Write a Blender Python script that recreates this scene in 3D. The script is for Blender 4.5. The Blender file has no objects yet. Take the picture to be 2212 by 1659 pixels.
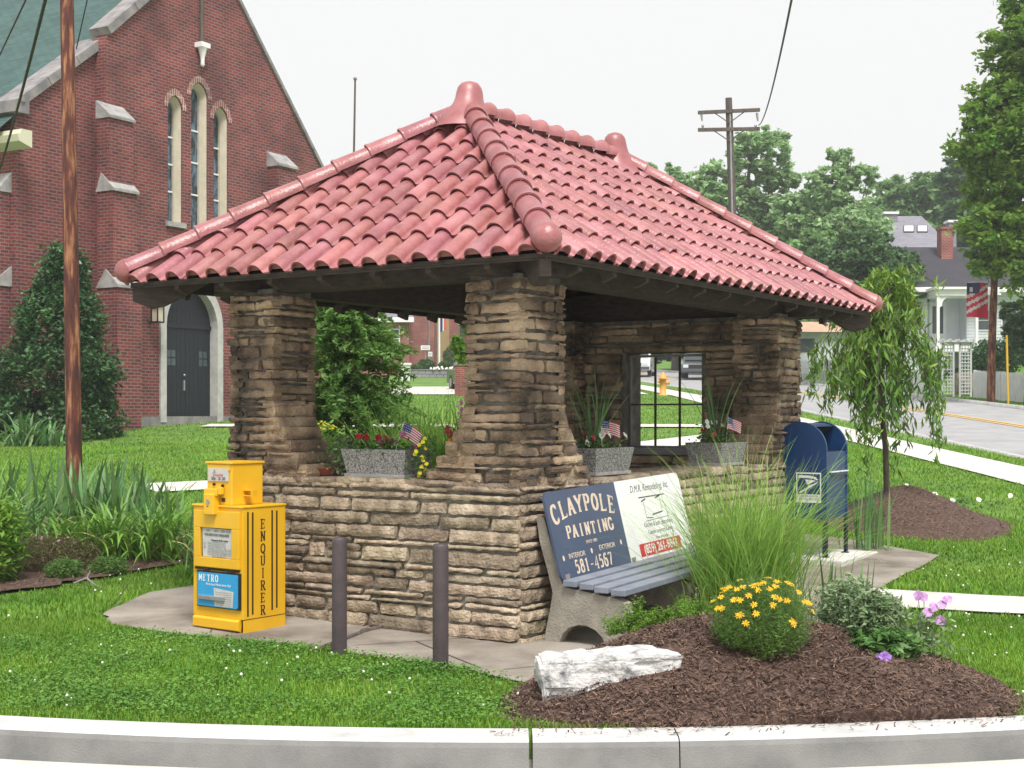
import bpy, math, random
import numpy as np
from mathutils import Vector, Matrix
R = math.radians
RS = np.random.RandomState
# ------------------------------------------------------------------ camera, sky, sun, exposure
sc = bpy.context.scene
C = sc.collection
cam = bpy.data.objects.new("camera", bpy.data.cameras.new("camera"))
C.objects.link(cam); sc.camera = cam
cam.location = (0, 0, 1.5); cam.rotation_euler = (R(90), 0, 0)
cam.data.sensor_width = 36.0; cam.data.lens = 36.0 * 3000 / 2212
cam.data.shift_y = 60 / 2212.0
cam.data.clip_start = 0.1; cam.data.clip_end = 2000
w = bpy.data.worlds.new("World"); sc.world = w; w.use_nodes = True
SUN_EL, SUN_AZ = 60.0, 166.0       # azimuth measured clockwise from +Y
nt = w.node_tree; nt.nodes.clear()
sky = nt.nodes.new("ShaderNodeTexSky"); sky.sky_type = 'NISHITA'; sky.sun_disc = False
sky.sun_elevation = R(SUN_EL); sky.sun_rotation = R(SUN_AZ); sky.dust_density = 6.0; sky.air_density = 1.5; sky.ozone_density = 1.0
bw = nt.nodes.new("ShaderNodeRGBToBW")
mx = nt.nodes.new("ShaderNodeMix"); mx.data_type = 'RGBA'
# thick white overcast: the cloud layer evens the clear sky out to a near-uniform white
mx.inputs[0].default_value = 0.90; mx.inputs[7].default_value = (9.0, 9.0, 9.0, 1)
bg = nt.nodes.new("ShaderNodeBackground"); bg.inputs[1].default_value = 0.1
wo = nt.nodes.new("ShaderNodeOutputWorld")
nt.links.new(sky.outputs[0], bw.inputs[0]); nt.links.new(bw.outputs[0], mx.inputs[6])
nt.links.new(mx.outputs[2], bg.inputs[0]); nt.links.new(bg.outputs[0], wo.inputs[0])
sl = bpy.data.lights.new("sun", 'SUN'); sl.energy = 4.0; sl.angle = R(20); sl.color = (1.0, 0.965, 0.91)
sun = bpy.data.objects.new("sun", sl); C.objects.link(sun)
az, el = R(SUN_AZ), R(SUN_EL)
sd = Vector((math.sin(az) * math.cos(el), math.cos(az) * math.cos(el), math.sin(el)))
sun.rotation_euler = sd.to_track_quat('Z', 'Y').to_euler(); sun.location = (0, -5, 20)
sc.view_settings.view_transform = 'Standard'; sc.view_settings.look = 'None'
sc.view_settings.exposure = 0.22; sc.view_settings.gamma = 1.0
sc.render.engine = 'CYCLES'
sc.cycles.max_bounces = 7; sc.cycles.transparent_max_bounces = 8
sc.cycles.volume_bounces = 0

# ------------------------------------------------------------------ materials
MATS = {}
def mat(name, c1, c2=None, scale=6.0, rough=0.8, bump=0.0, bscale=None, tint=0.0, c3=None, metallic=0.0, spec=0.5, detail=5.0, stretch=(1, 1, 1), trans=0.0, thr=(0.35, 0.65), coat=0.0, hue=0.0):
    if name in MATS: return MATS[name]
    m = bpy.data.materials.new(name); m.use_nodes = True; t = m.node_tree; N, L = t.nodes, t.links
    p = N["Principled BSDF"]; out = N["Material Output"]
    p.inputs["Roughness"].default_value = rough; p.inputs["Metallic"].default_value = metallic
    p.inputs["Specular IOR Level"].default_value = spec
    p.inputs["Coat Weight"].default_value = coat
    tc = N.new("ShaderNodeTexCoord"); mp = N.new("ShaderNodeMapping"); mp.inputs[3].default_value = stretch
    L.new(tc.outputs["Object"], mp.inputs[0])
    col = None
    if c2 is not None:
        n = N.new("ShaderNodeTexNoise"); n.inputs["Scale"].default_value = scale; n.inputs["Detail"].default_value = detail; n.inputs["Roughness"].default_value = 0.6
        L.new(mp.outputs[0], n.inputs["Vector"])
        r = N.new("ShaderNodeValToRGB"); L.new(n.outputs["Fac"], r.inputs[0])
        e = r.color_ramp.elements
        e[0].position = thr[0]; e[0].color = (*c1, 1); e[1].position = thr[1]; e[1].color = (*c2, 1)
        if c3 is not None:
            k = e.new((thr[0] + thr[1]) / 2); k.color = (*c3, 1)
        col = r.outputs[0]
    if tint > 0:
        a = N.new("ShaderNodeAttribute"); a.attribute_name = "tint"
        ma = N.new("ShaderNodeMapRange"); ma.inputs[3].default_value = 1 - tint; ma.inputs[4].default_value = 1 + tint
        L.new(a.outputs["Fac"], ma.inputs[0])
        hs = N.new("ShaderNodeHueSaturation"); L.new(ma.outputs[0], hs.inputs["Value"])
        if hue > 0:
            a2 = N.new("ShaderNodeAttribute"); a2.attribute_name = "tint"
            mm = N.new("ShaderNodeMath"); mm.operation = 'MULTIPLY'; mm.inputs[1].default_value = 7.31
            fr = N.new("ShaderNodeMath"); fr.operation = 'FRACT'; L.new(a2.outputs["Fac"], mm.inputs[0]); L.new(mm.outputs[0], fr.inputs[0])
            mh = N.new("ShaderNodeMapRange"); mh.inputs[3].default_value = 0.5 - hue; mh.inputs[4].default_value = 0.5 + hue
            L.new(fr.outputs[0], mh.inputs[0]); L.new(mh.outputs[0], hs.inputs["Hue"])
        if col is not None: L.new(col, hs.inputs["Color"])
        else: hs.inputs["Color"].default_value = (*c1, 1)
        col = hs.outputs[0]
    if col is not None: L.new(col, p.inputs["Base Color"])
    else: p.inputs["Base Color"].default_value = (*c1, 1)
    if bump > 0:
        nb = N.new("ShaderNodeTexNoise"); nb.inputs["Scale"].default_value = bscale or scale * 3; nb.inputs["Detail"].default_value = 6.0
        L.new(mp.outputs[0], nb.inputs["Vector"])
        b = N.new("ShaderNodeBump"); b.inputs["Strength"].default_value = bump; b.inputs["Distance"].default_value = 0.02
        L.new(nb.outputs["Fac"], b.inputs["Height"]); L.new(b.outputs[0], p.inputs["Normal"])
    if trans > 0:
        tr = N.new("ShaderNodeBsdfTranslucent"); ms = N.new("ShaderNodeMixShader"); ms.inputs[0].default_value = trans
        if col is not None: L.new(col, tr.inputs[0])
        else: tr.inputs[0].default_value = (*c1, 1)
        L.new(p.outputs[0], ms.inputs[1]); L.new(tr.outputs[0], ms.inputs[2]); L.new(ms.outputs[0], out.inputs[0])
    MATS[name] = m
    return m

def mat_attr(name, rough=0.6):
    """colours come from the mesh's own painted areas (flags, printed signs)"""
    if name in MATS: return MATS[name]
    m = bpy.data.materials.new(name); m.use_nodes = True; t = m.node_tree
    p = t.nodes["Principled BSDF"]; p.inputs["Roughness"].default_value = rough
    a = t.nodes.new("ShaderNodeAttribute"); a.attribute_name = "paint"
    t.links.new(a.outputs["Color"], p.inputs["Base Color"]); MATS[name] = m
    return m

def mat_brick(name, ca, cb, cm, bw=0.215, bh=0.075, mortar=0.011, rough=0.85, off=0.5, bump=0.4, patch=0.35):
    if name in MATS: return MATS[name]
    m = bpy.data.materials.new(name); m.use_nodes = True; t = m.node_tree; N, L = t.nodes, t.links
    p = N["Principled BSDF"]; p.inputs["Roughness"].default_value = rough
    uv = N.new("ShaderNodeUVMap"); uv.uv_map = "uv"
    b = N.new("ShaderNodeTexBrick"); b.offset = off
    b.inputs["Scale"].default_value = 1.0; b.inputs["Mortar Size"].default_value = mortar; b.inputs["Mortar Smooth"].default_value = 0.1
    b.inputs["Bias"].default_value = -0.15; b.inputs["Brick Width"].default_value = bw; b.inputs["Row Height"].default_value = bh
    b.inputs["Color1"].default_value = (*ca, 1); b.inputs["Color2"].default_value = (*cb, 1); b.inputs["Mortar"].default_value = (*cm, 1)
    L.new(uv.outputs[0], b.inputs["Vector"])
    n = N.new("ShaderNodeTexNoise"); n.inputs["Scale"].default_value = 0.9; n.inputs["Detail"].default_value = 6; L.new(uv.outputs[0], n.inputs["Vector"])
    mr = N.new("ShaderNodeMapRange"); mr.inputs[1].default_value = 0.3; mr.inputs[2].default_value = 0.7; mr.inputs[3].default_value = 1 - patch; mr.inputs[4].default_value = 1 + patch
    L.new(n.outputs["Fac"], mr.inputs[0])
    h = N.new("ShaderNodeHueSaturation"); L.new(b.outputs["Color"], h.inputs["Color"]); L.new(mr.outputs[0], h.inputs["Value"])
    L.new(h.outputs[0], p.inputs["Base Color"])
    bp = N.new("ShaderNodeBump"); bp.inputs["Strength"].default_value = bump; bp.inputs["Distance"].default_value = 0.01; bp.invert = True
    L.new(b.outputs["Fac"], bp.inputs["Height"]); L.new(bp.outputs[0], p.inputs["Normal"])
    MATS[name] = m
    return m

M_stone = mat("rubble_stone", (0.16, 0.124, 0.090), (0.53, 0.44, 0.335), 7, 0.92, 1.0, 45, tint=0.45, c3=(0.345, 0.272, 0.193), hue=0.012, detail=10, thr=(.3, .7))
M_stone2 = mat("sooty_shaded_stone", (0.050, 0.037, 0.028), (0.50, 0.38, 0.265), 3.2, 0.92, 1.0, 45, tint=0.55, c3=(0.275, 0.195, 0.13), hue=0.008, detail=12, thr=(.32, .68))  # columns and end wall: soot plus the shade under the roof, both in the colour
M_mortar2 = mat("sooty_shaded_mortar", (0.085, 0.078, 0.068), (0.20, 0.185, 0.16), 8, 0.95, 0.7, 60)  # darker mortar to match, roof shade mixed into its colour along with soot
M_mortar = mat("grey_mortar", (0.20, 0.185, 0.155), (0.36, 0.335, 0.29), 14, 0.95, 0.7, 60)
M_tile = mat("clay_roof_tile", (0.19, 0.055, 0.062), (0.44, 0.205, 0.215), 5, 0.36, 0.22, 55, tint=0.22, spec=0.7, c3=(0.33, 0.112, 0.116), hue=0.010, detail=9, thr=(.22, .78))
M_finial = mat("clay_finial", (0.27, 0.085, 0.088), (0.36, 0.135, 0.138), 5, 0.42, 0.05, 60, spec=0.6)
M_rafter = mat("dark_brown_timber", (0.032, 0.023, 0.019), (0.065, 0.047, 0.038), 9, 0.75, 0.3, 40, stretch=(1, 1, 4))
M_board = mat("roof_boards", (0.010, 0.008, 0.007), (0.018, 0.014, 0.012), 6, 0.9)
M_conc = mat("pale_concrete", (0.50, 0.48, 0.44), (0.62, 0.60, 0.56), 3, 0.9, 0.25, 90, c3=(0.57, 0.55, 0.51))
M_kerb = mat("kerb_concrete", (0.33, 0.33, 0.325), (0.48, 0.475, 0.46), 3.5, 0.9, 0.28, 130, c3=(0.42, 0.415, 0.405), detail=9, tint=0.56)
M_apron = mat("worn_paving", (0.16, 0.135, 0.11), (0.36, 0.325, 0.28), 1.6, 0.9, 0.5, 120, c3=(0.27, 0.235, 0.20), detail=9)
M_asph = mat("road_surface", (0.27, 0.27, 0.275), (0.35, 0.35, 0.355), 1.5, 0.9, 0.3, 80, detail=8)
M_yline = mat("yellow_road_paint", (0.62, 0.38, 0.08), (0.70, 0.46, 0.14), 4, 0.7)
M_brick = mat_brick("church_brick", (0.215, 0.036, 0.032), (0.085, 0.022, 0.028), (0.19, 0.135, 0.125))
M_brick2 = mat_brick("house_brick", (0.30, 0.075, 0.06), (0.20, 0.05, 0.05), (0.30, 0.24, 0.22), mortar=0.008)
M_soldier = mat_brick("arch_brick", (0.30, 0.11, 0.09), (0.20, 0.08, 0.08), (0.42, 0.36, 0.32), bw=0.075, bh=0.2, off=0)
M_lime = mat("limestone_trim", (0.22, 0.215, 0.22), (0.40, 0.385, 0.37), 4, 0.85, 0.2, 60)
M_limeold = mat("weathered_coping", (0.17, 0.16, 0.17), (0.30, 0.28, 0.27), 3, 0.9, 0.3, 60)
M_shingle = mat_brick("green_shingle", (0.055, 0.115, 0.105), (0.035, 0.075, 0.07), (0.02, 0.04, 0.04), bw=0.3, bh=0.13, mortar=0.008, bump=0.5, patch=0.15)
M_shingle2 = mat_brick("dark_shingle", (0.045, 0.042, 0.055), (0.035, 0.035, 0.045), (0.02, 0.02, 0.025), bw=0.4, bh=0.15, mortar=0.008, patch=0.2)
M_shingle3 = mat_brick("pale_shingle", (0.24, 0.23, 0.27), (0.19, 0.18, 0.22), (0.12, 0.12, 0.14), bw=0.4, bh=0.15, mortar=0.006, patch=0.1)
M_frame = mat("tan_frame", (0.50, 0.44, 0.34), (0.58, 0.52, 0.42), 5, 0.6)
M_cream = mat("cream_gutter", (0.62, 0.60, 0.45), None, rough=0.5)
M_glassd = mat("leaded_glass", (0.012, 0.02, 0.03), (0.12, 0.19, 0.27), 3.2, 0.12, stretch=(3, 3, 1), thr=(0.42, 0.62), spec=0.8)
M_door = mat("blue_black_door", (0.006, 0.009, 0.016), (0.010, 0.014, 0.022), 4, 0.5, 0.2, 20, stretch=(6, 6, 0.5))
M_pole = mat("creosoted_pole", (0.045, 0.018, 0.016), (0.40, 0.19, 0.085), 5, 0.8, 0.6, 30, c3=(0.12, 0.034, 0.022), stretch=(4, 4, 0.55), detail=9)
M_polegrey = mat("weathered_pole", (0.06, 0.05, 0.045), (0.14, 0.11, 0.09), 6, 0.85, 0.3, 30, stretch=(5, 5, 0.5))
M_wire = mat("black_cable", (0.015, 0.015, 0.015), None, rough=0.6)
M_yel = mat("yellow_enamel", (0.72, 0.40, 0.012), (0.80, 0.46, 0.02), 3, 0.35, 0.04, 30, spec=0.5)
M_black = mat("black_paint", (0.012, 0.010, 0.008), None, rough=0.5)
M_grooves = mat("dark_slot", (0.03, 0.012, 0.005), None, rough=0.7)
M_cyan = mat("cyan_card", (0.025, 0.30, 0.62), (0.035, 0.34, 0.66), 3, 0.45)
M_white = mat("white_paint", (0.76, 0.76, 0.76), (0.82, 0.82, 0.82), 3, 0.5)
M_whitewood = mat("white_pickets", (0.62, 0.63, 0.66), (0.75, 0.75, 0.77), 3, 0.6)
M_paper = mat("newsprint", (0.50, 0.50, 0.49), (0.56, 0.56, 0.55), 20, 0.8)
M_ink = mat("printing_ink", (0.06, 0.06, 0.065), None, rough=0.8)
M_greyink = mat("grey_print", (0.24, 0.24, 0.25), (0.40, 0.40, 0.41), 60, 0.8)
M_red = mat("red_print", (0.55, 0.03, 0.03), None, rough=0.6)
M_signblue = mat("sign_blue", (0.055, 0.075, 0.135), (0.068, 0.09, 0.155), 4, 0.45)
M_signlet = mat("sign_cream_letters", (0.60, 0.47, 0.36), (0.72, 0.60, 0.50), 25, 0.6)
M_seat = mat("blue_grey_seat_paint", (0.19, 0.21, 0.27), (0.27, 0.29, 0.35), 6, 0.5, 0.1, 40)
M_bconc = mat("bench_concrete", (0.22, 0.20, 0.165), (0.36, 0.33, 0.28), 5, 0.9, 0.4, 80)
M_bollard = mat("purple_brown_steel", (0.060, 0.046, 0.052), (0.085, 0.062, 0.068), 9, 0.55, 0.15, 60)
M_mail = mat("mailbox_blue", (0.008, 0.035, 0.115), (0.011, 0.045, 0.135), 2.5, 0.33, spec=0.5)
M_maildark = mat("mailbox_inside", (0.005, 0.010, 0.03), None, rough=0.6)
M_steel = mat("dull_steel", (0.32, 0.32, 0.33), (0.42, 0.42, 0.43), 8, 0.45, metallic=0.6)
M_planter = mat("pebble_planter", (0.11, 0.11, 0.115), (0.46, 0.455, 0.44), 85, 0.9, 0.8, 80, thr=(0.36, 0.60), detail=3)
M_plrim = mat("planter_rim", (0.34, 0.33, 0.31), (0.46, 0.45, 0.43), 12, 0.9, 0.3, 60)
M_soil = mat("potting_soil", (0.02, 0.014, 0.01), (0.04, 0.028, 0.02), 30, 0.95)
M_terra = mat("terracotta", (0.26, 0.07, 0.045), (0.32, 0.10, 0.06), 8, 0.7)
M_rock = mat("white_limestone_boulder", (0.17, 0.17, 0.18), (0.60, 0.59, 0.575), 11, 0.92, 1.0, 34, c3=(0.52, 0.515, 0.51), detail=12, thr=(0.33, 0.60))
M_mulch = mat("shredded_mulch", (0.070, 0.042, 0.031), (0.18, 0.118, 0.09), 40, 0.95, 1.0, 70, c3=(0.085, 0.046, 0.034), detail=10)
M_chip = mat("mulch_chips", (0.165, 0.100, 0.072), None, rough=0.9, tint=0.75)
M_lawn = mat("turf_soil", (0.07, 0.16, 0.018), (0.14, 0.26, 0.035), 1.2, 0.95, 0.6, 60, c3=(0.10, 0.20, 0.026), detail=12)
M_grass = mat("grass_blade", (0.125, 0.265, 0.022), (0.225, 0.38, 0.045), 0.9, 0.55, tint=0.5, trans=0.35, spec=0.3, hue=0.02)
M_clover = mat("clover_leaf", (0.075, 0.20, 0.03), (0.15, 0.30, 0.05), 1.5, 0.6, tint=0.3, trans=0.25, spec=0.3)
M_orn = mat("ornamental_grass_blade", (0.23, 0.42, 0.07), (0.36, 0.55, 0.13), 3, 0.5, tint=0.35, trans=0.4, spec=0.35, hue=0.02)
M_iris = mat("iris_blade", (0.11, 0.235, 0.075), (0.18, 0.32, 0.12), 4, 0.5, tint=0.4, trans=0.25, hue=0.03)
M_daylily = mat("daylily_blade", (0.13, 0.29, 0.035), (0.22, 0.40, 0.06), 4, 0.5, tint=0.35, trans=0.3)
M_dry = mat("dry_leaf", (0.50, 0.36, 0.16), (0.62, 0.50, 0.28), 8, 0.8, tint=0.3, trans=0.2)
def leaf(name, a, b, tint=0.35, trans=0.3, hue=0.015, rough=0.5): return mat(name, a, b, 1.3, rough, tint=tint, trans=trans, spec=0.35, hue=hue)
M_holly = leaf("holly_leaf", (0.035, 0.095, 0.035), (0.07, 0.15, 0.05), trans=0.18, rough=0.35)
M_hem = leaf("hemlock_needle", (0.10, 0.21, 0.045), (0.17, 0.30, 0.07), trans=0.4)
M_maple = leaf("maple_leaf", (0.12, 0.25, 0.03), (0.21, 0.33, 0.05), trans=0.42)
M_far1 = leaf("far_leaf_pale", (0.28, 0.44, 0.20), (0.37, 0.53, 0.25), trans=0.4)
M_far2 = leaf("far_leaf_mid", (0.15, 0.29, 0.10), (0.21, 0.35, 0.12), trans=0.4)
M_far3 = leaf("far_leaf_deep", (0.075, 0.16, 0.06), (0.12, 0.21, 0.075), trans=0.35)
M_weep = leaf("weeping_leaf", (0.085, 0.19, 0.035), (0.17, 0.29, 0.05), tint=0.5)
M_weepn = leaf("new_leaf", (0.17, 0.30, 0.04), (0.23, 0.36, 0.06))
M_core = leaf("threadleaf", (0.10, 0.21, 0.04), (0.16, 0.27, 0.06), trans=0.4)
M_broad = leaf("broad_leaf", (0.08, 0.19, 0.045), (0.14, 0.26, 0.07))
M_silver = leaf("variegated_leaf", (0.13, 0.23, 0.09), (0.34, 0.42, 0.24), tint=0.5)
M_juniper = leaf("lime_creeper", (0.12, 0.25, 0.025), (0.18, 0.33, 0.035))
M_redsh = leaf("brownish_sprigs", (0.10, 0.095, 0.04), (0.15, 0.125, 0.055))
M_box = leaf("boxwood_leaf", (0.06, 0.14, 0.035), (0.10, 0.19, 0.05))
M_bark = mat("bark", (0.055, 0.04, 0.03), (0.12, 0.095, 0.075), 9, 0.9, 0.6, 30, stretch=(4, 4, 0.7))
M_yflower = mat("yellow_petal", (0.85, 0.50, 0.01), None, rough=0.6, tint=0.2, trans=0.2)
M_yflower2 = mat("lemon_petal", (0.80, 0.68, 0.03), None, rough=0.6, tint=0.2, trans=0.2)
M_pflower = mat("violet_petal", (0.42, 0.22, 0.66), None, rough=0.6, tint=0.25, trans=0.2)
M_lflower = mat("lilac_petal", (0.62, 0.34, 0.66), None, rough=0.6, tint=0.25, trans=0.2)
M_oflower = mat("orange_petal", (0.80, 0.22, 0.02), None, rough=0.6, tint=0.25, trans=0.2)
M_rflower = mat("crimson_petal", (0.52, 0.02, 0.05), None, rough=0.6, tint=0.3, trans=0.2)
M_mflower = mat("mauve_petal", (0.55, 0.20, 0.36), None, rough=0.6, tint=0.3, trans=0.2)
M_wflower = mat("white_petal", (0.75, 0.75, 0.68), None, rough=0.7, tint=0.15)
M_printed = mat_attr("printed_cloth")
M_hyd = mat("hydrant_paint", (0.68, 0.30, 0.05), (0.76, 0.36, 0.08), 6, 0.5)
M_cardark = mat("dark_car_paint", (0.02, 0.023, 0.03), None, rough=0.25, coat=0.6)
M_carwhite = mat("white_car_paint", (0.70, 0.71, 0.72), None, rough=0.25, coat=0.6)
M_cargrey = mat("grey_car_paint", (0.06, 0.065, 0.075), None, rough=0.3, coat=0.6)
M_carglass = mat("car_glass", (0.03, 0.04, 0.045), None, rough=0.08, spec=0.8)
M_rubber = mat("tyre_rubber", (0.015, 0.015, 0.015), None, rough=0.85)
M_siding = mat("white_clapboard", (0.60, 0.64, 0.68), (0.70, 0.73, 0.76), 2, 0.6)
M_house_glass = mat("house_glass", (0.05, 0.065, 0.07), (0.10, 0.12, 0.13), 1.0, 0.15)
M_tanwall = mat("tan_stucco", (0.33, 0.24, 0.11), (0.38, 0.28, 0.14), 2, 0.9)
M_block = mat_brick("grey_blocks", (0.27, 0.27, 0.28), (0.20, 0.20, 0.21), (0.12, 0.12, 0.12), bw=0.4, bh=0.2, mortar=0.02)
M_sky = mat("skylight_glass", (0.62, 0.66, 0.70), None, rough=0.1)
M_guy = mat("yellow_guard", (0.72, 0.42, 0.02), None, rough=0.6)
M_gravel = mat("stone_steps", (0.20, 0.16, 0.12), (0.32, 0.27, 0.22), 5, 0.9)

# ------------------------------------------------------------------ mesh building
class MB:
    def __init__(s): s.v = []; s.f = []; s.t = []; s.c = []; s.smooth = []
    def add(s, vs, fs, tint=0.5, col=(0.5, 0.5, 0.5), smooth=False):
        o = len(s.v); s.v += [tuple(p) for p in vs]
        for f in fs: s.f.append(tuple(i + o for i in f)); s.t.append(tint); s.c.append(col); s.smooth.append(smooth)
        return s
    def box(s, x0, x1, y0, y1, z0, z1, **k):
        vs = [(x, y, z) for z in (z0, z1) for y in (y0, y1) for x in (x0, x1)]
        return s.add(vs, [(0, 2, 3, 1), (4, 5, 7, 6), (0, 1, 5, 4), (2, 6, 7, 3), (0, 4, 6, 2), (1, 3, 7, 5)], **k)
    def prism(s, poly, o, u, v, n, d, **k):
        """polygon in the (u, v) plane at o, extruded by d along n"""
        o, u, v, n = map(Vector, (o, u, v, n)); m = len(poly)
        a = [o + u * p[0] + v * p[1] for p in poly]; b = [q + n * d for q in a]
        fs = [tuple(range(m))[::-1], tuple(range(m, 2 * m))] + [(i, (i + 1) % m, m + (i + 1) % m, m + i) for i in range(m)]
        return s.add(a + b, fs, **k)
    def tube(s, pts, rad, n=8, caps=True, **k):
        pts = [Vector(p) for p in pts]; m = len(pts)
        if not hasattr(rad, '__len__'): rad = [rad] * m
        vs = []; up = Vector((0, 0, 1)); px = None
        for i, p in enumerate(pts):
            d = (pts[min(i + 1, m - 1)] - pts[max(i - 1, 0)]).normalized()
            if px is None: px = d.cross(up if abs(d.z) < 0.9 else Vector((1, 0, 0))).normalized()
            px = (px - d * px.dot(d)).normalized(); py = d.cross(px)
            for j in range(n):
                a = 2 * math.pi * j / n; vs.append(p + (px * math.cos(a) + py * math.sin(a)) * rad[i])
        fs = [(i * n + j, i * n + (j + 1) % n, (i + 1) * n + (j + 1) % n, (i + 1) * n + j) for i in range(m - 1) for j in range(n)]
        k.setdefault('smooth', True)
        s.add(vs, fs, **k)
        if caps:
            k['smooth'] = False
            s.add(vs[:n], [tuple(range(n))[::-1]], **k); s.add(vs[-n:], [tuple(range(n))], **k)
        return s
    def lathe(s, prof, c=(0, 0, 0), n=16, **k):
        """prof: list of (radius, z)"""
        vs = [(c[0] + r * math.cos(2 * math.pi * j / n), c[1] + r * math.sin(2 * math.pi * j / n), c[2] + z) for r, z in prof for j in range(n)]
        fs = [(i * n + j, i * n + (j + 1) % n, (i + 1) * n + (j + 1) % n, (i + 1) * n + j) for i in range(len(prof) - 1) for j in range(n)]
        k.setdefault('smooth', True)
        s.add(vs, fs, **k); k['smooth'] = False
        s.add(vs[:n], [tuple(range(n))[::-1]], **k); s.add(vs[-n:], [tuple(range(n))], **k)
        return s
    def build(s, name, m, parent=None, uv=False, bevel=0.0):
        V = np.array(s.v, dtype=np.float32).reshape(-1, 3)
        me = bpy.data.meshes.new(name); me.from_pydata(s.v, [], s.f)
        me.polygons.foreach_set("use_smooth", s.smooth)
        ls = np.array([len(f) for f in s.f])
        at = me.attributes.new("tint", 'FLOAT', 'CORNER'); at.data.foreach_set("value", np.repeat(np.array(s.t, dtype=np.float32), ls))
        ca = me.attributes.new("paint", 'FLOAT_COLOR', 'CORNER')
        cc = np.ones((len(s.c), 4), dtype=np.float32); cc[:, :3] = np.array(s.c)
        ca.data.foreach_set("color", np.repeat(cc, ls, axis=0).ravel())
        if uv:
            ul = me.uv_layers.new(name="uv"); out = []
            for p in me.polygons:
                nn = p.normal
                if abs(nn.z) > 0.95: tu, tv = Vector((1, 0, 0)), Vector((0, 1, 0))
                else:
                    tu = Vector((-nn.y, nn.x, 0)).normalized(); tv = nn.cross(tu)
                    if tv.z < 0: tv = -tv
                    if abs(nn.z) < 0.2: tv = Vector((0, 0, 1))
                for vi in p.vertices:
                    q = Vector(s.v[vi]); out += [q.dot(tu), q.dot(tv)]
            ul.data.foreach_set("uv", out)
        me.materials.append(m); me.update()
        o = bpy.data.objects.new(name, me); C.objects.link(o)
        if parent is not None: o.parent = parent
        if bevel > 0:
            b = o.modifiers.new("bevel", 'BEVEL'); b.width = bevel; b.segments = 2; b.limit_method = 'ANGLE'; b.angle_limit = R(40)
        return o

def np_mesh(name, V, F, m, parent=None, tint=None, smooth=False):
    """V (n,3), F (k,3 or 4) numpy arrays, tint per face"""
    me = bpy.data.meshes.new(name); k = F.shape[1]
    me.vertices.add(len(V)); me.vertices.foreach_set("co", V.astype(np.float32).ravel())
    me.loops.add(F.size); me.loops.foreach_set("vertex_index", F.astype(np.int32).ravel())
    me.polygons.add(len(F)); me.polygons.foreach_set("loop_start", np.arange(0, F.size, k, dtype=np.int32))
    me.polygons.foreach_set("loop_total", np.full(len(F), k, dtype=np.int32))
    if smooth: me.polygons.foreach_set("use_smooth", np.ones(len(F), dtype=bool))
    me.update(calc_edges=True)
    at = me.attributes.new("tint", 'FLOAT', 'CORNER')
    if tint is None: tint = np.full(len(F), 0.5)
    at.data.foreach_set("value", np.repeat(np.clip(tint, 0, 1).astype(np.float32), k))
    me.materials.append(m)
    o = bpy.data.objects.new(name, me); C.objects.link(o)
    if parent is not None: o.parent = parent
    return o

def tag(o, label=None, cat=None, group=None, kind=None):
    if label: o['label'] = label
    if cat: o['category'] = cat
    if group: o['group'] = group
    if kind: o['kind'] = kind
    return o
def thing(name, label, cat, loc=(0, 0, 0), rz=0.0, group=None):
    o = bpy.data.objects.new(name, None); C.objects.link(o); o.empty_display_size = 0.2
    o.location = loc; o.rotation_euler = (0, 0, rz)
    return tag(o, label, cat, group)
def struct(o): o['kind'] = 'structure'; return o
def clone(root, loc, label, rz=None, sc_=None):
    r = root.copy(); C.objects.link(r); r.location = loc; r['label'] = label
    if rz is not None: r.rotation_euler = (0, 0, rz)
    if sc_: r.scale = (sc_,) * 3
    for ch in list(root.children):
        c = ch.copy(); C.objects.link(c); c.parent = r
        for g_ in list(ch.children):
            d = g_.copy(); C.objects.link(d); d.parent = c
    return r

def text(body, size, m, parent, o, u, v, name="lettering", align='CENTER', ext=0.0006, bold=0.0, shear=0.0, sx=1.0):
    """flat raised lettering lying in the (u, v) plane at o"""
    cu = bpy.data.curves.new(name, 'FONT'); cu.body = body; cu.size = size; cu.align_x = align; cu.align_y = 'CENTER'
    cu.extrude = ext; cu.offset = bold; cu.shear = shear; cu.resolution_u = 3
    tmp = bpy.data.objects.new(name, cu); C.objects.link(tmp)
    dg = bpy.context.evaluated_depsgraph_get()
    me = bpy.data.meshes.new_from_object(tmp.evaluated_get(dg)); bpy.data.objects.remove(tmp); bpy.data.curves.remove(cu)
    u, v = Vector(u).normalized(), Vector(v).normalized(); n = u.cross(v)
    M = Matrix((( u.x, v.x, n.x, o[0]), (u.y, v.y, n.y, o[1]), (u.z, v.z, n.z, o[2]), (0, 0, 0, 1))) @ Matrix.Diagonal((sx, 1, 1, 1))
    me.transform(M); me.materials.clear(); me.materials.append(m)
    ob = bpy.data.objects.new(name, me); C.objects.link(ob); ob.parent = parent
    return ob

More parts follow.
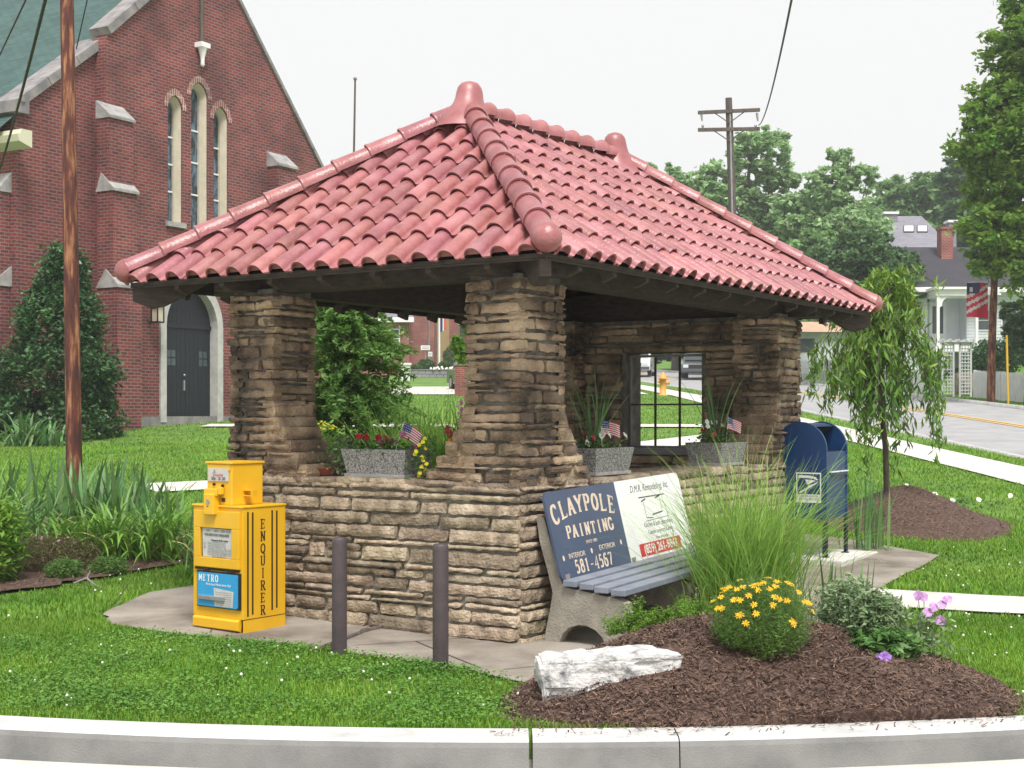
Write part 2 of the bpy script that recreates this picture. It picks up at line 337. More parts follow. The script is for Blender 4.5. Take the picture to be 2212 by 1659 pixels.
# stroke font with slab serifs -------------------------------------------------
def arc(cx, cy, rx, ry, a0, a1, n=12): return [(cx + rx * math.cos(R(a0 + (a1 - a0) * i / n)), cy + ry * math.sin(R(a0 + (a1 - a0) * i / n))) for i in range(n + 1)]
G = {
 'C': ([arc(.5, .5, .42, .5, 45, 315, 16)], [(.84, .82, 'v'), (.84, .16, 'v')]),
 'L': ([[(.25, 0), (.25, 1)], [(.25, .03), (.85, .03)]], [(.25, 1), (.2, 0), (.85, .1, 'v')]),
 'A': ([[(.12, 0), (.48, 1)], [(.48, 1), (.86, 0)], [(.26, .33), (.72, .33)]], [(.12, 0), (.86, 0)]),
 'Y': ([[(.1, 1), (.5, .48)], [(.9, 1), (.5, .48)], [(.5, .5), (.5, 0)]], [(.1, 1), (.9, 1), (.5, 0)]),
 'P': ([[(.25, 0), (.25, 1)], [(.25, .98), (.55, .98)] + arc(.55, .73, .28, .25, 80, -80, 8) + [(.25, .48)]], [(.25, 0), (.2, 1)]),
 'O': ([arc(.5, .5, .38, .48, 0, 360, 22)], []),
 'E': ([[(.25, 0), (.25, 1)], [(.25, .03), (.82, .03)], [(.25, .97), (.8, .97)], [(.25, .52), (.62, .52)]], [(.2, 0), (.2, 1), (.82, .12, 'v'), (.8, .88, 'v'), (.62, .52, 'v')]),
 'I': ([[(.5, 0), (.5, 1)]], [(.5, 0), (.5, 1)]),
 'N': ([[(.2, 0), (.2, 1)], [(.2, 1), (.8, 0)], [(.8, 0), (.8, 1)]], [(.18, 0), (.16, 1), (.82, 1)]),
 'T': ([[(.5, 0), (.5, 1)], [(.1, .97), (.9, .97)]], [(.5, 0), (.1, .88, 'v'), (.9, .88, 'v')]),
 'G': ([arc(.5, .5, .42, .5, 45, 340, 16), [(.85, .4), (.85, .05)]], [(.84, .82, 'v'), (.82, .42)]),
 'Q': ([arc(.5, .5, .38, .48, 0, 360, 22), [(.45, .15), (.85, -.18)]], []),
 'U': ([[(.22, 1), (.22, .3)] + arc(.5, .3, .28, .28, 180, 360, 10) + [(.78, 1)]], [(.2, 1), (.8, 1)]),
 'R': ([[(.22, 0), (.22, 1)], [(.22, .98), (.52, .98)] + arc(.52, .75, .27, .23, 80, -80, 8) + [(.22, .52)], [(.45, .52), (.85, 0)]], [(.22, 0), (.18, 1), (.86, 0)]),
 'M': ([[(.06, 0), (.12, 1)], [(.12, 1), (.5, .3)], [(.5, .3), (.88, 1)], [(.88, 1), (.94, 0)]], []),
 '5': ([[(.78, .97), (.28, .97), (.24, .55)] + arc(.48, .32, .34, .3, 130, -140, 12)], []),
 '8': ([arc(.5, .75, .26, .23, 0, 360, 14), arc(.5, .27, .34, .27, 0, 360, 16)], []),
 '1': ([[(.5, 0), (.5, 1), (.28, .82)]], [(.5, 0)]),
 '4': ([[(.68, 0), (.68, 1), (.12, .3), (.92, .3)]], [(.68, 0)]),
 '6': ([[(.75, .9)] + arc(.5, .5, .34, .5, 70, 180, 8) + arc(.5, .3, .34, .3, 180, 520, 16)], []),
 '7': ([[(.15, .85), (.17, .97), (.85, .97), (.42, 0)]], []),
 '-': ([[(.2, .42), (.8, .42)]], []),
}
def ribbon(mb, pts, th, tv, place):
    n = len(pts); L_, R_ = [], []
    for i, p in enumerate(pts):
        a = pts[max(i - 1, 0)]; b = pts[min(i + 1, n - 1)]
        dx, dy = b[0] - a[0], b[1] - a[1]; l = math.hypot(dx, dy) or 1; dx /= l; dy /= l
        w_ = tv * abs(dy) + th * abs(dx)
        L_.append((p[0] - dy * w_ / 2, p[1] + dx * w_ / 2)); R_.append((p[0] + dy * w_ / 2, p[1] - dx * w_ / 2))
    for i in range(n - 1): mb.add([place(*R_[i]), place(*R_[i + 1]), place(*L_[i + 1]), place(*L_[i])], [(0, 1, 2, 3)])
def slab(mb, word, h, wd, gap, o, u, v, arcf=None, stroke=0.2, vertical=False):
    """word in slab-serif capitals, centred at o, letters h high and wd wide"""
    o, u, v = Vector(o), Vector(u).normalized(), Vector(v).normalized(); n = u.cross(v); k = 0
    tot = len(word) * (wd + gap) - gap
    for i, ch in enumerate(word):
        x0 = -tot / 2 + i * (wd + gap); y0 = -h / 2
        hh, rot = h, 0.0
        if vertical: x0 = -wd / 2; y0 = (len(word) / 2 - 1 - i) * (h + gap)
        if arcf: dy, rot, hs = arcf((x0 + wd / 2) / (tot / 2)); y0 += dy; hh = h * hs
        st, sf = G[ch]
        def place(a, b, dd=[0]):
            lx = (a - .5) * wd; ly = b * hh
            q = o + u * (x0 + wd / 2 + lx * math.cos(rot) - ly * math.sin(rot)) + v * (y0 + lx * math.sin(rot) + ly * math.cos(rot)) + n * (0.0006 + 0.0003 * kk[0])
            return q
        kk = [0]
        for s_ in st:
            ribbon(mb, s_, stroke * 0.55 * (wd / hh), stroke * 1.15, place); kk[0] += 1
        for sp in sf:
            if len(sp) == 3: pts = [(sp[0], sp[1] - .1), (sp[0], sp[1] + .1)]; ribbon(mb, pts, .1, .1, place)
            else: pts = [(sp[0] - .2, sp[1]), (sp[0] + .2, sp[1])]; ribbon(mb, pts, .09, .1, place)
            kk[0] += 1

# ------------------------------------------------------------------ places
HV = 889.5
def at(u, v, Y): return Vector(((u - 1106) / 3000 * Y, Y, 1.5 - (v - HV) / 3000 * Y))
def sstep(t): t = np.clip(t, 0, 1); return t * t * (3 - 2 * t)
def xn(y): return np.interp(y, [0, 15, 26, 41, 56, 74, 95, 115, 150, 260], [9.2, 9.0, 8.7, 8.4, 7.9, 6.3, 3.5, -1, -12, -50])
def kerbY(x): return 6.52 + 0.045 * np.clip(np.abs(x), 0, 14) ** 2
def g(x, y):
    x = np.asarray(x, float); y = np.asarray(y, float)
    d = y - 9.5
    s = 0.05 * np.where(d < -2, 0, np.where(d < 2, (d + 2) ** 2 / 8, d))
    s = np.minimum(s, 6.5 + 0 * s)
    bank = 1.7 * sstep((x - xn(y) - 6.5 - 3.0) / 7) * sstep((y - 22) / 14)
    far = 9.0 * sstep((y - 110) / 130)
    return s + bank + far
def gz(x, y): return float(g(x, y))
TH = 0.574
rx, ry = math.sin(TH), math.cos(TH)
F0 = Vector((0.2013, 8.157, 0)); RZ = math.pi / 2 - TH
def SL(x, y, z=0.0): return Vector((F0.x + x * rx - y * ry, F0.y + x * ry + y * rx, z))

def inpoly(x, y, P):
    c = np.zeros(x.shape, bool); n = len(P)
    for i in range(n):
        x1, y1 = P[i]; x2, y2 = P[(i + 1) % n]
        cond = ((y1 > y) != (y2 > y)) & (x < (x2 - x1) * (y - y1) / ((y2 - y1) or 1e-9) + x1)
        c ^= cond
    return c
def near_line(x, y, P, r):
    c = np.zeros(x.shape, bool)
    for (x1, y1), (x2, y2) in zip(P[:-1], P[1:]):
        dx, dy = x2 - x1, y2 - y1; t = np.clip(((x - x1) * dx + (y - y1) * dy) / (dx * dx + dy * dy), 0, 1)
        c |= (x - x1 - t * dx) ** 2 + (y - y1 - t * dy) ** 2 < r * r
    return c
APRON = [(-2.95, 10.0), (-2.75, 9.55), (-2.3, 9.22), (-1.24, 8.72), (-.28, 8.03), (.185, 7.49), (.8, 7.3), (2.2, 8.6), (2.72, 10.25), (2.95, 11.1), (3.95, 12.8), (3.3, 13.9), (2.6, 14.6), (.7, 14.9), (-2.85, 10.9)]
BED = [(-9, 10.2), (-4.25, 10.4), (-3.75, 11.05), (-3.35, 11.75), (-2.88, 12.35), (-2.85, 13.1), (-3.3, 14.2), (-4.1, 15.3), (-6, 16), (-9, 16)]
PATH1 = [(-4.9, 18.6), (-3, 19.6), (0, 23), (2.3, 26), (4.5, 29), (7, 32)]
PATH2 = [(-7.2, 32.6), (7, 32.4)]
PATH3 = [(2.55, 10.75), (3.5, 10.38), (9.5, 8.6)]
MND = (1.22, 7.62); TMD = (4.35, 15.3)
def mound_r(x, y):   # normalised radius of the front mulch mound, 1 at its edge
    dx = x - MND[0]; dy = y - MND[1]
    a = np.where(dx < 0, 1.50 - .37 * (dy + 1.07), 1.42); b = np.where(dy < 0, 1.10, 1.05)
    p = np.where(dy < 0, 3.4, 2.0)
    return (np.abs(dx / a) ** p + np.abs(dy / b) ** p) ** (1 / p)
def mound_h(x, y): return 0.35 * (1 - np.clip(mound_r(x, y), 0, 1) ** 1.7) 
def tmound_r(x, y): return np.sqrt(((x - TMD[0]) / np.where(x < TMD[0], 1.0, 1.05)) ** 2 + ((y - TMD[1]) / 1.5) ** 2)
def sw_near(y): return np.interp(y, [0, 15, 20.6, 27, 44, 51, 60, 74, 95], [7.3, 7.1, 6.98, 6.7, 6.15, 5.9, 5.2, 3.7, .8])
def lawnmask(x, y):
    m = y > kerbY(x) + 0.0
    m &= ~inpoly(x, y, APRON); m &= ~inpoly(x, y, BED)
    m &= ~near_line(x, y, PATH1, .62); m &= ~near_line(x, y, PATH2, .6); m &= ~near_line(x, y, PATH3, .40)
    m &= mound_r(x, y) > 0.93; m &= tmound_r(x, y) > 0.95
    a = sw_near(y); m &= ~((x > a) & (x < a + 1.1))
    a = xn(y); m &= ~((x > a - .1) & (x < a + 6.75))
    lx = (x - F0.x) * rx + (y - F0.y) * ry; ly = -(x - F0.x) * ry + (y - F0.y) * rx
    m &= ~((lx > .4) & (lx < 5.45) & (ly > .4) & (ly < 3.1))
    cx_ = (x + 8.24) * .5 + (y - 33) * .866; cy_ = -(x + 8.24) * .866 + (y - 33) * .5
    m &= ~((cy_ > -.1) & (cx_ > -4.5) & (cx_ < 6.5))
    return m

# ------------------------------------------------------------------ ground
def grid_mesh(name, X, Y, Z, m, smooth=True):
    ny, nx_ = X.shape; V = np.stack([X, Y, Z], -1).reshape(-1, 3)
    i = np.arange(ny * nx_).reshape(ny, nx_); F = np.stack([i[:-1, :-1], i[:-1, 1:], i[1:, 1:], i[1:, :-1]], -1).reshape(-1, 4)
    return np_mesh(name, V, F, m, smooth=smooth)
xs = np.unique(np.concatenate([np.linspace(-600, -30, 20), np.linspace(-30, 30, 151), np.linspace(30, 600, 20)]))
ds = np.unique(np.concatenate([np.linspace(0, 12, 49), np.linspace(12, 120, 110), np.linspace(120, 700, 30)]))
X, D = np.meshgrid(xs, ds); Y = kerbY(X) + D
Zl = g(X, Y); skirt = np.stack([X[0], Y[0] - .06, Zl[0] - .4]); X = np.vstack([skirt[0], X]); Y = np.vstack([skirt[1], Y]); Zl = np.vstack([skirt[2], Zl])
struct(grid_mesh("lawn", X, Y, Zl, M_lawn))
# street in front, kerb
X, D = np.meshgrid(np.unique(np.concatenate([np.linspace(-600, -16, 8), np.linspace(-16, 16, 65), np.linspace(16, 600, 8)])), np.array([.03, -.2, -1, -3, -8, -30, -300]))
Y = kerbY(X) + D
struct(grid_mesh("street", X, Y, np.full_like(X, -0.118) - 0.01 * np.clip(D + 1.2, -.0, 1), M_conc))
mb = MB(); kx = [-16, -14] + [round(-12 + .5 * i, 3) for i in range(49)] + [14, 16]
prof = [(0, -.2), (0, .010), (-.02, .018), (-.215, .016), (-.240, .004), (-.252, -.018), (-.268, -.13), (-.268, -.25)]
def kerb_piece(mb, x0, x1):
    n = max(1, int((x1 - x0) / .25)); xx = [x0 + (x1 - x0) * i / n for i in range(n + 1)]; k = len(prof)
    vs = [(x, float(kerbY(x)) + p[0], p[1]) for x in xx for p in prof]
    fs = [(i * k + j, i * k + j + 1, (i + 1) * k + j + 1, (i + 1) * k + j) for i in range(n) for j in range(k - 1)]
    fs += [tuple(range(k)), tuple(n * k + j for j in range(k))[::-1]]
    for t_, sel in ((.72, (0, 1, 2, 3)), (.03, (4, 5, 6))):  # pale top, dark face: light from above put into the tint
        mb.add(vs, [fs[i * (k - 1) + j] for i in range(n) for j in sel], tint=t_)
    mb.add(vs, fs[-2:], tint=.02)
js = [-16, -9.2, -6.1, -3.05, .085, .76, 3.8, 6.9, 10, 16]
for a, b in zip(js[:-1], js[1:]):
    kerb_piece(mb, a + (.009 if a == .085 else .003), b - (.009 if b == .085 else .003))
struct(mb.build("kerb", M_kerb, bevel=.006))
# concrete paving round the shelter
def drape_poly(name, P, m, dz, step=.5):
    me = bpy.data.meshes.new(name); import bmesh
    bm = bmesh.new(); vs = [bm.verts.new((p[0], p[1], 0)) for p in P]; f = bm.faces.new(vs)
    for k in range(int((max(p[0] for p in P) - min(p[0] for p in P)) / step)):
        bmesh.ops.bisect_plane(bm, geom=bm.verts[:] + bm.edges[:] + bm.faces[:], plane_co=(min(p[0] for p in P) + k * step, 0, 0), plane_no=(1, 0, 0))
    for k in range(int((max(p[1] for p in P) - min(p[1] for p in P)) / step) + 1):
        bmesh.ops.bisect_plane(bm, geom=bm.verts[:] + bm.edges[:] + bm.faces[:], plane_co=(0, min(p[1] for p in P) + k * step, 0), plane_no=(0, 1, 0))
    for v in bm.verts: v.co.z = gz(v.co.x, v.co.y) + dz
    bmesh.ops.recalc_face_normals(bm, faces=bm.faces)
    bm.to_mesh(me); bm.free(); me.materials.append(m); me.update()
    if me.polygons[0].normal.z < 0: me.flip_normals()
    o = bpy.data.objects.new(name, me); C.objects.link(o); return o
ap = []
for i, p in enumerate(APRON):      # slightly ragged edge
    q = APRON[(i + 1) % len(APRON)]
    for k in range(5):
        t = k / 5; rr = random.Random(i * 10 + k); ap.append((p[0] + (q[0] - p[0]) * t + rr.uniform(-.02, .02), p[1] + (q[1] - p[1]) * t + rr.uniform(-.02, .02)))
struct(drape_poly("paving", ap, M_apron, .016))
jm = mat("joint_dirt", (0.055, 0.045, 0.035), None, rough=.95)
for (a, b) in (((-1.0, 8.75), (.45, 9.3)), ((-.05, 7.98), (.9, 8.45)), ((-.62, 8.9), (-.18, 8.02)), ((.30, 8.30), (.62, 7.55)), ((-2.1, 9.95), (-2.0, 9.2)), ((2.6, 11.2), (3.5, 10.95)), ((3.05, 12.2), (3.75, 12.0))):
    d_ = Vector((b[0] - a[0], b[1] - a[1], 0)).normalized(); s_ = Vector((-d_.y, d_.x, 0)) * .004; zz = Vector((0, 0, .0205)); q = [Vector((a[0] + (b[0] - a[0]) * i / 6, a[1] + (b[1] - a[1]) * i / 6, 0)) for i in range(7)]
    for p in q: p.z = gz(p.x, p.y)
    m_ = MB(); m_.add([p + zz - s_ for p in q] + [p + zz + s_ for p in q], [(i, i + 1, 8 + i, 7 + i) for i in range(6)]); struct(m_.build("paving_joint", jm))
def ribbon_sheet(name, P, wd, m, dz, res=.6, gfun=None):
    pts = []
    for (x1, y1), (x2, y2) in zip(P[:-1], P[1:]):
        n = max(1, int(math.hypot(x2 - x1, y2 - y1) / res))
        pts += [(x1 + (x2 - x1) * i / n, y1 + (y2 - y1) * i / n) for i in range(n)]
    pts.append(P[-1]); A = np.array(pts)
    T = np.gradient(A, axis=0); T /= np.linalg.norm(T, axis=1)[:, None]; Nn = np.stack([-T[:, 1], T[:, 0]], 1)
    off = np.linspace(-.5, .5, 4)[None, :, None] * wd
    Q = A[:, None, :] + Nn[:, None, :] * off
    return struct(grid_mesh(name, Q[..., 0], Q[..., 1], g(Q[..., 0], Q[..., 1]) + dz, m))
ribbon_sheet("path", PATH1, 1.15, M_conc, .03); ribbon_sheet("church_path", PATH2, 1.0, M_conc, .034)
ribbon_sheet("front_walk", PATH3, .76, M_conc, .02)
ys = np.linspace(9, 96, 90)
X = sw_near(ys)[:, None] + np.array([0, .5, 1.1])[None]; Yg = np.repeat(ys[:, None], 3, 1)
struct(grid_mesh("sidewalk", X, Yg, g(X, Yg) + .025, M_conc))
ys = np.linspace(3, 230, 160)
X = xn(ys)[:, None] + np.array([0, 1.6, 3.2, 4.8, 6.4])[None]; Yg = np.repeat(ys[:, None], 5, 1)
struct(grid_mesh("side_road", X, Yg, g(X, Yg) + .02, M_asph))
for k, o_ in enumerate((3.10, 3.34)):
    X = xn(ys)[:, None] + np.array([o_, o_ + .12])[None]; Yg = np.repeat(ys[:, None], 2, 1)
    struct(grid_mesh("road_line", X, Yg, g(X, Yg) + .032, M_yline))
for nm, o_, s_ in (("near_kerb", -.18, 1), ("far_kerb", 6.4, -1)):
    X = xn(ys)[:, None] + o_ + np.array([0, .02, .16, .18])[None]; Yg = np.repeat(ys[:, None], 4, 1)
    Z = g(X, Yg) + np.array([0, .12, .12, 0])[None] * (1 if s_ < 0 else .35)
    struct(grid_mesh(nm, X, Yg, Z, M_kerb, smooth=False))
# second driveway patch and small far lawn seen through the shelter
ribbon_sheet("far_drive", [(-5.2, 56.5), (5.0, 56.8)], 9.0, M_conc, .03, 1.0)

# mulch mounds and bed
def mound(name, c, hx, hy, fr, hf, seed, n=72):
    rs = RS(seed); A = np.linspace(0, 2 * np.pi, n + 1); rr = np.concatenate([np.linspace(0.02, 1.0, 26), [1.06]])
    AA, RR = np.meshgrid(A, rr)
    wob = 1 + .025 * np.sin(5 * AA + seed) + .018 * np.sin(11 * AA + 2 * seed) + .01 * np.sin(23 * AA)
    X = c[0] + np.cos(AA) * RR * np.where(np.cos(AA) < 0, hx[0], hx[1]) * wob; Y = c[1] + np.sin(AA) * RR * np.where(np.sin(AA) < 0, hy[0], hy[1]) * wob
    if hy[0] == 1.10:
        q = np.where(np.sin(AA) < 0, (np.abs(np.cos(AA)) ** 3.4 + np.abs(np.sin(AA)) ** 3.4) ** (-1 / 3.4), 1.0); X = c[0] + (X - c[0]) * q; Y = c[1] + (Y - c[1]) * q; X = np.where(X < c[0], c[0] + (X - c[0]) * (1.50 - .37 * (Y - c[1] + 1.07)) / 1.33, X); Y = np.maximum(Y, kerbY(X) - .005)
    Z = g(X, Y) + hf(X, Y) + .02
    nz = .012 * np.sin(X * 17 + 3 * np.sin(Y * 13)) * np.cos(Y * 19) + .008 * np.sin(X * 41) * np.sin(Y * 37) + .02 * np.sin(X * 5 + 1) * np.sin(Y * 4.3)
    nz[:, -1] = nz[:, 0]
    Z += nz * (1 - RR ** 3) ; Z[-1] -= .07
    return struct(grid_mesh(name, X, Y, Z, M_mulch))
def front_h(x, y): return mound_h(x, y)
mo = mound("mulch_mound", MND, (1.33, 1.42), (1.10, 1.05), mound_r, front_h, 1)
def tm_h(x, y): return .36 * (1 - sstep(tmound_r(x, y)))
mound("tree_mulch_mound", TMD, (1.0, 1.05), (1.5, 1.5), tmound_r, tm_h, 2)
def bed_h(x, y): return np.where(inpoly(x, y, BED), .02, 0)
ap = []
for i, p in enumerate(BED):
    q = BED[(i + 1) % len(BED)]
    for k in range(6):
        t = k / 6; r_ = random.Random(900 + i * 10 + k); ap.append((p[0] + (q[0] - p[0]) * t + r_.uniform(-.06, .06), p[1] + (q[1] - p[1]) * t + r_.uniform(-.06, .06)))
struct(drape_poly("mulch_bed", ap, M_mulch, .03, .25))
# loose bark chips
def chips(n, seed, fx, name):
    rs = RS(seed); x, y, z = fx(rs, n); n = len(x)
    L_ = .004 + .026 * rs.uniform(0, 1, n) ** 2.2; W_ = rs.uniform(.0012, .0042, n); a = rs.uniform(0, np.pi, n); b = rs.normal(0, .35, n)
    u = np.stack([np.cos(a) * np.cos(b), np.sin(a) * np.cos(b), np.sin(b)], 1) * L_[:, None]; v = np.stack([-np.sin(a), np.cos(a), rs.normal(0, .3, n)], 1) * W_[:, None]
    P = np.stack([x, y, z + .008 + rs.uniform(0, .012, n)], 1)
    V = np.stack([P - u - v, P + u - v, P + u * .8 + v, P - u + v], 1).reshape(-1, 3)
    o = np_mesh(name, V, np.arange(4 * n).reshape(n, 4), M_chip, tint=rs.beta(1.3, 2.6, n)); tag(o, kind='stuff'); return o
def fm(rs, n):
    x = rs.uniform(-.35, 2.7, n); y = rs.uniform(6.45, 8.7, n); k = (mound_r(x, y) < 1.01) & (y > kerbY(x) - .05); x, y = x[k], y[k]; return x, y, g(x, y) + mound_h(x, y) + .02
chips(42000, 3, fm, "bark_chips")
def fk(rs, n):
    x = rs.uniform(-.1, 2.6, n); y = kerbY(x) - rs.uniform(0, 1, n) ** 2.5 * .2; return x, y, 0 * x + .012
chips(420, 6, fk, "bark_chips")
def ft(rs, n):
    x = rs.uniform(3.2, 5.5, n); y = rs.uniform(13.7, 17, n); k = tmound_r(x, y) < .98; x, y = x[k], y[k]; return x, y, g(x, y) + tm_h(x, y) + .02
chips(5000, 4, ft, "bark_chips")
def fb(rs, n):
    x = rs.uniform(-6, -2.8, n); y = rs.uniform(10.2, 14.0, n); k = inpoly(x, y, BED); x, y = x[k], y[k]; return x, y, g(x, y) + .03
chips(9000, 5, fb, "bark_chips")

# ------------------------------------------------------------------ lawn grass
def grass(n, seed, x0, x1, y0, y1, h0, h1, wd, name="grass"):
    rs = RS(seed); y = rs.uniform(y0, y1, n); x = rs.uniform(x0, x1, n)
    k = lawnmask(x, y) & (np.abs(x) < .40 * y + 1.2); x, y = x[k], y[k]; n = len(x)
    patch = .5 + .5 * np.sin(x * 1.7 + 2 * np.sin(y * .9)) * np.cos(y * 1.3 + x * .6)
    h = rs.uniform(h0, h1, n) * (.75 + .5 * patch)
    a = rs.uniform(0, 2 * np.pi, n); le = rs.uniform(.1, .8, n) * h
    b = np.stack([x, y, g(x, y) - .005], 1); p = np.stack([np.cos(a), np.sin(a), 0 * a], 1)
    q = np.stack([-np.sin(a), np.cos(a), 0 * a], 1) * (wd * rs.uniform(.6, 1.3, n))[:, None]
    mid = b + p * (le * .3)[:, None] + np.stack([0 * a, 0 * a, h * .6], 1); tip = b + p * le[:, None] + np.stack([0 * a, 0 * a, h], 1)
    V = np.stack([b - q, b + q, mid + q * .8, mid - q * .8, tip], 1).reshape(-1, 3)
    i = np.arange(n)[:, None] * 5
    F = np.concatenate([i + np.array([[0, 1, 2]]), i + np.array([[0, 2, 3]]), i + np.array([[3, 2, 4]])])
    t = rs.uniform(.1, .9, n) * .6 + .4 * patch; 
    o = np_mesh(name, V, F, M_grass, tint=np.concatenate([t, t, t])); tag(o, kind='stuff'); return o
grass(230000, 11, -4.2, 4.2, 6.5, 9.8, .02, .048, .0028)
grass(130000, 12, -5.6, 5.6, 9.8, 15.5, .025, .052, .005)
grass(110000, 13, -10, 9.5, 15.5, 27, .03, .06, .008)
grass(110000, 14, -14, 22, 27, 60, .03, .055, .013)
# clover leaves and white heads
rs = RS(21)
def clover():
    cx = rs.uniform(-3.4, .3, 70); cy = rs.uniform(6.6, 9.2, 70); x, y = [], []
    for a, b in zip(cx, cy):
        m_ = 420; x.append(rs.normal(a, .20, m_)); y.append(rs.normal(b, .14, m_))
    x = np.concatenate(x); y = np.concatenate(y); k = lawnmask(x, y); x, y = x[k], y[k]; n = len(x)
    z = g(x, y) + rs.uniform(.02, .055, n); s = rs.uniform(.005, .011, n); a = rs.uniform(0, 6.28, n); tl = rs.normal(0, .35, (n, 2))
    u = np.stack([np.cos(a), np.sin(a), tl[:, 0]], 1) * s[:, None]; v = np.stack([-np.sin(a), np.cos(a), tl[:, 1]], 1) * s[:, None]; P = np.stack([x, y, z], 1)
    V = np.stack([P - u, P - .3 * u - v, P + u * .9, P + v * 1.0 - .3 * u], 1).reshape(-1, 3)
    tag(np_mesh("clover", V, np.arange(4 * n).reshape(n, 4), M_clover, tint=rs.uniform(0, 1, n)), kind='stuff')
clover()
mb = MB(); k = 0
while k < 95:
    x = rs.uniform(-3.6, 4.6); y = 6.8 + rs.beta(1, 1.5) * 6.5
    if not lawnmask(np.array([x]), np.array([y]))[0] or abs(x) > .4 * y: continue
    k += 1; z = gz(x, y) + rs.uniform(.035, .065); r_ = rs.uniform(.004, .010)
    mb.lathe([(.001, -r_), (r_ * .8, -r_ * .6), (r_, 0), (r_ * .7, r_ * .7), (.001, r_)], (x, y, z), 6)
tag(mb.build("clover_flowers", M_wflower), kind='stuff')

# ------------------------------------------------------------------ foliage helpers
class FL:
    """collects flowers; each becomes a mesh of its own"""
    def __init__(s): s.a = []
    def build(s, name, m, parent=None):
        for c, *r_ in s.a:
            mb_ = MB(); flower1(mb_, (0, 0, 0), *r_); o = mb_.build("flower", m, parent); o.location = c
def leaves(P, size, rs, m, name, parent, tint=None, asp=.5, up=.3, droop=None):
    n = len(P); a = rs.normal(0, 1, (n, 3)); a[:, 2] *= .6
    if droop is not None: a = a * .45; a[:, 2] -= droop
    a /= np.linalg.norm(a, axis=1)[:, None] + 1e-9
    nn = rs.normal(0, 1, (n, 3)); nn[:, 2] = np.abs(nn[:, 2]) + up
    b = np.cross(a, nn); b /= np.linalg.norm(b, axis=1)[:, None] + 1e-9
    s = size * rs.uniform(.6, 1.35, n)[:, None]; a = a * s; b = b * s * asp
    V = np.stack([P - a, P - a * .1 - b, P + a, P - a * .1 + b], 1).reshape(-1, 3)
    if tint is None: tint = rs.uniform(0, 1, n)
    return np_mesh(name, V, np.arange(4 * n).reshape(n, 4), m, parent, tint=tint)
def crown_points(blobs, n, rs, clump=.28, dens=.55, per=60, shell=.55):
    """leaf clumps scattered through ellipsoids; blobs = [(cx,cy,cz,rx,ry,rz)]"""
    vol = np.array([b[3] * b[4] * b[5] for b in blobs]) ** (2 / 3); vol = vol / vol.sum()
    P, T = [], []
    nc = max(3, n // per)
    for b, w_ in zip(blobs, vol):
        k = max(2, int(nc * w_)); d = rs.normal(0, 1, (k, 3)); d /= np.linalg.norm(d, axis=1)[:, None]
        r_ = shell + (1 - shell) * rs.uniform(0, 1, k) ** .7
        r_ *= 1 + .12 * np.sin(d[:, 0] * 6 + b[0]) * np.sin(d[:, 2] * 7 + b[2])
        c = d * r_[:, None] * np.array(b[3:6]) * .92 + np.array(b[:3]); cs = clump * min(b[3:6])
        off = rs.normal(0, 1, (k, per, 3)); off *= (rs.uniform(.5, 1.1, (k, 1, 1)) * cs * .55); off[..., 2] *= .6
        P.append((c[:, None, :] + off).reshape(-1, 3)); T.append(np.repeat(rs.uniform(.15, .85, k), per) + rs.normal(0, .13, k * per))
    return np.concatenate(P), np.clip(np.concatenate(T), 0, 1)
def make_tree(name, label, loc, blobs, n, size, m, trunk_r, seed, cat="tree", group=None, limbs=7, clump=.3, per=60, trunk_top=None, shell=.5, tm=None, crown="crown", lo=0.25):
    rs = RS(seed); t = thing(name, label, cat, loc, 0, group)
    P, T = crown_points(blobs, n, rs, clump, per=per, shell=shell)
    leaves(P, size, rs, m, crown, t, T)
    mb = MB(); top = trunk_top or max(b[2] for b in blobs)
    k = 7; pts = [(.12 * trunk_r * math.sin(i * 2.1) * i, .1 * trunk_r * math.cos(i * 1.7) * i, top * i / (k - 1) - .1 * (i == 0)) for i in range(k)]
    mb.tube(pts, [trunk_r * (1.25 if i == 0 else 1) * (1 - .75 * i / (k - 1)) for i in range(k)], 8)
    for i in range(limbs):
        b = blobs[i % len(blobs)]; z0 = top * rs.uniform(lo, .8); d = rs.normal(0, 1, 3); d /= np.linalg.norm(d); d[2] = abs(d[2])
        e = np.array(b[:3]) + d * np.array(b[3:6]) * .8; s = np.array([0, 0, z0]); mm = (s + e) / 2 + np.array([0, 0, -.08 * np.linalg.norm(e - s)])
        r_ = trunk_r * .4; mb.tube([s, mm, e], [r_, r_ * .6, r_ * .15], 6)
    mb.build("trunk", tm or M_bark, t)
    return t
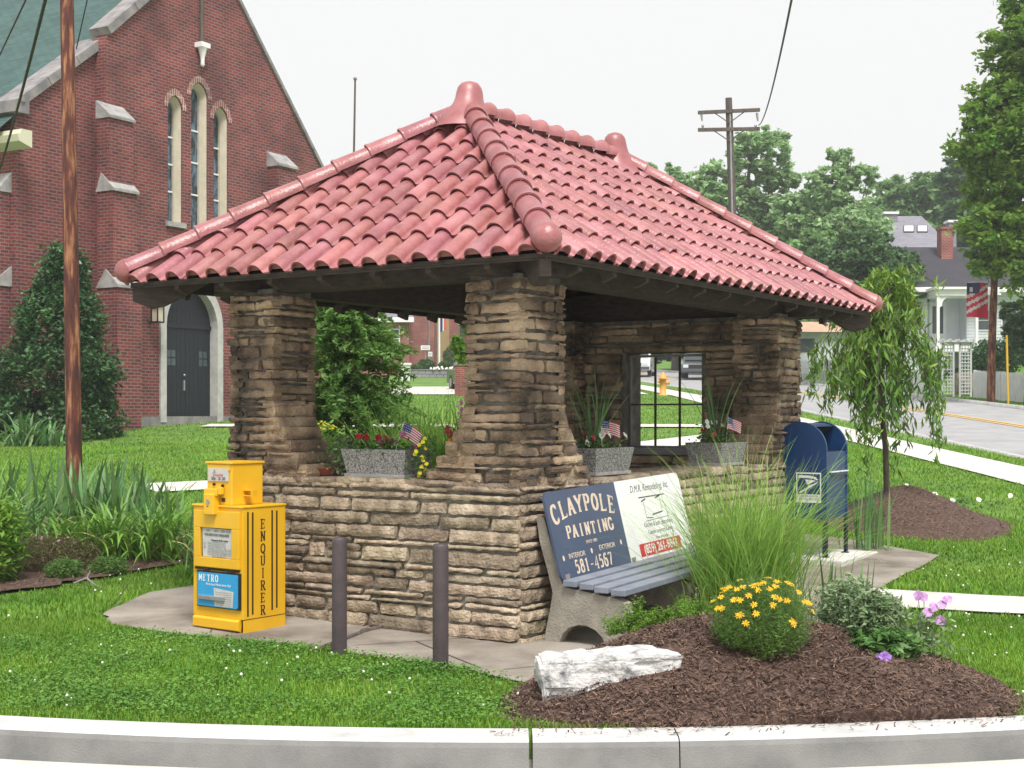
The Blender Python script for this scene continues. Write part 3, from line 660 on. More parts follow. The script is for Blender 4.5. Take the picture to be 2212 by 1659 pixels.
def blades(n, rs, base, L_, wd, tilt, bend, m, name, parent, seg=5, az=None, tint=None, taper=1.0, twist=0.0):
    """arching ribbons from base (n,3)"""
    az = rs.uniform(0, 2 * np.pi, n) if az is None else az
    L_ = L_ if hasattr(L_, '__len__') else np.full(n, L_); th0 = tilt; h = np.stack([np.cos(az), np.sin(az), 0 * az], 1); up = np.array([0, 0, 1.0])
    q = np.stack([-np.sin(az), np.cos(az), 0 * az], 1)
    if twist: 
        ta = rs.normal(0, twist, n)[:, None]; q = q * np.cos(ta) + h * np.sin(ta)
    p = base.copy(); rows = []
    for i in range(seg + 1):
        t = i / seg; wk = wd * (np.sqrt(max(0, 1 - t ** 1.6)) * (.55 + .45 * min(1, t * 5)) if taper else 1.0)
        if i == seg: wk = wd * .06
        wk = wk * np.ones(n); rows.append(np.stack([p - q * wk[:, None], p + q * wk[:, None]], 1))
        th = th0 + bend * (t + .5 / seg) ** 1.5
        p = p + (h * np.sin(th)[:, None] + up * np.cos(th)[:, None]) * (L_ / seg)[:, None]
    V = np.stack(rows, 1).reshape(n, -1, 3); k = V.shape[1]
    base_i = (np.arange(n) * k)[:, None, None]
    f = np.array([[2 * i, 2 * i + 1, 2 * i + 3, 2 * i + 2] for i in range(seg)])[None]
    F = (base_i + f).reshape(-1, 4)
    if tint is None: tint = rs.uniform(0, 1, n)
    return np_mesh(name, V.reshape(-1, 3), F, m, parent, tint=np.repeat(tint, seg), smooth=True)
def flower(mb, c, r_, petals=6, n=(0, -.6, .8), seed=0, wdt=.5):
    if isinstance(mb, FL): mb.a.append((Vector(c), r_, petals, n, seed, wdt))
    else: flower1(mb, c, r_, petals, n, seed, wdt)
def flower1(mb, c, r_, petals=6, n=(0, -.6, .8), seed=0, wdt=.5):
    rr = random.Random(seed); n = Vector(n).normalized(); a = n.orthogonal().normalized(); b = n.cross(a); c = Vector(c)
    for i in range(petals):
        t = 2 * math.pi * i / petals + rr.random() * .4; d = a * math.cos(t) + b * math.sin(t); e = n.cross(d); L_ = r_ * rr.uniform(.85, 1.15)
        mb.add([c, c + d * L_ * .6 - e * L_ * wdt + n * r_ * .15, c + d * L_ + n * r_ * rr.uniform(-.15, .2), c + d * L_ * .6 + e * L_ * wdt + n * r_ * .15], [(0, 1, 2, 3)], tint=rr.random())

# ------------------------------------------------------------------ the stone shelter
sh = thing("stone_shelter", "open stone shelter with red clay tile hipped roof at the street corner", "shelter", F0, RZ)
def bat(z): return .05 * (1 - z / 1.03) if z < 1.03 else 0.0
def one_stone(mb, o, u, n, x0, x1, z0, z1, p, depth, rr, batter=True):
    L_, H = x1 - x0, z1 - z0
    if L_ < .03: return
    nx_ = max(3, int(L_ / .05)); nz = 3 if H < .075 else 4
    ph = rr.random() * 50; sl = rr.uniform(-.006, .006); tl = rr.uniform(-.008, .008)
    def nzf(a, b): return .5 * math.sin(a * 31 + ph) * math.cos(b * 43 + ph * 2) + .5 * math.sin(a * 67 + ph * 3 + b * 29)
    vs = []
    for j in range(nz + 1):
        for i in range(nx_ + 1):
            a = i / nx_; b = j / nz; x = x0 + L_ * a; z = z0 + H * b
            eb = min(b, 1 - b); ea = min(a, 1 - a) * L_
            q = p * (1 if (eb > 0 and ea > 0) else .72) + .009 * nzf(x, z) + tl * (b - .5) * 2 * p / .03
            if j == 0: z += .007 * nzf(x * .8, 3)
            if j == nz: z += .006 * nzf(x * .8, 7)
            if i == 0: x += .007 * nzf(9, z) + (.008 if 0 < j < nz else .014)
            if i == nx_: x += .007 * nzf(4, z) - (.008 if 0 < j < nz else .014)
            z += sl * (a - .5) * 2
            vs.append(o + u * x + n * (q + (bat(z) if batter else 0)) + Vector((0, 0, z)))
    w_ = nx_ + 1
    fs = [(j * w_ + i, j * w_ + i + 1, (j + 1) * w_ + i + 1, (j + 1) * w_ + i) for j in range(nz) for i in range(nx_)]
    ring = [i for i in range(w_)] + [j * w_ + nx_ for j in range(1, nz + 1)] + [nz * w_ + i for i in range(nx_ - 1, -1, -1)] + [j * w_ for j in range(nz - 1, 0, -1)]
    m = len(vs); vs += [vs[k] - n * (depth + p) for k in ring]; k = len(ring)
    fs += [(ring[i], m + i, m + (i + 1) % k, ring[(i + 1) % k]) for i in range(k)]
    # winding: make the front face look along n
    if u.cross(Vector((0, 0, 1))).dot(n) < 0: fs = [f[::-1] for f in fs]
    mb.add(vs, fs, tint=min(1, max(0, rr.gauss(.5, .24))), smooth=False)
def stones(mb, o, u, n, z0, z1, lf, rf, seed, depth=.06, pr=(.012, .038), hole=None, ends=(.02, .02), hr=(.038, .108), lr=(.17, .78)):
    rr = random.Random(seed); o, u, n = Vector(o), Vector(u), Vector(n); z = z0
    while z < z1 - .02:
        h = rr.uniform(*hr)
        if z + h > z1 - .03: h = z1 - z
        zm = z + h / 2; x = lf(zm) - ends[0] + rr.uniform(-.012, .008); xe = rf(zm) + ends[1] + rr.uniform(-.008, .012)
        while x < xe - .01:
            L_ = rr.uniform(*lr) * (1.15 if h < .08 else .8)
            if xe - (x + L_) < .09: L_ = xe - x
            a, b = x, x + L_
            if not (hole and hole(.5 * (a + b), zm, a, b)):
                gap = rr.uniform(.006, .017)
                if h > .095 and rr.random() < .25 and L_ > .2:      # two thin stones stacked
                    m_ = z + h * rr.uniform(.42, .58)
                    one_stone(mb, o, u, n, a, b - gap, z, m_ - .006, rr.uniform(*pr), depth, rr); one_stone(mb, o, u, n, a, b - gap, m_ + .004, z + h - .012, rr.uniform(*pr), depth, rr)
                else: one_stone(mb, o, u, n, a, b - gap, z + rr.uniform(-.003, .003), z + h - rr.uniform(.012, .026), rr.uniform(*pr), depth, rr)
            x += L_
        z += h
X0, X1, Y0, Y1, WT, ZT, ZC = .515, 5.335, .515, 3.025, .40, 1.03, 2.36
CX, CY = .53, .40
ex, ey, ez = Vector((1, 0, 0)), Vector((0, 1, 0)), Vector((0, 0, 1))
def fl(z): return .36 * max(0, min(1, (1.56 - z) / .53)) ** 1.5 if z > 1.0 else 0
# low walls: front and right-hand
def wall_part(name, core, faces, parent=sh, sm=None):
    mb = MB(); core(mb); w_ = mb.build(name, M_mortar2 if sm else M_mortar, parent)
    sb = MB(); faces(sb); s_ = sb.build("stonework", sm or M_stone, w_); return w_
drain = lambda xm, zm, a, b: (a < 1.53 < b and zm < .12) or (a < 1.66 < b and zm < .10)
wall_part("low_wall", lambda m: (m.box(X0 + .012, X0 + WT, Y0 + .012, 1.50, -.1, ZT), m.box(X0 + .012, X0 + WT, 1.62, Y1, -.1, ZT), m.box(X0 + .012, X0 + WT - .01, 1.50, 1.62, .13, ZT - .002),
          m.prism([(0, 0), (-.05, 0), (0, .9)], (X0 + .012, Y0 + .02, 0), ex, ez, ey, .965), m.prism([(0, 0), (-.05, 0), (0, .9)], (X0 + .012, 1.62, 0), ex, ez, ey, 1.38)),
          lambda s: (stones(s, (X0, 0, 0), ey, -ex, 0, ZT, lambda z: Y0, lambda z: Y1, 31, hole=lambda xm, zm, a, b: zm < .12 and a < 1.60 and b > 1.53 and (b - a) < 2 and (xm > 1.45 and xm < 1.7)),
                     stones(s, (X0 + WT, 0, 0), ey, ex, .3, ZT, lambda z: Y0 + .4, lambda z: Y1 - .3, 32, lr=(.25, .6))))
wall_part("low_wall", lambda m: (m.box(X0 + WT + .002, X1, Y0 + .012, Y0 + WT - .005, -.1, ZT - .004), m.prism([(0, 0), (-.05, 0), (0, .9)], (X0 + .02, Y0 + .012, 0), ey, ez, ex, 4.8)),
          lambda s: (stones(s, (0, Y0, 0), ex, -ey, 0, ZT, lambda z: X0, lambda z: X1, 33),
                     stones(s, (0, Y0 + WT, 0), ex, ey, .3, ZT, lambda z: X0 + .4, lambda z: X1 - .3, 34, lr=(.25, .6))))
# capping stones along the wall tops
def coping(s, o, u, n, a, b, seed):
    rr = random.Random(seed); x = a; o, u, n = Vector(o), Vector(u), Vector(n)
    while x < b - .05:
        L_ = min(rr.uniform(.28, .6), b - x)
        if b - x - L_ < .12: L_ = b - x
        one_stone(s, o, u, n, x, x + L_ - .012, ZT - .045 + rr.uniform(-.004, .004), ZT + .012 + rr.uniform(-.006, .008), .03, WT + .02, rr, batter=False); x += L_
mbc = MB(); coping(mbc, (X0, 0, 0), ey, -ex, Y0 - .02, Y1 + .02, 41); coping(mbc, (0, Y0, 0), ex, -ey, X0 + WT + .03, X1, 42)
mbc.build("wall_coping", M_stone, sh)
# columns
def column(cx0, cx1, cy0, cy1, fy=0, fx=0, seed=1, zb=1.0):
    def core(m):
        m.box(cx0 + .01, cx1 - .01, cy0 + .01, cy1 - .01, zb - .1, ZC + .03)
        zs = [1.56, 1.45, 1.35, 1.25, 1.15, 1.02]
        if fy: m.prism([(0, zs[0])] + [(fy * fl(z) * .95, z) for z in zs[1:]] + [(0, 1.02)], (X0 + .015, cy1 - .012 if fy > 0 else cy0 + .012, 0), ey, ez, ex, WT - .03)
        if fx: m.prism([(0, zs[0])] + [(fx * fl(z) * .95, z) for z in zs[1:]] + [(0, 1.02)], (cx1 - .012 if fx > 0 else cx0 + .012, Y0 + .015, 0), ex, ez, ey, WT - .03)
    def faces(s):
        k = dict(lr=(.14, .48), hr=(.036, .088), pr=(.008, .05))
        a = (lambda z: cy0 - (fl(z) if fy < 0 else 0)); b = (lambda z: cy1 + (fl(z) if fy > 0 else 0))
        c = (lambda z: cx0 - (fl(z) if fx < 0 else 0)); d = (lambda z: cx1 + (fl(z) if fx > 0 else 0))
        stones(s, (cx0, 0, 0), ey, -ex, zb, ZC, a, b, seed, **k); stones(s, (0, cy0, 0), ex, -ey, zb, ZC, c, d, seed + 1, **k)
        stones(s, (cx1, 0, 0), ey, ex, zb, ZC, lambda z: cy0, lambda z: cy1, seed + 2, **k); stones(s, (0, cy1, 0), ex, ey, zb, ZC, lambda z: cx0, lambda z: cx1, seed + 3, **k)
        # stepped stones of the flared foot, running through the wall's thickness
        rr = random.Random(seed + 9)
        for zz in [1.04, 1.13, 1.21, 1.30, 1.38, 1.47]:
            for (on, sg, kind) in ((fy, fy, 'y'), (fx, fx, 'x')):
                if not on: continue
                e = fl(zz + .04) + .03; h = .082
                if kind == 'y':
                    y0 = cy1 if sg > 0 else cy0; yy = sorted((y0 - sg * .05, y0 + sg * e)); one_stone(s, Vector((X0, 0, 0)), ey, -ex, yy[0], yy[1], zz, zz + h, rr.uniform(.0, .02), WT - .01, rr)
                else:
                    x0_ = cx1 if sg > 0 else cx0; xx = sorted((x0_ - sg * .05, x0_ + sg * e)); one_stone(s, Vector((0, Y0, 0)), ex, -ey, xx[0], xx[1], zz, zz + h, rr.uniform(.0, .02), WT - .01, rr)
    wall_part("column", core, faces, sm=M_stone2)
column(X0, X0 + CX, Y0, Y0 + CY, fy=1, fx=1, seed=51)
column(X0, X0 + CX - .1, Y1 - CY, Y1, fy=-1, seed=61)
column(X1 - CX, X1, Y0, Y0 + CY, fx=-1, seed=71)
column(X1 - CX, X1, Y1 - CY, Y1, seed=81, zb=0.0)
# far end wall with the window
WY0, WY1, WZ0, WZ1 = 1.337, 2.16, 1.15, 2.05
XW = X1 - .36
def far_core(m):
    m.box(XW + .01, X1 - .01, Y0 + CY + .0, WY0, 0, ZC + .02); m.box(XW + .01, X1 - .01, WY1, Y1 - CY, 0, ZC + .02)
    m.box(XW + .01, X1 - .01, WY0, WY1, 0, WZ0 - .06); m.box(XW + .01, X1 - .01, WY0, WY1, WZ1 + .03, ZC + .02)
def far_faces(s):
    hole = lambda xm, zm, a, b: (a < WY1 + .0 and b > WY0 - .0) and WZ0 - .06 < zm < WZ1 + .03
    def strips(o, n, sd):
        stones(s, o, ey, n, 0, WZ0 - .05, lambda z: Y0 + CY, lambda z: Y1 - CY, sd, ends=(0, 0)); stones(s, o, ey, n, WZ1 + .02, ZC, lambda z: Y0 + CY, lambda z: Y1 - CY, sd + 1, ends=(0, 0))
        stones(s, o, ey, n, WZ0 - .05, WZ1 + .02, lambda z: Y0 + CY, lambda z: WY0 - .03, sd + 2, ends=(0, 0)); stones(s, o, ey, n, WZ0 - .05, WZ1 + .02, lambda z: WY1 + .03, lambda z: Y1 - CY, sd + 3, ends=(0, 0))
    strips((XW, 0, 0), -ex, 91); strips((X1, 0, 0), ex, 95)
    for yy, n in ((WY0, ey), (WY1, -ey)): stones(s, (0, yy - n.y * .03, 0), ex, n, WZ0 - .02, WZ1 + .02, lambda z: XW, lambda z: X1, 99, ends=(0, 0), pr=(.01, .02), lr=(.3, .4))
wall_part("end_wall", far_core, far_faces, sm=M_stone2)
wf = MB(); fx0 = XW + .10
for a, b, c, d in ((WY0 - .01, WY0 + .02, WZ0, WZ1), (WY1 - .02, WY1 + .01, WZ0, WZ1), (WY0 + .02, WY1 - .02, WZ0, WZ0 + .022), (WY0 + .02, WY1 - .02, WZ1 - .022, WZ1)): wf.box(fx0, fx0 + .04, a, b, c, d)
win = wf.build("window", M_limeold, sh)
mt = MB(); W3 = (WY1 - WY0 - .04) / 3
for i in (1, 2): mt.box(fx0 + .008, fx0 + .03, WY0 + .02 + W3 * i - .008, WY0 + .02 + W3 * i + .008, WZ0 + .02, WZ1 - .02)
zc_ = .5 * (WZ0 + WZ1) - .03; mt.box(fx0 + .010, fx0 + .028, WY0 + .02, WY1 - .02, zc_ - .008, zc_ + .008); mt.build("muntins", M_rafter, win)
sil = MB(); sil.box(XW - .07, X1 + .03, WY0 - .10, WY1 + .12, WZ0 - .06, WZ0 - .002); sil.build("window_sill", M_limeold, sh, bevel=.006)
fm_ = MB(); fm_.box(X0 + WT, X1 - .36, Y0 + WT, Y1, -.05, .06); fm_.build("floor_slab", M_apron, sh)
# timber: plates, rafters, boards
ZE, WE, LE = 2.441, 3.54, 5.85
RISE = 1.285; PT = RISE / 1.77
bm_ = [((X0 + .06, X0 + .24), (Y0, Y1)), ((X1 - .24, X1 - .06), (Y0, Y1))]
for (a, b), (c, d) in bm_: m = MB(); m.box(a, b, c - .25, d + .25, ZC + .005, ZC + .30); m.build("wall_plate", M_rafter, sh, bevel=.004)
for c in (Y0 + .06, Y1 - .24): m = MB(); m.box(X0 - .25, X1 + .25, c, c + .18, ZC + .008, ZC + .27); m.build("wall_plate", M_rafter, sh, bevel=.004)
rf = MB()
def zr(d): return ZE + d * PT
P4 = [(0, 0), (LE, 0), (LE, WE), (0, WE)]; RA = (1.77, 1.77); RB = (LE - 1.77, 1.77)
for (p, q, r1, r2) in ((P4[0], P4[1], RB, RA), (P4[1], P4[2], RB, RB), (P4[2], P4[3], RA, RB), (P4[3], P4[0], RA, RA)):
    vs = [(p[0], p[1], ZE - .035), (q[0], q[1], ZE - .035), (r1[0], r1[1], ZE + RISE - .035)] + ([(r2[0], r2[1], ZE + RISE - .035)] if r1 != r2 else [])
    rf.add(vs, [tuple(range(len(vs)))])
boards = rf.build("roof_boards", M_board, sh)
roof = boards
def rafter(mb_, p, d, L_, z0, wd=.045, hh=.09):
    """from p (eave point) inwards along d; the tail is cut to a slanting foot"""
    d = Vector((d[0], d[1], 0)).normalized(); s = Vector((-d.y, d.x, 0)); zt = z0 - .037
    prof_ = [(.0, 0), (.0, -.035), (.09, -.035 - .035), (.10, -hh + PT * .10), (L_, PT * L_ - hh), (L_, PT * L_)]
    poly = [(a, b) for a, b in prof_]
    mb_.prism(poly, Vector((p[0], p[1], zt)) - s * wd / 2, d, ez, s, wd)
k = 0
def put_rafter(p, d, L_):
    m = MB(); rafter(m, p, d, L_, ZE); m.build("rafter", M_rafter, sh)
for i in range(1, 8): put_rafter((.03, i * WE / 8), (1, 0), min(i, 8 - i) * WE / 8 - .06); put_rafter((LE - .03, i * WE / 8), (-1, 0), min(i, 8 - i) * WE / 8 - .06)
for i in range(1, 13):
    xx = i * LE / 13; L_ = min(xx, LE - xx, 1.77) - .06
    put_rafter((xx, .03), (0, 1), L_); put_rafter((xx, WE - .03), (0, -1), L_)
for (p, d) in (((0, 0), (1, 1)), ((LE, 0), (-1, 1)), ((LE, WE), (-1, -1)), ((0, WE), (1, -1))):
    m = MB(); dv = Vector((d[0], d[1], 0)).normalized(); sv = Vector((-dv.y, dv.x, 0)); pp = PT / math.sqrt(2)
    m.prism([(.02, -.0), (.02, -.10), (.16, -.15), (.25, -.13), (2.45, pp * 2.45 - .15), (2.45, pp * 2.45)], Vector((p[0], p[1], ZE - .04)) - sv * .035, dv, ez, sv, .07); m.build("hip_rafter", M_rafter, sh)
fb_ = MB()
for a, b, c, d in ((.004, .022, .0, WE), (LE - .022, LE - .004, 0, WE), (.022, LE - .022, .004, .022), (.022, LE - .022, WE - .022, WE - .004)): fb_.box(a, b, c, d, ZE - .045, ZE - .005)
fb_.build("eave_board", M_rafter, sh)
# tiles
def slope_tiles(name, o, e, inw, W, seed, top):
    """o: eave corner, e: along the eave, inw: horizontal direction up-slope"""
    rr = random.Random(seed); o, e, inw = Vector(o), Vector(e), Vector(inw)
    p = .1967; n = round(W / p); p = W / n; run = 1.77; sl = math.hypot(run, RISE); nc = 8; exx = sl / nc
    sv = (inw * run + ez * RISE).normalized(); nv = e.cross(sv)
    if nv.z < 0: nv = -nv
    cr = run / sl
    prof_ = [(-.5, .002), (-.42, .0), (-.33, .003), (-.315, .018), (-.275, .036), (-.20, .053), (-.10, .063), (0, .066), (.10, .063), (.20, .053), (.275, .036), (.315, .018), (.33, .003), (.42, .0), (.5, .002)]
    mb = MB()
    for j in range(nc):
        s0 = j * exx - (.035 if j == 0 else 0) - .012; s1 = (j + 1) * exx + .02
        for i in range(n):
            xc = (i + .5) * p; dmin = s0 * cr
            if xc + .5 * p < dmin or xc - .5 * p > W - dmin: continue
            lift = .022 + rr.uniform(-.003, .003); dx = rr.uniform(-.003, .003); ds = rr.uniform(-.006, .006); tt = min(1, max(0, rr.gauss(.5, .22))); vs = []
            for (ss, lf_, sc_) in ((s0 + ds, lift, 1.0), ((s0 + s1) / 2, lift * .5, .97), (s1, .0, .93)):
                for (xn_, h) in prof_:
                    x = xc + dx + xn_ * p * (sc_ if abs(xn_) < .4 else 1); dd = ss * cr; x = max(dd - .03, min(W - dd + .03, x))
                    vs.append(o + e * x + sv * ss + nv * (h * sc_ + lf_ + .0))
            m_ = len(prof_)
            vs += [vs[q] - nv * .013 + sv * .004 for q in range(m_)]
            fs = [(r_ * m_ + q, r_ * m_ + q + 1, (r_ + 1) * m_ + q + 1, (r_ + 1) * m_ + q) for r_ in range(2) for q in range(m_ - 1)]
            fl_ = [(3 * m_ + q, 3 * m_ + q + 1, q + 1, q) for q in range(m_ - 1)]
            if e.cross(sv).z < 0: fs = [f[::-1] for f in fs]; fl_ = [f[::-1] for f in fl_]
            mb.add(vs, fs, tint=tt, smooth=True); mb.add(vs, fl_, tint=0.12)
            if j == 0:   # mortar-filled barrel end
                b_ = [vs[q] - nv * .013 + sv * .03 for q in range(3, 12)]
                mb.add(b_, [tuple(range(len(b_)))], tint=0.05)
    return mb.build(name, M_tile, sh)
slope_tiles("tile_slope", (0, 0, ZE), ey, ex, WE, 1, 0); slope_tiles("tile_slope", (0, 0, ZE), ex, ey, LE, 2, 0)
slope_tiles("tile_slope", (LE, 0, ZE), ey, -ex, WE, 3, 0); slope_tiles("tile_slope", (0, WE, ZE), ex, -ey, LE, 4, 0)
def caps(name, p, q, n, r0, r1, knob=False, seed=0, lift=.02, step=.011):
    """overlapping half-round caps from low end p to high end q"""
    rr = random.Random(seed); p, q = Vector(p), Vector(q); d = (q - p); L_ = d.length / n; d.normalize(); s = d.cross(ez).normalized(); upv = s.cross(d).normalized()
    if upv.z < 0: upv = -upv
    mb = MB(); m_ = 13
    for i in range(n):
        a = i * L_ - .0; tt = rr.uniform(.35, .65); vs = []
        for (ss, r_, lf_) in ((a, r0, step), (a + .014, r0 + .003, step), (a + .02, r0 - .003, step), (a + L_ + .02, r1, 0)):
            for k_ in range(m_):
                an = R(-12 + 204 * k_ / (m_ - 1)); vs.append(p + d * ss + s * math.cos(an) * r_ + upv * (math.sin(an) * r_ + lift + lf_))
        vs += [p + d * (a + .002) + s * math.cos(R(-12 + 204 * k_ / (m_ - 1))) * (r0 - .014) + upv * (math.sin(R(-12 + 204 * k_ / (m_ - 1))) * (r0 - .014) + lift + step) for k_ in range(m_)]
        fs = [(r_ * m_ + k_, r_ * m_ + k_ + 1, (r_ + 1) * m_ + k_ + 1, (r_ + 1) * m_ + k_) for r_ in range(3) for k_ in range(m_ - 1)]
        if s.cross(upv).dot(d) < 0: fs = [f[::-1] for f in fs]
        mb.add(vs, fs, tint=tt, smooth=True); mb.add(vs, [(4 * m_ + k_, 4 * m_ + k_ + 1, k_ + 1, k_) for k_ in range(m_ - 1)], tint=.1)
    if knob:
        c = p + upv * (lift + .012) ; vs = []; rows = 7
        for i in range(rows):
            b = R(90 * i / (rows - 1))
            for k_ in range(16):
                an = 2 * math.pi * k_ / 16; rr_ = (r0 + .004) * math.cos(b); vs.append(c + s * math.cos(an) * rr_ + upv * math.sin(an) * rr_ - d * math.sin(b) * (r0 + .01))
        mb.add(vs, [(i * 16 + k_, i * 16 + (k_ + 1) % 16, (i + 1) * 16 + (k_ + 1) % 16, (i + 1) * 16 + k_) for i in range(rows - 1) for k_ in range(16)], tint=.5, smooth=True)
    return mb.build(name, M_tile, sh)
ZR = ZE + RISE
for i, (c, q) in enumerate(((P4[0], RA), (P4[1], RB), (P4[2], RB), (P4[3], RA))): caps("hip_cap", (c[0], c[1], ZE + .055), (q[0], q[1], ZR + .06), 10, .088, .078, True, i)
caps("ridge_cap", (RB[0], 1.77, ZR + .05), (RA[0], 1.77, ZR + .045), 9, .092, .066, False, 9, step=.022)
def finial(x, sg):
    mb = MB(); n = 20; rows = [(-.10, .235, .20, -.06), (-.04, .205, .17, -.055), (.01, .170, .14, -.04), (.06, .137, .118, -.025), (.10, .115, .102, -.012), (.14, .102, .094, -.004), (.18, .095, .089, 0), (.215, .085, .080, 0), (.243, .063, .060, 0), (.258, .024, .024, 0)]
    vs = [(x + sg * off + a * 1.14 * math.cos(2 * math.pi * k_ / n), 1.77 + b * 1.1 * math.sin(2 * math.pi * k_ / n), ZR + .02 + z * 1.06) for z, a, b, off in rows for k_ in range(n)]
    mb.add(vs, [(i * n + k_, i * n + (k_ + 1) % n, (i + 1) * n + (k_ + 1) % n, (i + 1) * n + k_) for i in range(len(rows) - 1) for k_ in range(n)] + [tuple((len(rows) - 1) * n + k_ for k_ in range(n))], smooth=True)
    mb.build("finial", M_finial, sh)
finial(RA[0], 1); finial(RB[0], -1)

# drain pipe
m = MB(); a = SL(.60, 1.56, .055); b = SL(.30, 1.60, .035); c = Vector(((693 - 1106) / 3000 * 8.62, 8.62, .03)); c2 = c + Vector((-.06, -.05, -.01))
o = m.tube([a, b, (b + c) / 2, c, c2], .017, 8).tube([b - (b - a).normalized() * .02, b + (c - b).normalized() * .05], .022, 8).build("drain_pipe", M_polegrey)
tag(o, "thin grey drain pipe coming out of the hole at the foot of the shelter wall", "pipe")

# ------------------------------------------------------------------ church
ch = thing("church", "red brick gabled church with green shingled roof and three lancet windows", "church", (-8.24, 33, 1.27), R(60))
def gothic(x0, x1, z0, zs, za, n=8):
    """outline with a pointed arch from spring zs to apex za"""
    w2 = (x1 - x0) / 2; cx_ = (x0 + x1) / 2; h = za - zs; r_ = (w2 * w2 + h * h) / (2 * w2); pts = [(x0, z0), (x1, z0), (x1, zs)]
    a1 = math.asin(min(1, h / r_))
    for i in range(1, n + 1):
        a_ = a1 * i / n; pts.append((x1 - r_ + r_ * math.cos(a_), zs + r_ * math.sin(a_)))
    for i in range(n - 1, -1, -1):
        a_ = a1 * i / n; pts.append((x0 + r_ - r_ * math.cos(a_), zs + r_ * math.sin(a_)))
    return pts
AP = (1.55, 11.75); wins = [(.09, .56, 4.77, 7.50, 7.80), (.88, 1.45, 4.65, 7.93, 8.28), (1.68, 2.19, 4.77, 7.50, 7.83)]
def holed(mb_, cut):
    """solid wall with prisms cut through it"""
    o = mb_.build("gable_wall", M_brick, None)
    for i, poly in enumerate(cut):
        cm = MB(); cm.prism(poly, (0, .55, 0), (1, 0, 0), (0, 0, 1), (0, -1, 0), 1.2); c_ = cm.build("cutter", M_brick)
        md = o.modifiers.new("b%d" % i, 'BOOLEAN'); md.operation = 'DIFFERENCE'; md.object = c_; md.solver = 'EXACT'
    dg = bpy.context.evaluated_depsgraph_get(); me = bpy.data.meshes.new_from_object(o.evaluated_get(dg))
    for md in list(o.modifiers): c_ = md.object; o.modifiers.remove(md); bpy.data.objects.remove(c_)
    o.data = me; return o
ZL = 6.55
wallp = MB(); wallp.prism([(-1.9, -1.5), (6.0, -1.5), (6.0, 6.9), AP, (-1.9, AP[1] - .89 * 3.45)], (0, .4, 0), (1, 0, 0), (0, 0, 1), (0, -1, 0), .4)
gw = holed(wallp, [gothic(-.02, 1.79, -.3, 2.3, 3.28)] + [gothic(a, b, c, d, e) for a, b, c, d, e in wins]); gw.parent = ch
me = gw.data; ul = me.uv_layers.get("uv") or me.uv_layers.new(name="uv")
for p in me.polygons:
    for li, vi in zip(p.loop_indices, p.vertices):
        co = me.vertices[vi].co; ul.data[li].uv = (co.x if abs(p.normal.y) > .5 else co.y, co.z if abs(p.normal.z) < .5 else co.y)
m = MB(); m.prism([(-4.13, -1.5), (-1.9, -1.5), (-1.9, 8.38), (-4.13, 6.62)], (0, .9, 0), (1, 0, 0), (0, 0, 1), (0, -1, 0), .58); m.build("aisle_wall", M_brick, ch, uv=True)
m = MB(); m.box(-4.12, -3.9, .9, 26, -1.5, 5.95); m.build("side_wall", M_brick, ch, uv=True)
m = MB(); m.box(5.7, 5.98, .4, 26, -1.5, 6.6); m.build("side_wall", M_brick, ch, uv=True)
# roof planes
m = MB()
for sg, x1, z1 in ((-1, -4.75, AP[1] - .89 * 6.30), (1, 6.3, AP[1] - 1.09 * 4.75)):
    vs = [(AP[0], .30, AP[1] - .12), (AP[0], 26, AP[1] - .12), (x1, 26, z1 - .12), (x1, .30, z1 - .12)]
    m.add(vs, [(0, 1, 2, 3) if sg < 0 else (3, 2, 1, 0)])
m.build("roof", M_shingle, ch, uv=True)
m = MB()   # coping stones on the rakes
def rake(x0, z0, x1, z1, y0, y1, t):
    d = Vector((x1 - x0, 0, z1 - z0)).normalized(); n = Vector((-d.z, 0, d.x)); n = n if n.z > 0 else -n
    L_ = math.hypot(x1 - x0, z1 - z0); k_ = max(1, int(L_ / .9))
    for i in range(k_):
        a = Vector((x0, 0, z0)) + d * (L_ * i / k_ + .006); b = Vector((x0, 0, z0)) + d * (L_ * (i + 1) / k_ - .006)
        vs = [(a.x, y0, a.z), (b.x, y0, b.z), (b.x, y1, b.z), (a.x, y1, a.z)]; vs += [(p[0] + n.x * t, p[1], p[2] + n.z * t) for p in vs]
        m.add(vs, [(3, 2, 1, 0), (4, 5, 6, 7), (0, 1, 5, 4), (1, 2, 6, 5), (2, 3, 7, 6), (3, 0, 4, 7)])
rake(-1.80, AP[1] - .89 * 3.35, AP[0], AP[1], -.10, .50, .20); rake(-4.05, 6.72, -1.62, 8.62, .20, .95, .20); rake(6.25, 6.62, AP[0], AP[1], -.06, .46, .10)
m.box(-4.25, -3.85, .2, .95, 6.60, 6.86)
m.build("coping", M_limeold, ch, bevel=.01)
# buttresses
def buttress(x, w_, steps, z0=-1.5):
    b = MB()
    for (zt, d) in steps:
        c = MB()
        b.box(x, x + w_, -d, 0 if d < 5 else 0, z0 if zt == steps[0][0] else prev, zt)
        c.add([(x - .03, -d - .05, zt), (x + w_ + .03, -d - .05, zt), (x + w_ + .03, .02, zt), (x - .03, .02, zt), (x - .03, -d - .05, zt + .06), (x + w_ + .03, -d - .05, zt + .06), (x + w_ + .03, -(d - .34) if d > .4 else .02, zt + .06 + .36), (x - .03, -(d - .34) if d > .4 else .02, zt + .42)],
              [(0, 1, 2, 3)[::-1], (0, 1, 5, 4), (4, 5, 6, 7), (1, 2, 6, 5), (3, 0, 4, 7)])
        prev = zt; c.build("buttress_cap", M_lime, ch)
    b.build("buttress", M_brick, ch, uv=True)
buttress(-2.13, .74, [(3.0, .62), (5.16, .48), (6.80, .36)]); buttress(3.72, .74, [(3.0, .62), (5.1, .48), (6.62, .36)])
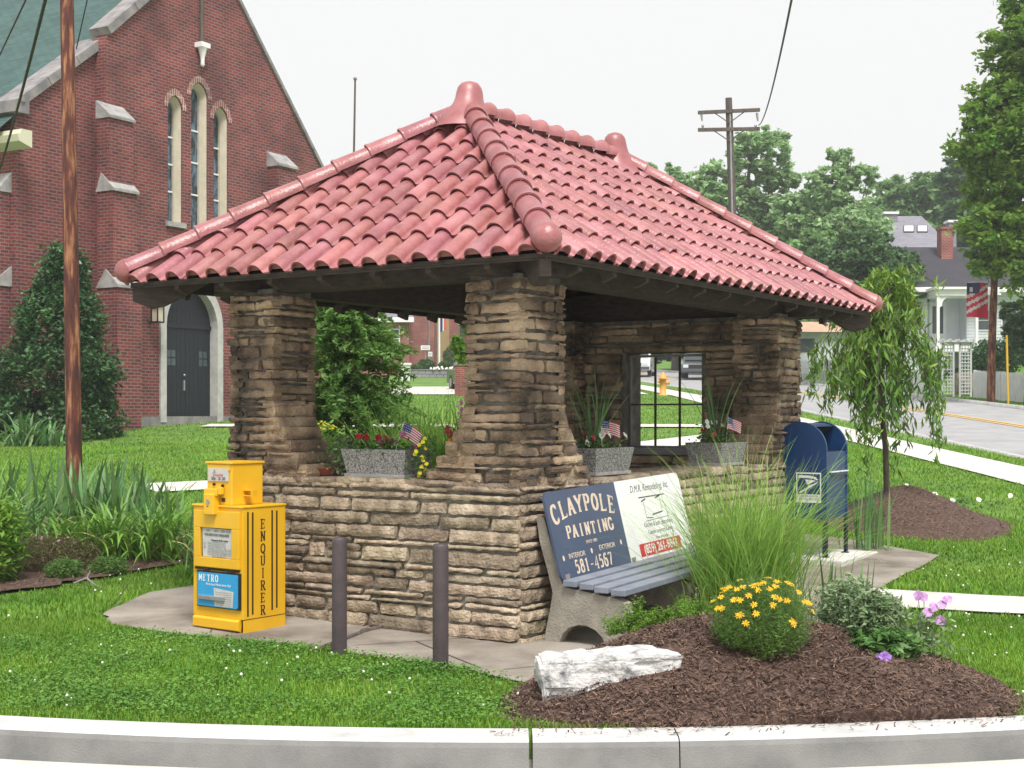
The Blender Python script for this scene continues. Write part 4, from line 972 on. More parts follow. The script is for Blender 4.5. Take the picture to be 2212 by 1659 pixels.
b = MB(); b.box(-4.45, -4.13, .45, 1.15, -1.5, 4.9); b.box(-4.62, -4.45, .45, 1.15, -1.5, 2.9); b.build("buttress", M_brick, ch, uv=True)
for (x_, zt) in ((-4.48, 4.9), (-4.65, 2.9)):
    c = MB(); c.add([(x_, .42, zt), (-4.12, .42, zt), (-4.12, 1.18, zt), (x_, 1.18, zt), (x_, .42, zt + .05), (x_, 1.18, zt + .05), (-4.12, 1.18, zt + .45), (-4.12, .42, zt + .45)], [(0, 3, 2, 1), (0, 4, 5, 3), (4, 7, 6, 5), (0, 1, 7, 4), (3, 5, 6, 2)]); c.build("buttress_cap", M_lime, ch)
m = MB(); m.prism([(0, 0), (-.34, .10), (-.38, .24), (-.30, .26), (-.28, .36), (0, .36)], (-4.13, -.2, 5.80), ex, ez, ey, 25); m.build("gutter", M_cream, ch)
m = MB(); m.box(-1.4, 5.98, -.03, 0, -1.5, .12); m.box(-4.2, -4.13, .3, 26, -1.5, -.1); m.build("foundation", M_limeold, ch)
# windows
for (a, b_, z0, zs, za) in wins:
    out, inn = gothic(a, b_, z0, zs, za), gothic(a + .075, b_ - .075, z0 + .05, zs, za - .10)
    m = MB(); n = len(out)
    for yv, flip in ((.03, 0),):
        vs = [(p[0], yv, p[1]) for p in out] + [(p[0], .20, p[1]) for p in inn] + [(p[0], .30, p[1]) for p in inn]
        m.add(vs, [(i, n + i, n + (i + 1) % n, (i + 1) % n) for i in range(n)] + [(n + i, 2 * n + i, 2 * n + (i + 1) % n, n + (i + 1) % n) for i in range(n)])
    fr = m.build("lancet_window", M_frame, ch)
    m = MB(); m.add([(p[0], .26, p[1]) for p in inn], [tuple(range(n))]); m.build("leaded_glass", M_glassd, fr)
    m = MB()
    for zz in (.28, .52, .76): m = MB(); zq = z0 + (zs - z0) * zz; m.box(a + .075, b_ - .075, .235, .255, zq - .02, zq + .02); m.build("glazing_bar", M_white, fr)
    m = MB(); m.box(a - .08, b_ + .08, -.08, .05, z0 - .12, z0); m.build("sill", M_lime, fr)
    m = MB(); ar = gothic(a - .01, b_ + .01, zs, zs, za + .02)[2:]; ao = gothic(a - .15, b_ + .15, zs, zs, za + .18)[2:]; k_ = len(ar)
    m.add([(p[0], -.012, p[1]) for p in ar] + [(p[0], -.012, p[1]) for p in ao], [(i, i + 1, k_ + i + 1, k_ + i) for i in range(k_ - 1)]); m.build("brick_arch", M_soldier, fr, uv=True)
# door
so, si = gothic(-.19, 1.97, -.02, 2.3, 3.52), gothic(0, 1.77, -.02, 2.3, 3.26)
n = len(so); m = MB()
vs = [(p[0], -.05, p[1]) for p in so] + [(p[0], -.05, p[1]) for p in si] + [(p[0], .30, p[1]) for p in si] + [(p[0], .1, p[1]) for p in so]
m.add(vs, [(i, (i + 1) % n, n + (i + 1) % n, n + i) for i in range(1, n)] + [(n + i, n + (i + 1) % n, 2 * n + (i + 1) % n, 2 * n + i) for i in range(1, n)] + [(3 * n + i, 3 * n + (i + 1) % n, (i + 1) % n, i) for i in range(1, n)])
m.build("door_surround", mat("pale_door_stone", (0.40, 0.39, 0.38), (0.54, 0.52, 0.50), 4, 0.85, 0.2, 60), ch)
m = MB(); m.prism(gothic(.0, 1.77, 2.27, 2.3, 3.26), (0, .24, 0), ex, ez, -ey, .05)
for i in range(1, 12): m.box(.0 + i * .1475 - .004, i * .1475 + .004, .186, .189, 2.36, 2.75)
m.box(0, 1.77, .16, .19, 2.26, 2.36); m.build("door_tympanum", M_door, ch)
for sg in (0, 1):
    x0 = .005 + sg * .885; m = MB(); m.box(x0, x0 + .875, .2, .26, -.02, 2.26); dr = m.build("door", M_door, ch)
    m = MB()
    for k_ in range(1, 6): m.box(x0 + k_ * .146 - .003, x0 + k_ * .146 + .003, .197, .1995, .02, 2.22)
    m.build("plank_grooves", M_black, dr)
    wx = x0 + (.12 if sg == 0 else .34) + .12; m = MB()
    for a in (0, 1):
        for c_ in (0, 1): m.box(wx + a * .16, wx + a * .16 + .13, .188, .198, 1.35 + c_ * .2, 1.35 + c_ * .2 + .17)
    m.build("door_pane", M_house_glass, dr)
    if sg == 0: m = MB(); m.lathe([(.001, -.03), (.03, -.02), (.03, .02), (.001, .03)], (x0 + .82, .17, 1.12), 8); m.box(x0 + .80, x0 + .84, .16, .2, .75, 1.0); m.build("handle", M_steel, dr)
# corbel and rod
m = MB(); m.box(1.0, 1.30, -.24, .02, 9.12, 9.24); m.lathe([(.03, -.45), (.06, -.41), (.045, -.34), (.055, -.24), (.11, -.02), (.12, 0)], (1.15, -.12, 9.12), 12); m.build("corbel", M_white, ch)
m = MB(); m.tube([(1.15, -.10, 9.24), (1.15, -.10, 12.2)], .05, 8); m.build("cross_shaft", M_polegrey, ch)
# lantern beside the door
la = MB(); X_ = -.56; Yc = -.30
la.box(X_ - .11, X_ + .11, Yc - .11, Yc + .11, 2.30, 2.33); la.box(X_ - .12, X_ + .12, Yc - .12, Yc + .12, 2.68, 2.71)
for a in (-1, 1):
    for b_ in (-1, 1): la.box(X_ + a * .10 - .012, X_ + a * .10 + .012, Yc + b_ * .10 - .012, Yc + b_ * .10 + .012, 2.33, 2.68)
la.add([(X_ - .14, Yc - .14, 2.71), (X_ + .14, Yc - .14, 2.71), (X_ + .14, Yc + .14, 2.71), (X_ - .14, Yc + .14, 2.71), (X_, Yc, 3.02)], [(0, 1, 4), (1, 2, 4), (2, 3, 4), (3, 0, 4), (3, 2, 1, 0)])
la.tube([(X_, Yc + .12, 2.38), (X_, -.05, 2.30), (X_, .01, 2.42)], .02, 6).tube([(X_, Yc, 3.0), (X_, Yc, 3.08)], .015, 6)
lo_ = la.build("wall_lantern", M_black, ch); gl = MB(); gl.box(X_ - .085, X_ + .085, Yc - .085, Yc + .085, 2.34, 2.67); gl.build("lantern_glass", M_frame, lo_)

# ------------------------------------------------------------------ bench with the painted advertising back
be = thing("concrete_bench", "bench with concrete ends, blue-grey slats and a painted advertising back beside the shelter", "bench", SL(.62, .515, 0), RZ)
be.rotation_euler = (0, -.032, RZ)
def bench_end(x):
    m = MB()
    pr_ = [(-.10, 0), (-.115, .10), (-.15, .24), (-.17, .34), (-.135, .48), (-.08, .66), (-.06, .80), (-.075, .83), (-.115, .82), (-.15, .70), (-.21, .50), (-.25, .385), (-.64, .335), (-.70, .31), (-.715, .25), (-.67, .12), (-.665, 0), (-.56, 0), (-.555, .05)]
    pr_ += [(-.385 + .165 * math.cos(R(a)), .02 + .13 * math.sin(R(a))) for a in (170, 150, 125, 100, 80, 55, 30, 10)] + [(-.21, 0)]
    m.prism(pr_, (x, 0, 0), ey, ez, ex, .075)
    return m.build("bench_end", M_bconc, be, bevel=.008)
for x in (.03, .93, 1.83): bench_end(x)
for i in range(4):
    y0 = -.265 - i * .113; z0 = .392 - i * .012; m = MB()
    m.box(.0 + .012 * (i % 2), 1.95, y0 - .10, y0, z0, z0 + .04)
    m.build("seat_slat", M_seat, be, bevel=.005)
# the advertising board
o0 = Vector((0, -.245, .42)); vu = Vector((0, .13, .545)).normalized(); uu = Vector((1, 0, 0)); nn = uu.cross(vu)
def rrect(w_, h_, r_, n=5, only=None):
    P = []
    for cx_, cy_, a0, k_ in ((w_ - r_, r_, -90, 0), (w_ - r_, h_ - r_, 0, 1), (r_, h_ - r_, 90, 2), (r_, r_, 180, 3)):
        if only is not None and k_ not in only: P.append({0: (w_, 0), 1: (w_, h_), 2: (0, h_), 3: (0, 0)}[k_]); continue
        P += [(cx_ + r_ * math.cos(R(a0 + 90 * i / n)), cy_ + r_ * math.sin(R(a0 + 90 * i / n))) for i in range(n + 1)]
    return P
W_, H_ = 1.93, .575; HB = W_ * .485
m = MB(); m.prism(rrect(HB - .001, H_, .05, only=(2, 3)), o0, uu, vu, nn, .018); bl = m.build("back_board", M_signblue, be)
bl['label'] = "dark blue half of the bench back, lettered for painting work"
m = MB(); m.prism(rrect(W_ - HB, H_, .05, only=(0, 1)), o0 + uu * HB, uu, vu, nn, .0185); wh = m.build("back_board", M_white, be)
wh['label'] = "white half of the bench back with a red telephone strip"
fo = o0 + nn * .0185
def P2(a, b): return fo + uu * a + vu * b
mb = MB()
def arcf(t): return (.045 - .062 * t * t - .0, -.20 * t, 1.0 + .14 * abs(t) ** 2)
slab(mb, "CLAYPOLE", .105, .088, .0155, P2(HB * .49, .425), uu, vu, arcf, stroke=.25)
slab(mb, "PAINTING", .078, .066, .014, P2(HB * .52, .297), uu, vu, None, stroke=.26)
slab(mb, "581-4567", .083, .055, .008, P2(HB * .47, .068), uu, vu, None, stroke=.26)
for a, b in ((.075, .140), (HB * .47, .147), (HB - .085, .160)):
    c_ = P2(a, b) + nn * .001; mb.add([c_ + uu * .013 * math.cos(i * .6283) + vu * .019 * math.sin(i * .6283) for i in range(10)], [tuple(range(10))])
mb.build("lettering", M_signlet, bl)
text("INTERIOR", .048, M_signlet, bl, P2(HB * .265, .142), uu, vu); text("EXTERIOR", .048, M_signlet, bl, P2(HB * .70, .153), uu, vu)
text("SINCE 1983", .030, M_signlet, bl, P2(HB * .50, .210), uu, vu)
mb = MB()
for a, b in ((.14, .31), (.15, .19), (.16, .115)): c_ = P2(a, b); mb.lathe([(.005, 0), (.004, .003)], (0, 0, 0), 6); mb.v[-24:] = [tuple(Vector(q) + c_) for q in mb.v[-24:]]
mb.build("screw_heads", M_black, bl)
text("D.M.R. Remodeling, Inc.", .072, M_ink, wh, P2(HB + .50, .50), uu, vu, shear=.35, sx=.86)
text("Kitchen & bath remodeling", .050, M_ink, wh, P2(HB + .52, .235), uu, vu, shear=.2, sx=.82)
text("Custom carpentry & decks", .042, M_ink, wh, P2(HB + .53, .18), uu, vu, shear=.1, sx=.85)
text("Free estimates", .032, M_ink, wh, P2(HB + .53, .135), uu, vu, shear=.1)
mb = MB()
def bar(a, b, c_, d, t=.004):
    p, q = P2(a, b), P2(c_, d); dd = (q - p).normalized(); e = nn.cross(dd) * t; mb.add([p + nn * .001 - e, q + nn * .001 - e, q + nn * .001 + e, p + nn * .001 + e], [(0, 1, 2, 3)])
bar(HB + .30, .435, HB + .70, .432); bar(HB + .36, .40, HB + .36, .285, .002); bar(HB + .36, .285, HB + .46, .278, .003); bar(HB + .46, .30, HB + .62, .31, .005); bar(HB + .34, .262, HB + .7, .27, .002); bar(HB + .62, .40, HB + .62, .33, .002)
bar(HB + .33, .405, HB + .40, .42, .005); bar(HB + .55, .415, HB + .63, .43, .006)
mb.build("line_drawing", M_ink, wh)
m = MB(); m.add([P2(HB + .16, .022) + nn * .0012, P2(HB + .80, .022) + nn * .0012, P2(HB + .80, .112) + nn * .0012, P2(HB + .16, .112) + nn * .0012], [(0, 1, 2, 3)]); rs_ = m.build("red_strip", M_red, wh)
t_ = text("(859) 261-9843", .088, M_white, wh, P2(HB + .48, .066) + nn * .0018, uu, vu, bold=.0016, sx=.95)
m = MB()
for x in (.04, .94, 1.84): m.box(x + .01, x + .06, -.262, -.235, .40, .46)
m.build("bracket", M_bconc, be)

# ------------------------------------------------------------------ newspaper vending box
nb = thing("newspaper_box", "yellow coin-operated newspaper box with a paper in its window and a blue card below", "newspaper box", (-2.18, 9.46, .02), math.atan2(-.592, .806))
NW, ND, NH = .49, .40, .84
m = MB(); m.box(0, NW, .012, ND, .10, NH); m.add([(0, .012, 0), (NW, .012, 0), (NW, ND, 0), (0, ND, 0), (0, .012, .10), (NW, .012, .10), (NW, ND, .10), (0, ND, .10)], [(1, 2, 6, 5), (2, 3, 7, 6), (3, 0, 4, 7)])
m.box(-.006, NW + .006, 0, ND + .005, NH, NH + .014); cab = m.build("cabinet", M_yel, nb, bevel=.004)
m = MB(); m.prism([(0, .10), (-.012, .088), (-.012, .03), (.02, .015), (.03, .10)], (.02, .0, 0), ey, ez, ex, NW - .045); m.build("kick_plate", M_yel, nb, bevel=.003)
m = MB(); m.box(.03, NW - .02, .03, .04, 0.0, .02); m.build("base_shadow_gap", M_grooves, cab)
# upper door frame with window
m = MB()
for a, b, c_, d in ((.03, NW - .02, .70, .815), (.03, NW - .02, .435, .50), (.03, .092, .50, .70), (NW - .09, NW - .02, .50, .70)): m.box(a, b, -.010, .012, c_, d)
dr = m.build("door", M_yel, nb, bevel=.003)
m = MB(); m.box(.03, NW - .03, .0, .012, .415, .428); m.box(.12, .17, -.006, .004, .412, .426); m.box(.36, .42, -.006, .004, .412, .426); m.build("hinge", M_grooves, dr)
m = MB(); m.add([(.094, .008, .502), (NW - .092, .008, .502), (NW - .092, .008, .698), (.094, .008, .698)], [(0, 1, 2, 3)]); m.build("window_back", M_grooves, dr)
m = MB(); m.add([(.106, .004, .503), (NW - .095, .005, .503), (NW - .099, .0045, .694), (.102, .003, .697)], [(0, 1, 2, 3)]); pp = m.build("newspaper", M_paper, dr)
text("THE KENTUCKY ENQUIRER", .024, M_ink, pp, (NW / 2, .0015, .652), ex, ez, sx=.82)
text("Proposed rail line review", .018, M_ink, pp, (NW / 2 + .03, .0015, .617), ex, ez, bold=.0004, sx=.9)
m = MB()
for r_ in range(9):
    z = .60 - r_ * .0105
    for c_ in range(3 if r_ > 3 else 2):
        xx = .155 + c_ * .08; m.add([(xx, .0018, z), (xx + (.07 if r_ > 3 else .10), .0018, z), (xx + (.07 if r_ > 3 else .10), .0018, z + .004), (xx, .0018, z + .004)], [(0, 1, 2, 3)])
for a in (.14, .22, .29, .34): m.add([(a, .0018, .673), (a + .035, .0018, .673), (a + .035, .0018, .688), (a, .0018, .688)], [(0, 1, 2, 3)])
m.build("print_lines", M_greyink, pp)
m = MB(); m.add([(.20, .0012, .505), (.33, .0012, .505), (.33, .0012, .552), (.20, .0012, .552)], [(0, 1, 2, 3)]); m.build("photo_print", M_greyink, pp); m = MB(); m.add([(.118, .0012, .56), (.134, .0012, .56), (.134, .0012, .60), (.118, .0012, .60)], [(0, 1, 2, 3)]); m.build("photo_print", M_greyink, pp)
# blue card
m = MB(); m.box(.052, NW - .015, .0, .011, .165, .408); m.build("card_frame", M_black, nb)
m = MB(); m.prism(rrect(.395, .225, .012), (.062, .0, .172), ex, ez, -ey, .006); cd = m.build("advert_card", M_cyan, nb); cd['label'] = "blue card reading METRO on the front of the box"
mb = MB(); slab(mb, "METRO", .044, .031, .009, (.175, -.0066, .362), ex, ez, None, stroke=.24); mb.build("lettering", M_white, cd)
text("More Local News Every Day!", .023, M_white, cd, (.27, -.0075, .320), ex, ez, shear=.3, sx=.9)
m = MB(); m.add([(.235, -.0072, .178), (.41, -.0072, .178), (.42, -.0072, .285), (.225, -.0072, .300)], [(0, 1, 2, 3)]); pc = m.build("paper_print", M_paper, cd)
m = MB()
for r_ in range(7): m.add([(.245, -.0078, .185 + r_ * .014), (.40, -.0078, .185 + r_ * .014), (.40, -.0078, .190 + r_ * .014), (.245, -.0078, .190 + r_ * .014)], [(0, 1, 2, 3)])
m.build("print_lines", M_greyink, pc)
m = MB(); m.box(.085, .335, -.022, -.006, .215, .245); m.build("coin_rail", M_steel, nb, bevel=.004)
m = MB(); m.lathe([(.008, 0), (.008, .004)], (0, 0, 0), 8); 
# side slots and lettering
m = MB()
for yv, a, b in ((.055, .12, .815), (.098, .13, .81), (.275, .14, .815), (.318, .15, .81)): m.box(NW - .002, NW + .0015, yv - .007, yv + .007, a, b)
m.build("side_stripe", M_grooves, cab)
mb = MB(); slab(mb, "ENQUIRER", .062, .046, .0205, (NW + .0005, .190, .45), ey, ez, None, stroke=.20, vertical=True); mb.build("lettering", M_grooves, cab)
m = MB(); m.box(NW - .001, NW + .0008, .012, ND, .098, .101); m.build("seam", M_grooves, cab)
# coin mechanism on top
m = MB(); m.box(.13, .375, .02, .30, NH + .014, 1.13); cu_ = m.build("coin_unit", M_yel, nb, bevel=.006)
m = MB(); m.box(.122, .383, .008, .31, 1.13, 1.145); m.box(.14, .365, .014, .02, 1.085, 1.128) ; m.build("coin_unit_lid", M_yel, cu_, bevel=.004)
m = MB(); m.box(.150, .345, .012, .018, 1.015, 1.10); pc = m.build("price_card", M_paper, nb)
text("Enquirer", .030, M_red, pc, (.25, .0112, 1.056), ex, ez, sx=.95); text("50¢ - $1.50", .030, M_ink, pc, (.25, .0112, 1.031), ex, ez, bold=.0005)
m = MB(); m.add([(.19, .0115, 1.066), (.235, .0115, 1.066), (.212, .0115, 1.095)], [(0, 1, 2)]); m.build("emblem", M_greyink, pc)
m = MB(); m.box(.150, .275, -.03, .018, .915, .965); m.box(.165, .262, -.045, .018, .79, .93); m.box(.275, .305, -.02, .015, .925, .975); m.build("pull_handle", M_yel, nb, bevel=.006)
m = MB(); m.tube([(.213, -.043, .878), (.213, -.049, .878)], .016, 12); m.build("lock", M_steel, nb)
m = MB(); m.tube([(.205, .02, .992), (.205, .008, .992)], .010, 8); m.tube([(.29, .02, .985), (.29, .008, .985)], .010, 8); m.box(.282, .31, .012, .019, .878, .903); m.box(.20, .216, -.047, -.044, .845, .85); m.build("coin_slot", M_grooves, nb)
m = MB(); m.box(.375, .455, .12, .165, .95, .958); m.box(.375, .455, .12, .165, .915, .921); m.box(.447, .455, .12, .165, .921, .95); m.box(.375, .455, .158, .165, .921, .95); m.build("side_bracket", M_yel, nb)

# ------------------------------------------------------------------ bollards, boulder
def bollard(x, y, label):
    t = tag(MB().lathe([(.046, -.2), (.047, .70), (.046, .722), (.040, .732), (.001, .735)], (0, 0, 0), 20).build("bollard", M_bollard), label, "bollard", "steel bollards in front of the shelter"); t.location = (x, y, 0); return t
bollard(-1.055, 8.49, "purple-brown steel bollard standing next to the newspaper box, left of the pair"); bollard(-.415, 8.07, "purple-brown steel bollard at the paving's grassy edge, right of the pair, nearer the white boulder")
import bmesh
def boulder():
    from mathutils import noise
    bm = bmesh.new(); bmesh.ops.create_cube(bm, size=1.0); bmesh.ops.subdivide_edges(bm, edges=bm.edges[:], cuts=27, use_grid_fill=True)
    for v in bm.verts:
        x, y, z = v.co
        top = .245 + .012 * math.sin(x * 5 + 1); bot = .0
        if x > -.05: bot = .085 * max(0, (x + .05) / .55) ** 1.3
        if x < -.38: bot = -.02
        h = bot + (top - bot) * (z + .5)
        X_ = x * .69 + (.05 if x > 0 else -.012) * (z * 1.0) * abs(x) * 2; Y_ = y * .30 * (1 - .12 * z)
        if x > .3: Y_ *= 1 - .3 * (x - .3) / .2
        p = Vector((X_, Y_, h)); nrm = Vector((x ** 3, y ** 3, z ** 3)).normalized()
        q = p * 6; f = noise.multi_fractal(q, 1.0, 2.1, 5) * .014 + (noise.cell(p * 9 + Vector((3, 1, 2))) - .5) * .010 + noise.noise(p * 3.1) * .028 + noise.noise(Vector((p.x * 8, p.y * 8, p.z * 26))) * .008
        edge = sum(1 for c_ in (abs(x), abs(y), abs(z)) if c_ > .45); v.co = p + nrm * (f - (.012 if edge > 1 else 0))
    me = bpy.data.meshes.new("boulder"); bm.to_mesh(me); bm.free(); me.materials.append(M_rock)
    o = bpy.data.objects.new("boulder", me); C.objects.link(o); o.location = (.50, 7.02, .035); o.rotation_euler = (0, R(-2), R(3)); tag(o, "rough white limestone boulder at the front edge of the mulch mound", "boulder")
boulder()

# ------------------------------------------------------------------ collection mailbox on its slab
mbx = Vector((2.80, 12.36, 0)); gzs = .20
m = MB(); sl_ = thing("mailbox_slab", "concrete plinth slab under the blue mailbox", "slab", (mbx.x, mbx.y, gzs), RZ)
m.box(-.16, .82, -.20, .72, -.16, 0); m.build("slab", M_conc, sl_, bevel=.012); m = MB(); m.box(-.15, .81, -.19, .71, -.24, -.16); m.build("footing", M_apron, sl_)
ml = thing("mailbox", "blue arched street collection mailbox with an open mail chute on a concrete slab", "mailbox", (mbx.x, mbx.y, gzs), RZ)
# local x along the barrel, y across the arch
MW, ML_, ZB, ZTp = .50, .56, .34, 1.21
def archp(w_, zb, zt, n=16):
    r_ = w_ / 2; zc = zt - r_; return [(0, zb), (w_, zb)] + [(r_ + r_ * math.cos(R(180 * i / n)), zc + r_ * math.sin(R(180 * i / n))) for i in range(n + 1)]
ap_ = archp(MW, ZB, ZTp); m = MB()
n = len(ap_)
# end panels with flanges
ins = [(MW / 2 + (p[0] - MW / 2) * .955, ZB + (p[1] - ZB) * .975 + .006) for p in ap_]
for x0, sg in ((0, 1), (ML_, -1)):
    m.prism(ap_, (x0, 0, 0), ey, ez, ex, .028 * sg)
# barrel without the chute mouth; the mouth lies on the -y side of the arch, from mid-height up
zc = ZTp - MW / 2; r_ = MW / 2 - .012
def ring(a): return (MW / 2 + r_ * math.cos(R(a)), zc + r_ * math.sin(R(a)))
prb = [(MW - .012, ZB)] + [ring(a) for a in range(0, 125, 10)]
vs = [(x, p[0], p[1]) for x in (.028, ML_ - .028) for p in prb]; k_ = len(prb); m.add(vs, [(i, i + 1, k_ + i + 1, k_ + i) for i in range(k_ - 1)], smooth=True)
m.box(.028, ML_ - .028, .012, MW - .012, ZB, ZB + .01); m.box(.028, ML_ - .028, .010, .02, ZB, zc - .02)
m.build("body", M_mail, ml, bevel=.003)
m = MB(); m.box(.03, ML_ - .03, .018, .030, ZB + .03, zc - .24); m.build("collection_door", M_mail, ml, bevel=.004)
m = MB(); a, b = ring(124), ring(180)      # chute recess
m.add([(.03, a[0], a[1]), (ML_ - .03, a[0], a[1]), (ML_ - .03, .30, zc + .08), (.03, .30, zc + .08), (.03, .30, zc - .015), (ML_ - .03, .30, zc - .015), (.03, .02, zc - .02), (ML_ - .03, .02, zc - .02)], [(0, 1, 2, 3), (3, 2, 5, 4), (4, 5, 7, 6)])
m.build("chute", M_maildark, ml)
m = MB(); m.box(.10, ML_ - .04, -.012, .012, zc - .235, zc - .205); m.build("pull_handle", M_mail, ml, bevel=.004); m = MB(); m.box(.09, ML_ - .035, -.020, .002, zc - .205, zc - .195); m.build("label_strip", M_white, ml)
for xx in (.0, ML_ - .04):
    for yy in (.0, MW - .04):
        m = MB(); m.box(xx, xx + .04, yy, yy + .006, 0, ZB); m.box(xx if xx == 0 else xx + .034, xx + .006 if xx == 0 else xx + .04, yy, yy + .04, 0, ZB); m.box(xx - .01, xx + .05, yy - .01, yy + .05, 0, .008); m.build("leg", M_maildark, ml)
# emblem: rectangle with an eagle's head, on the -x end panel (u = -y)
eo = Vector((-.0012, .285, .485)); U_ = -ey; 
def EP(a, b): return eo + U_ * a + ez * b
em = MB(); we, he = .235, .27
def quad(m_, pts, dz=0): m_.add([EP(*p) - ex * dz for p in pts], [tuple(range(len(pts)))])
quad(em, [(0, 0), (we, 0), (we, .012), (0, .012)]); quad(em, [(0, he - .012), (we, he - .012), (we, he), (0, he)]); quad(em, [(0, .012), (.012, .012), (.012, he - .012), (0, he - .012)]); quad(em, [(we - .012, .012), (we, .012), (we, he - .012), (we - .012, he - .012)])
quad(em, [(.012, .012), (we - .012, .012), (we - .012, .075), (.012, .075)], .0002)
quad(em, [(.020, .245), (.13, .243), (.19, .228), (.205, .205), (.185, .203), (.165, .216), (.09, .222), (.02, .222)], .0002)
quad(em, [(.085, .208), (.165, .203), (.185, .196), (.150, .180), (.105, .160)], .0002); quad(em, [(.125, .155), (.185, .180), (.205, .192), (.200, .176), (.05, .086), (.02, .086)], .0002)
emb = em.build("emblem", M_steel, ml); MATS.setdefault("x", None)
emb.data.materials.clear(); emb.data.materials.append(mat("silver_decal", (0.72, 0.73, 0.74), None, rough=.5))
text("UNITED STATES", .026, M_mail, emb, EP(we / 2, .058) - ex * .0008, U_, ez, sx=.95); text("POSTAL SERVICE", .026, M_mail, emb, EP(we / 2, .031) - ex * .0008, U_, ez, sx=.95)

# ------------------------------------------------------------------ planters and what grows in them
def planter(x, y, z, rz, label, L_=.57, W2=.34, H2=.195):
    t = thing("planter", label, "planter", SL(x, y, z), rz, "pebbled concrete planters on the shelter walls")
    m = MB(); a, b = L_ / 2 - .035, W2 / 2 - .03; c_, d = L_ / 2, W2 / 2
    ring4 = lambda a_, b_, z_: [(-a_, -b_, z_), (a_, -b_, z_), (a_, b_, z_), (-a_, b_, z_)]
    vs = ring4(a, b, .022) + ring4(c_, d, H2) + ring4(c_ - .03, d - .03, H2) + ring4(c_ - .035, d - .035, H2 - .04)
    m.add(vs, [(i, (i + 1) % 4, 4 + (i + 1) % 4, 4 + i) for i in range(4)] + [(4 + i, 4 + (i + 1) % 4, 8 + (i + 1) % 4, 8 + i) for i in range(4)] + [(8 + i, 8 + (i + 1) % 4, 12 + (i + 1) % 4, 12 + i) for i in range(4)])
    m.build("trough", M_planter, t)
    m = MB(); m.box(-a - .015, a + .015, -b - .015, b + .015, 0, .024); m.build("foot", M_plrim, t, bevel=.003)
    m = MB(); m.box(-c_ + .033, c_ - .033, -d + .033, d - .033, H2 - .06, H2 - .03); m.build("soil", M_soil, t); return t
planter(.74, 1.756, 1.045, RZ + R(90), "speckled concrete planter on the shelter's front wall, beside the left column")
planter(1.86, .72, 1.045, RZ, "speckled concrete planter on the side wall, next to the front corner column")
planter(3.96, .72, 1.045, RZ, "speckled concrete planter on the side wall, next to the far column", L_=.52)
def potted(x, y, z, n, h, label, cols, seed, spread=(.24, .10), rz=RZ, spikes=0):
    rs = RS(seed); t = thing("bedding_plants", label, "plants", SL(x, y, z), rz)
    P = np.stack([rs.normal(0, spread[0] * .6, n), rs.normal(0, spread[1] * .7, n), rs.uniform(0, h, n) * rs.uniform(.2, 1, n)], 1)
    leaves(P, .018, rs, M_broad, "foliage", t)
    for mm, k_ in cols:
        m = FL()
        for i in range(k_): flower(m, (rs.normal(0, spread[0] * .6), rs.normal(0, spread[1] * .7), h * rs.uniform(.5, 1.1)), .028, 6, (rs.normal(0, .5), -1, .5), seed + i)
        m.build("flowers", mm, t)
    if spikes:
        b = np.stack([rs.normal(-.02, .03, spikes), rs.normal(0, .02, spikes), np.zeros(spikes)], 1); blades(spikes, rs, b, rs.uniform(.45, .75, spikes), .006, rs.uniform(.05, .55, spikes), .5, M_iris, "spikes", t)
    return t
potted(.72, 1.80, 1.20, 500, .14, "red and pink bedding flowers spilling from the planter by the left column", [(M_rflower, 7), (M_mflower, 4)], 61, (.24, .10), RZ + R(90))
potted(1.86, .72, 1.20, 500, .13, "spiky dracaena with red and white flowers in the corner planter", [(M_rflower, 6), (M_wflower, 8)], 62, spikes=26)
potted(3.96, .72, 1.20, 600, .20, "spiky dracaena with purple and red flowers in the far planter", [(M_rflower, 4), (M_pflower, 3), (M_wflower, 8)], 63, spikes=22)
# trailing yellow flowers at the right-hand end of the front planter
t = thing("trailing_flowers", "yellow flowers trailing over the front wall right of the first planter", "flowers", SL(.56, 1.30, 1.05), RZ); rs = RS(64)
P = np.stack([rs.normal(0, .03, 160), rs.normal(0, .05, 160), rs.uniform(0, .28, 160)], 1); leaves(P, .02, rs, M_broad, "foliage", t)
m = FL()
for i in range(13): flower(m, (rs.normal(-.03, .02), rs.normal(0, .03), .02 + .27 * i / 13), .016, 6, (-.8, -.6, .4), i)
m.build("flowers", M_yflower2, t)
m = MB(); m.lathe([(.07, 0), (.11, .05), (.115, .055), (.105, .06), (.06, .03)], (0, 0, 0), 16); o = m.build("saucer_pot", M_terra); o.location = SL(.72, 2.30, 1.045); tag(o, "low terracotta bowl on the front wall between left column and planter", "pot")
t = thing("trailing_plant", "grey-green trailing leaves hanging from the left end of the front planter", "plant", SL(.70, 2.15, 1.10), RZ); rs = RS(66)
P = np.stack([rs.normal(0, .05, 350), rs.normal(0, .07, 350), rs.uniform(-.04, .22, 350)], 1); leaves(P, .018, rs, M_silver, "foliage", t)
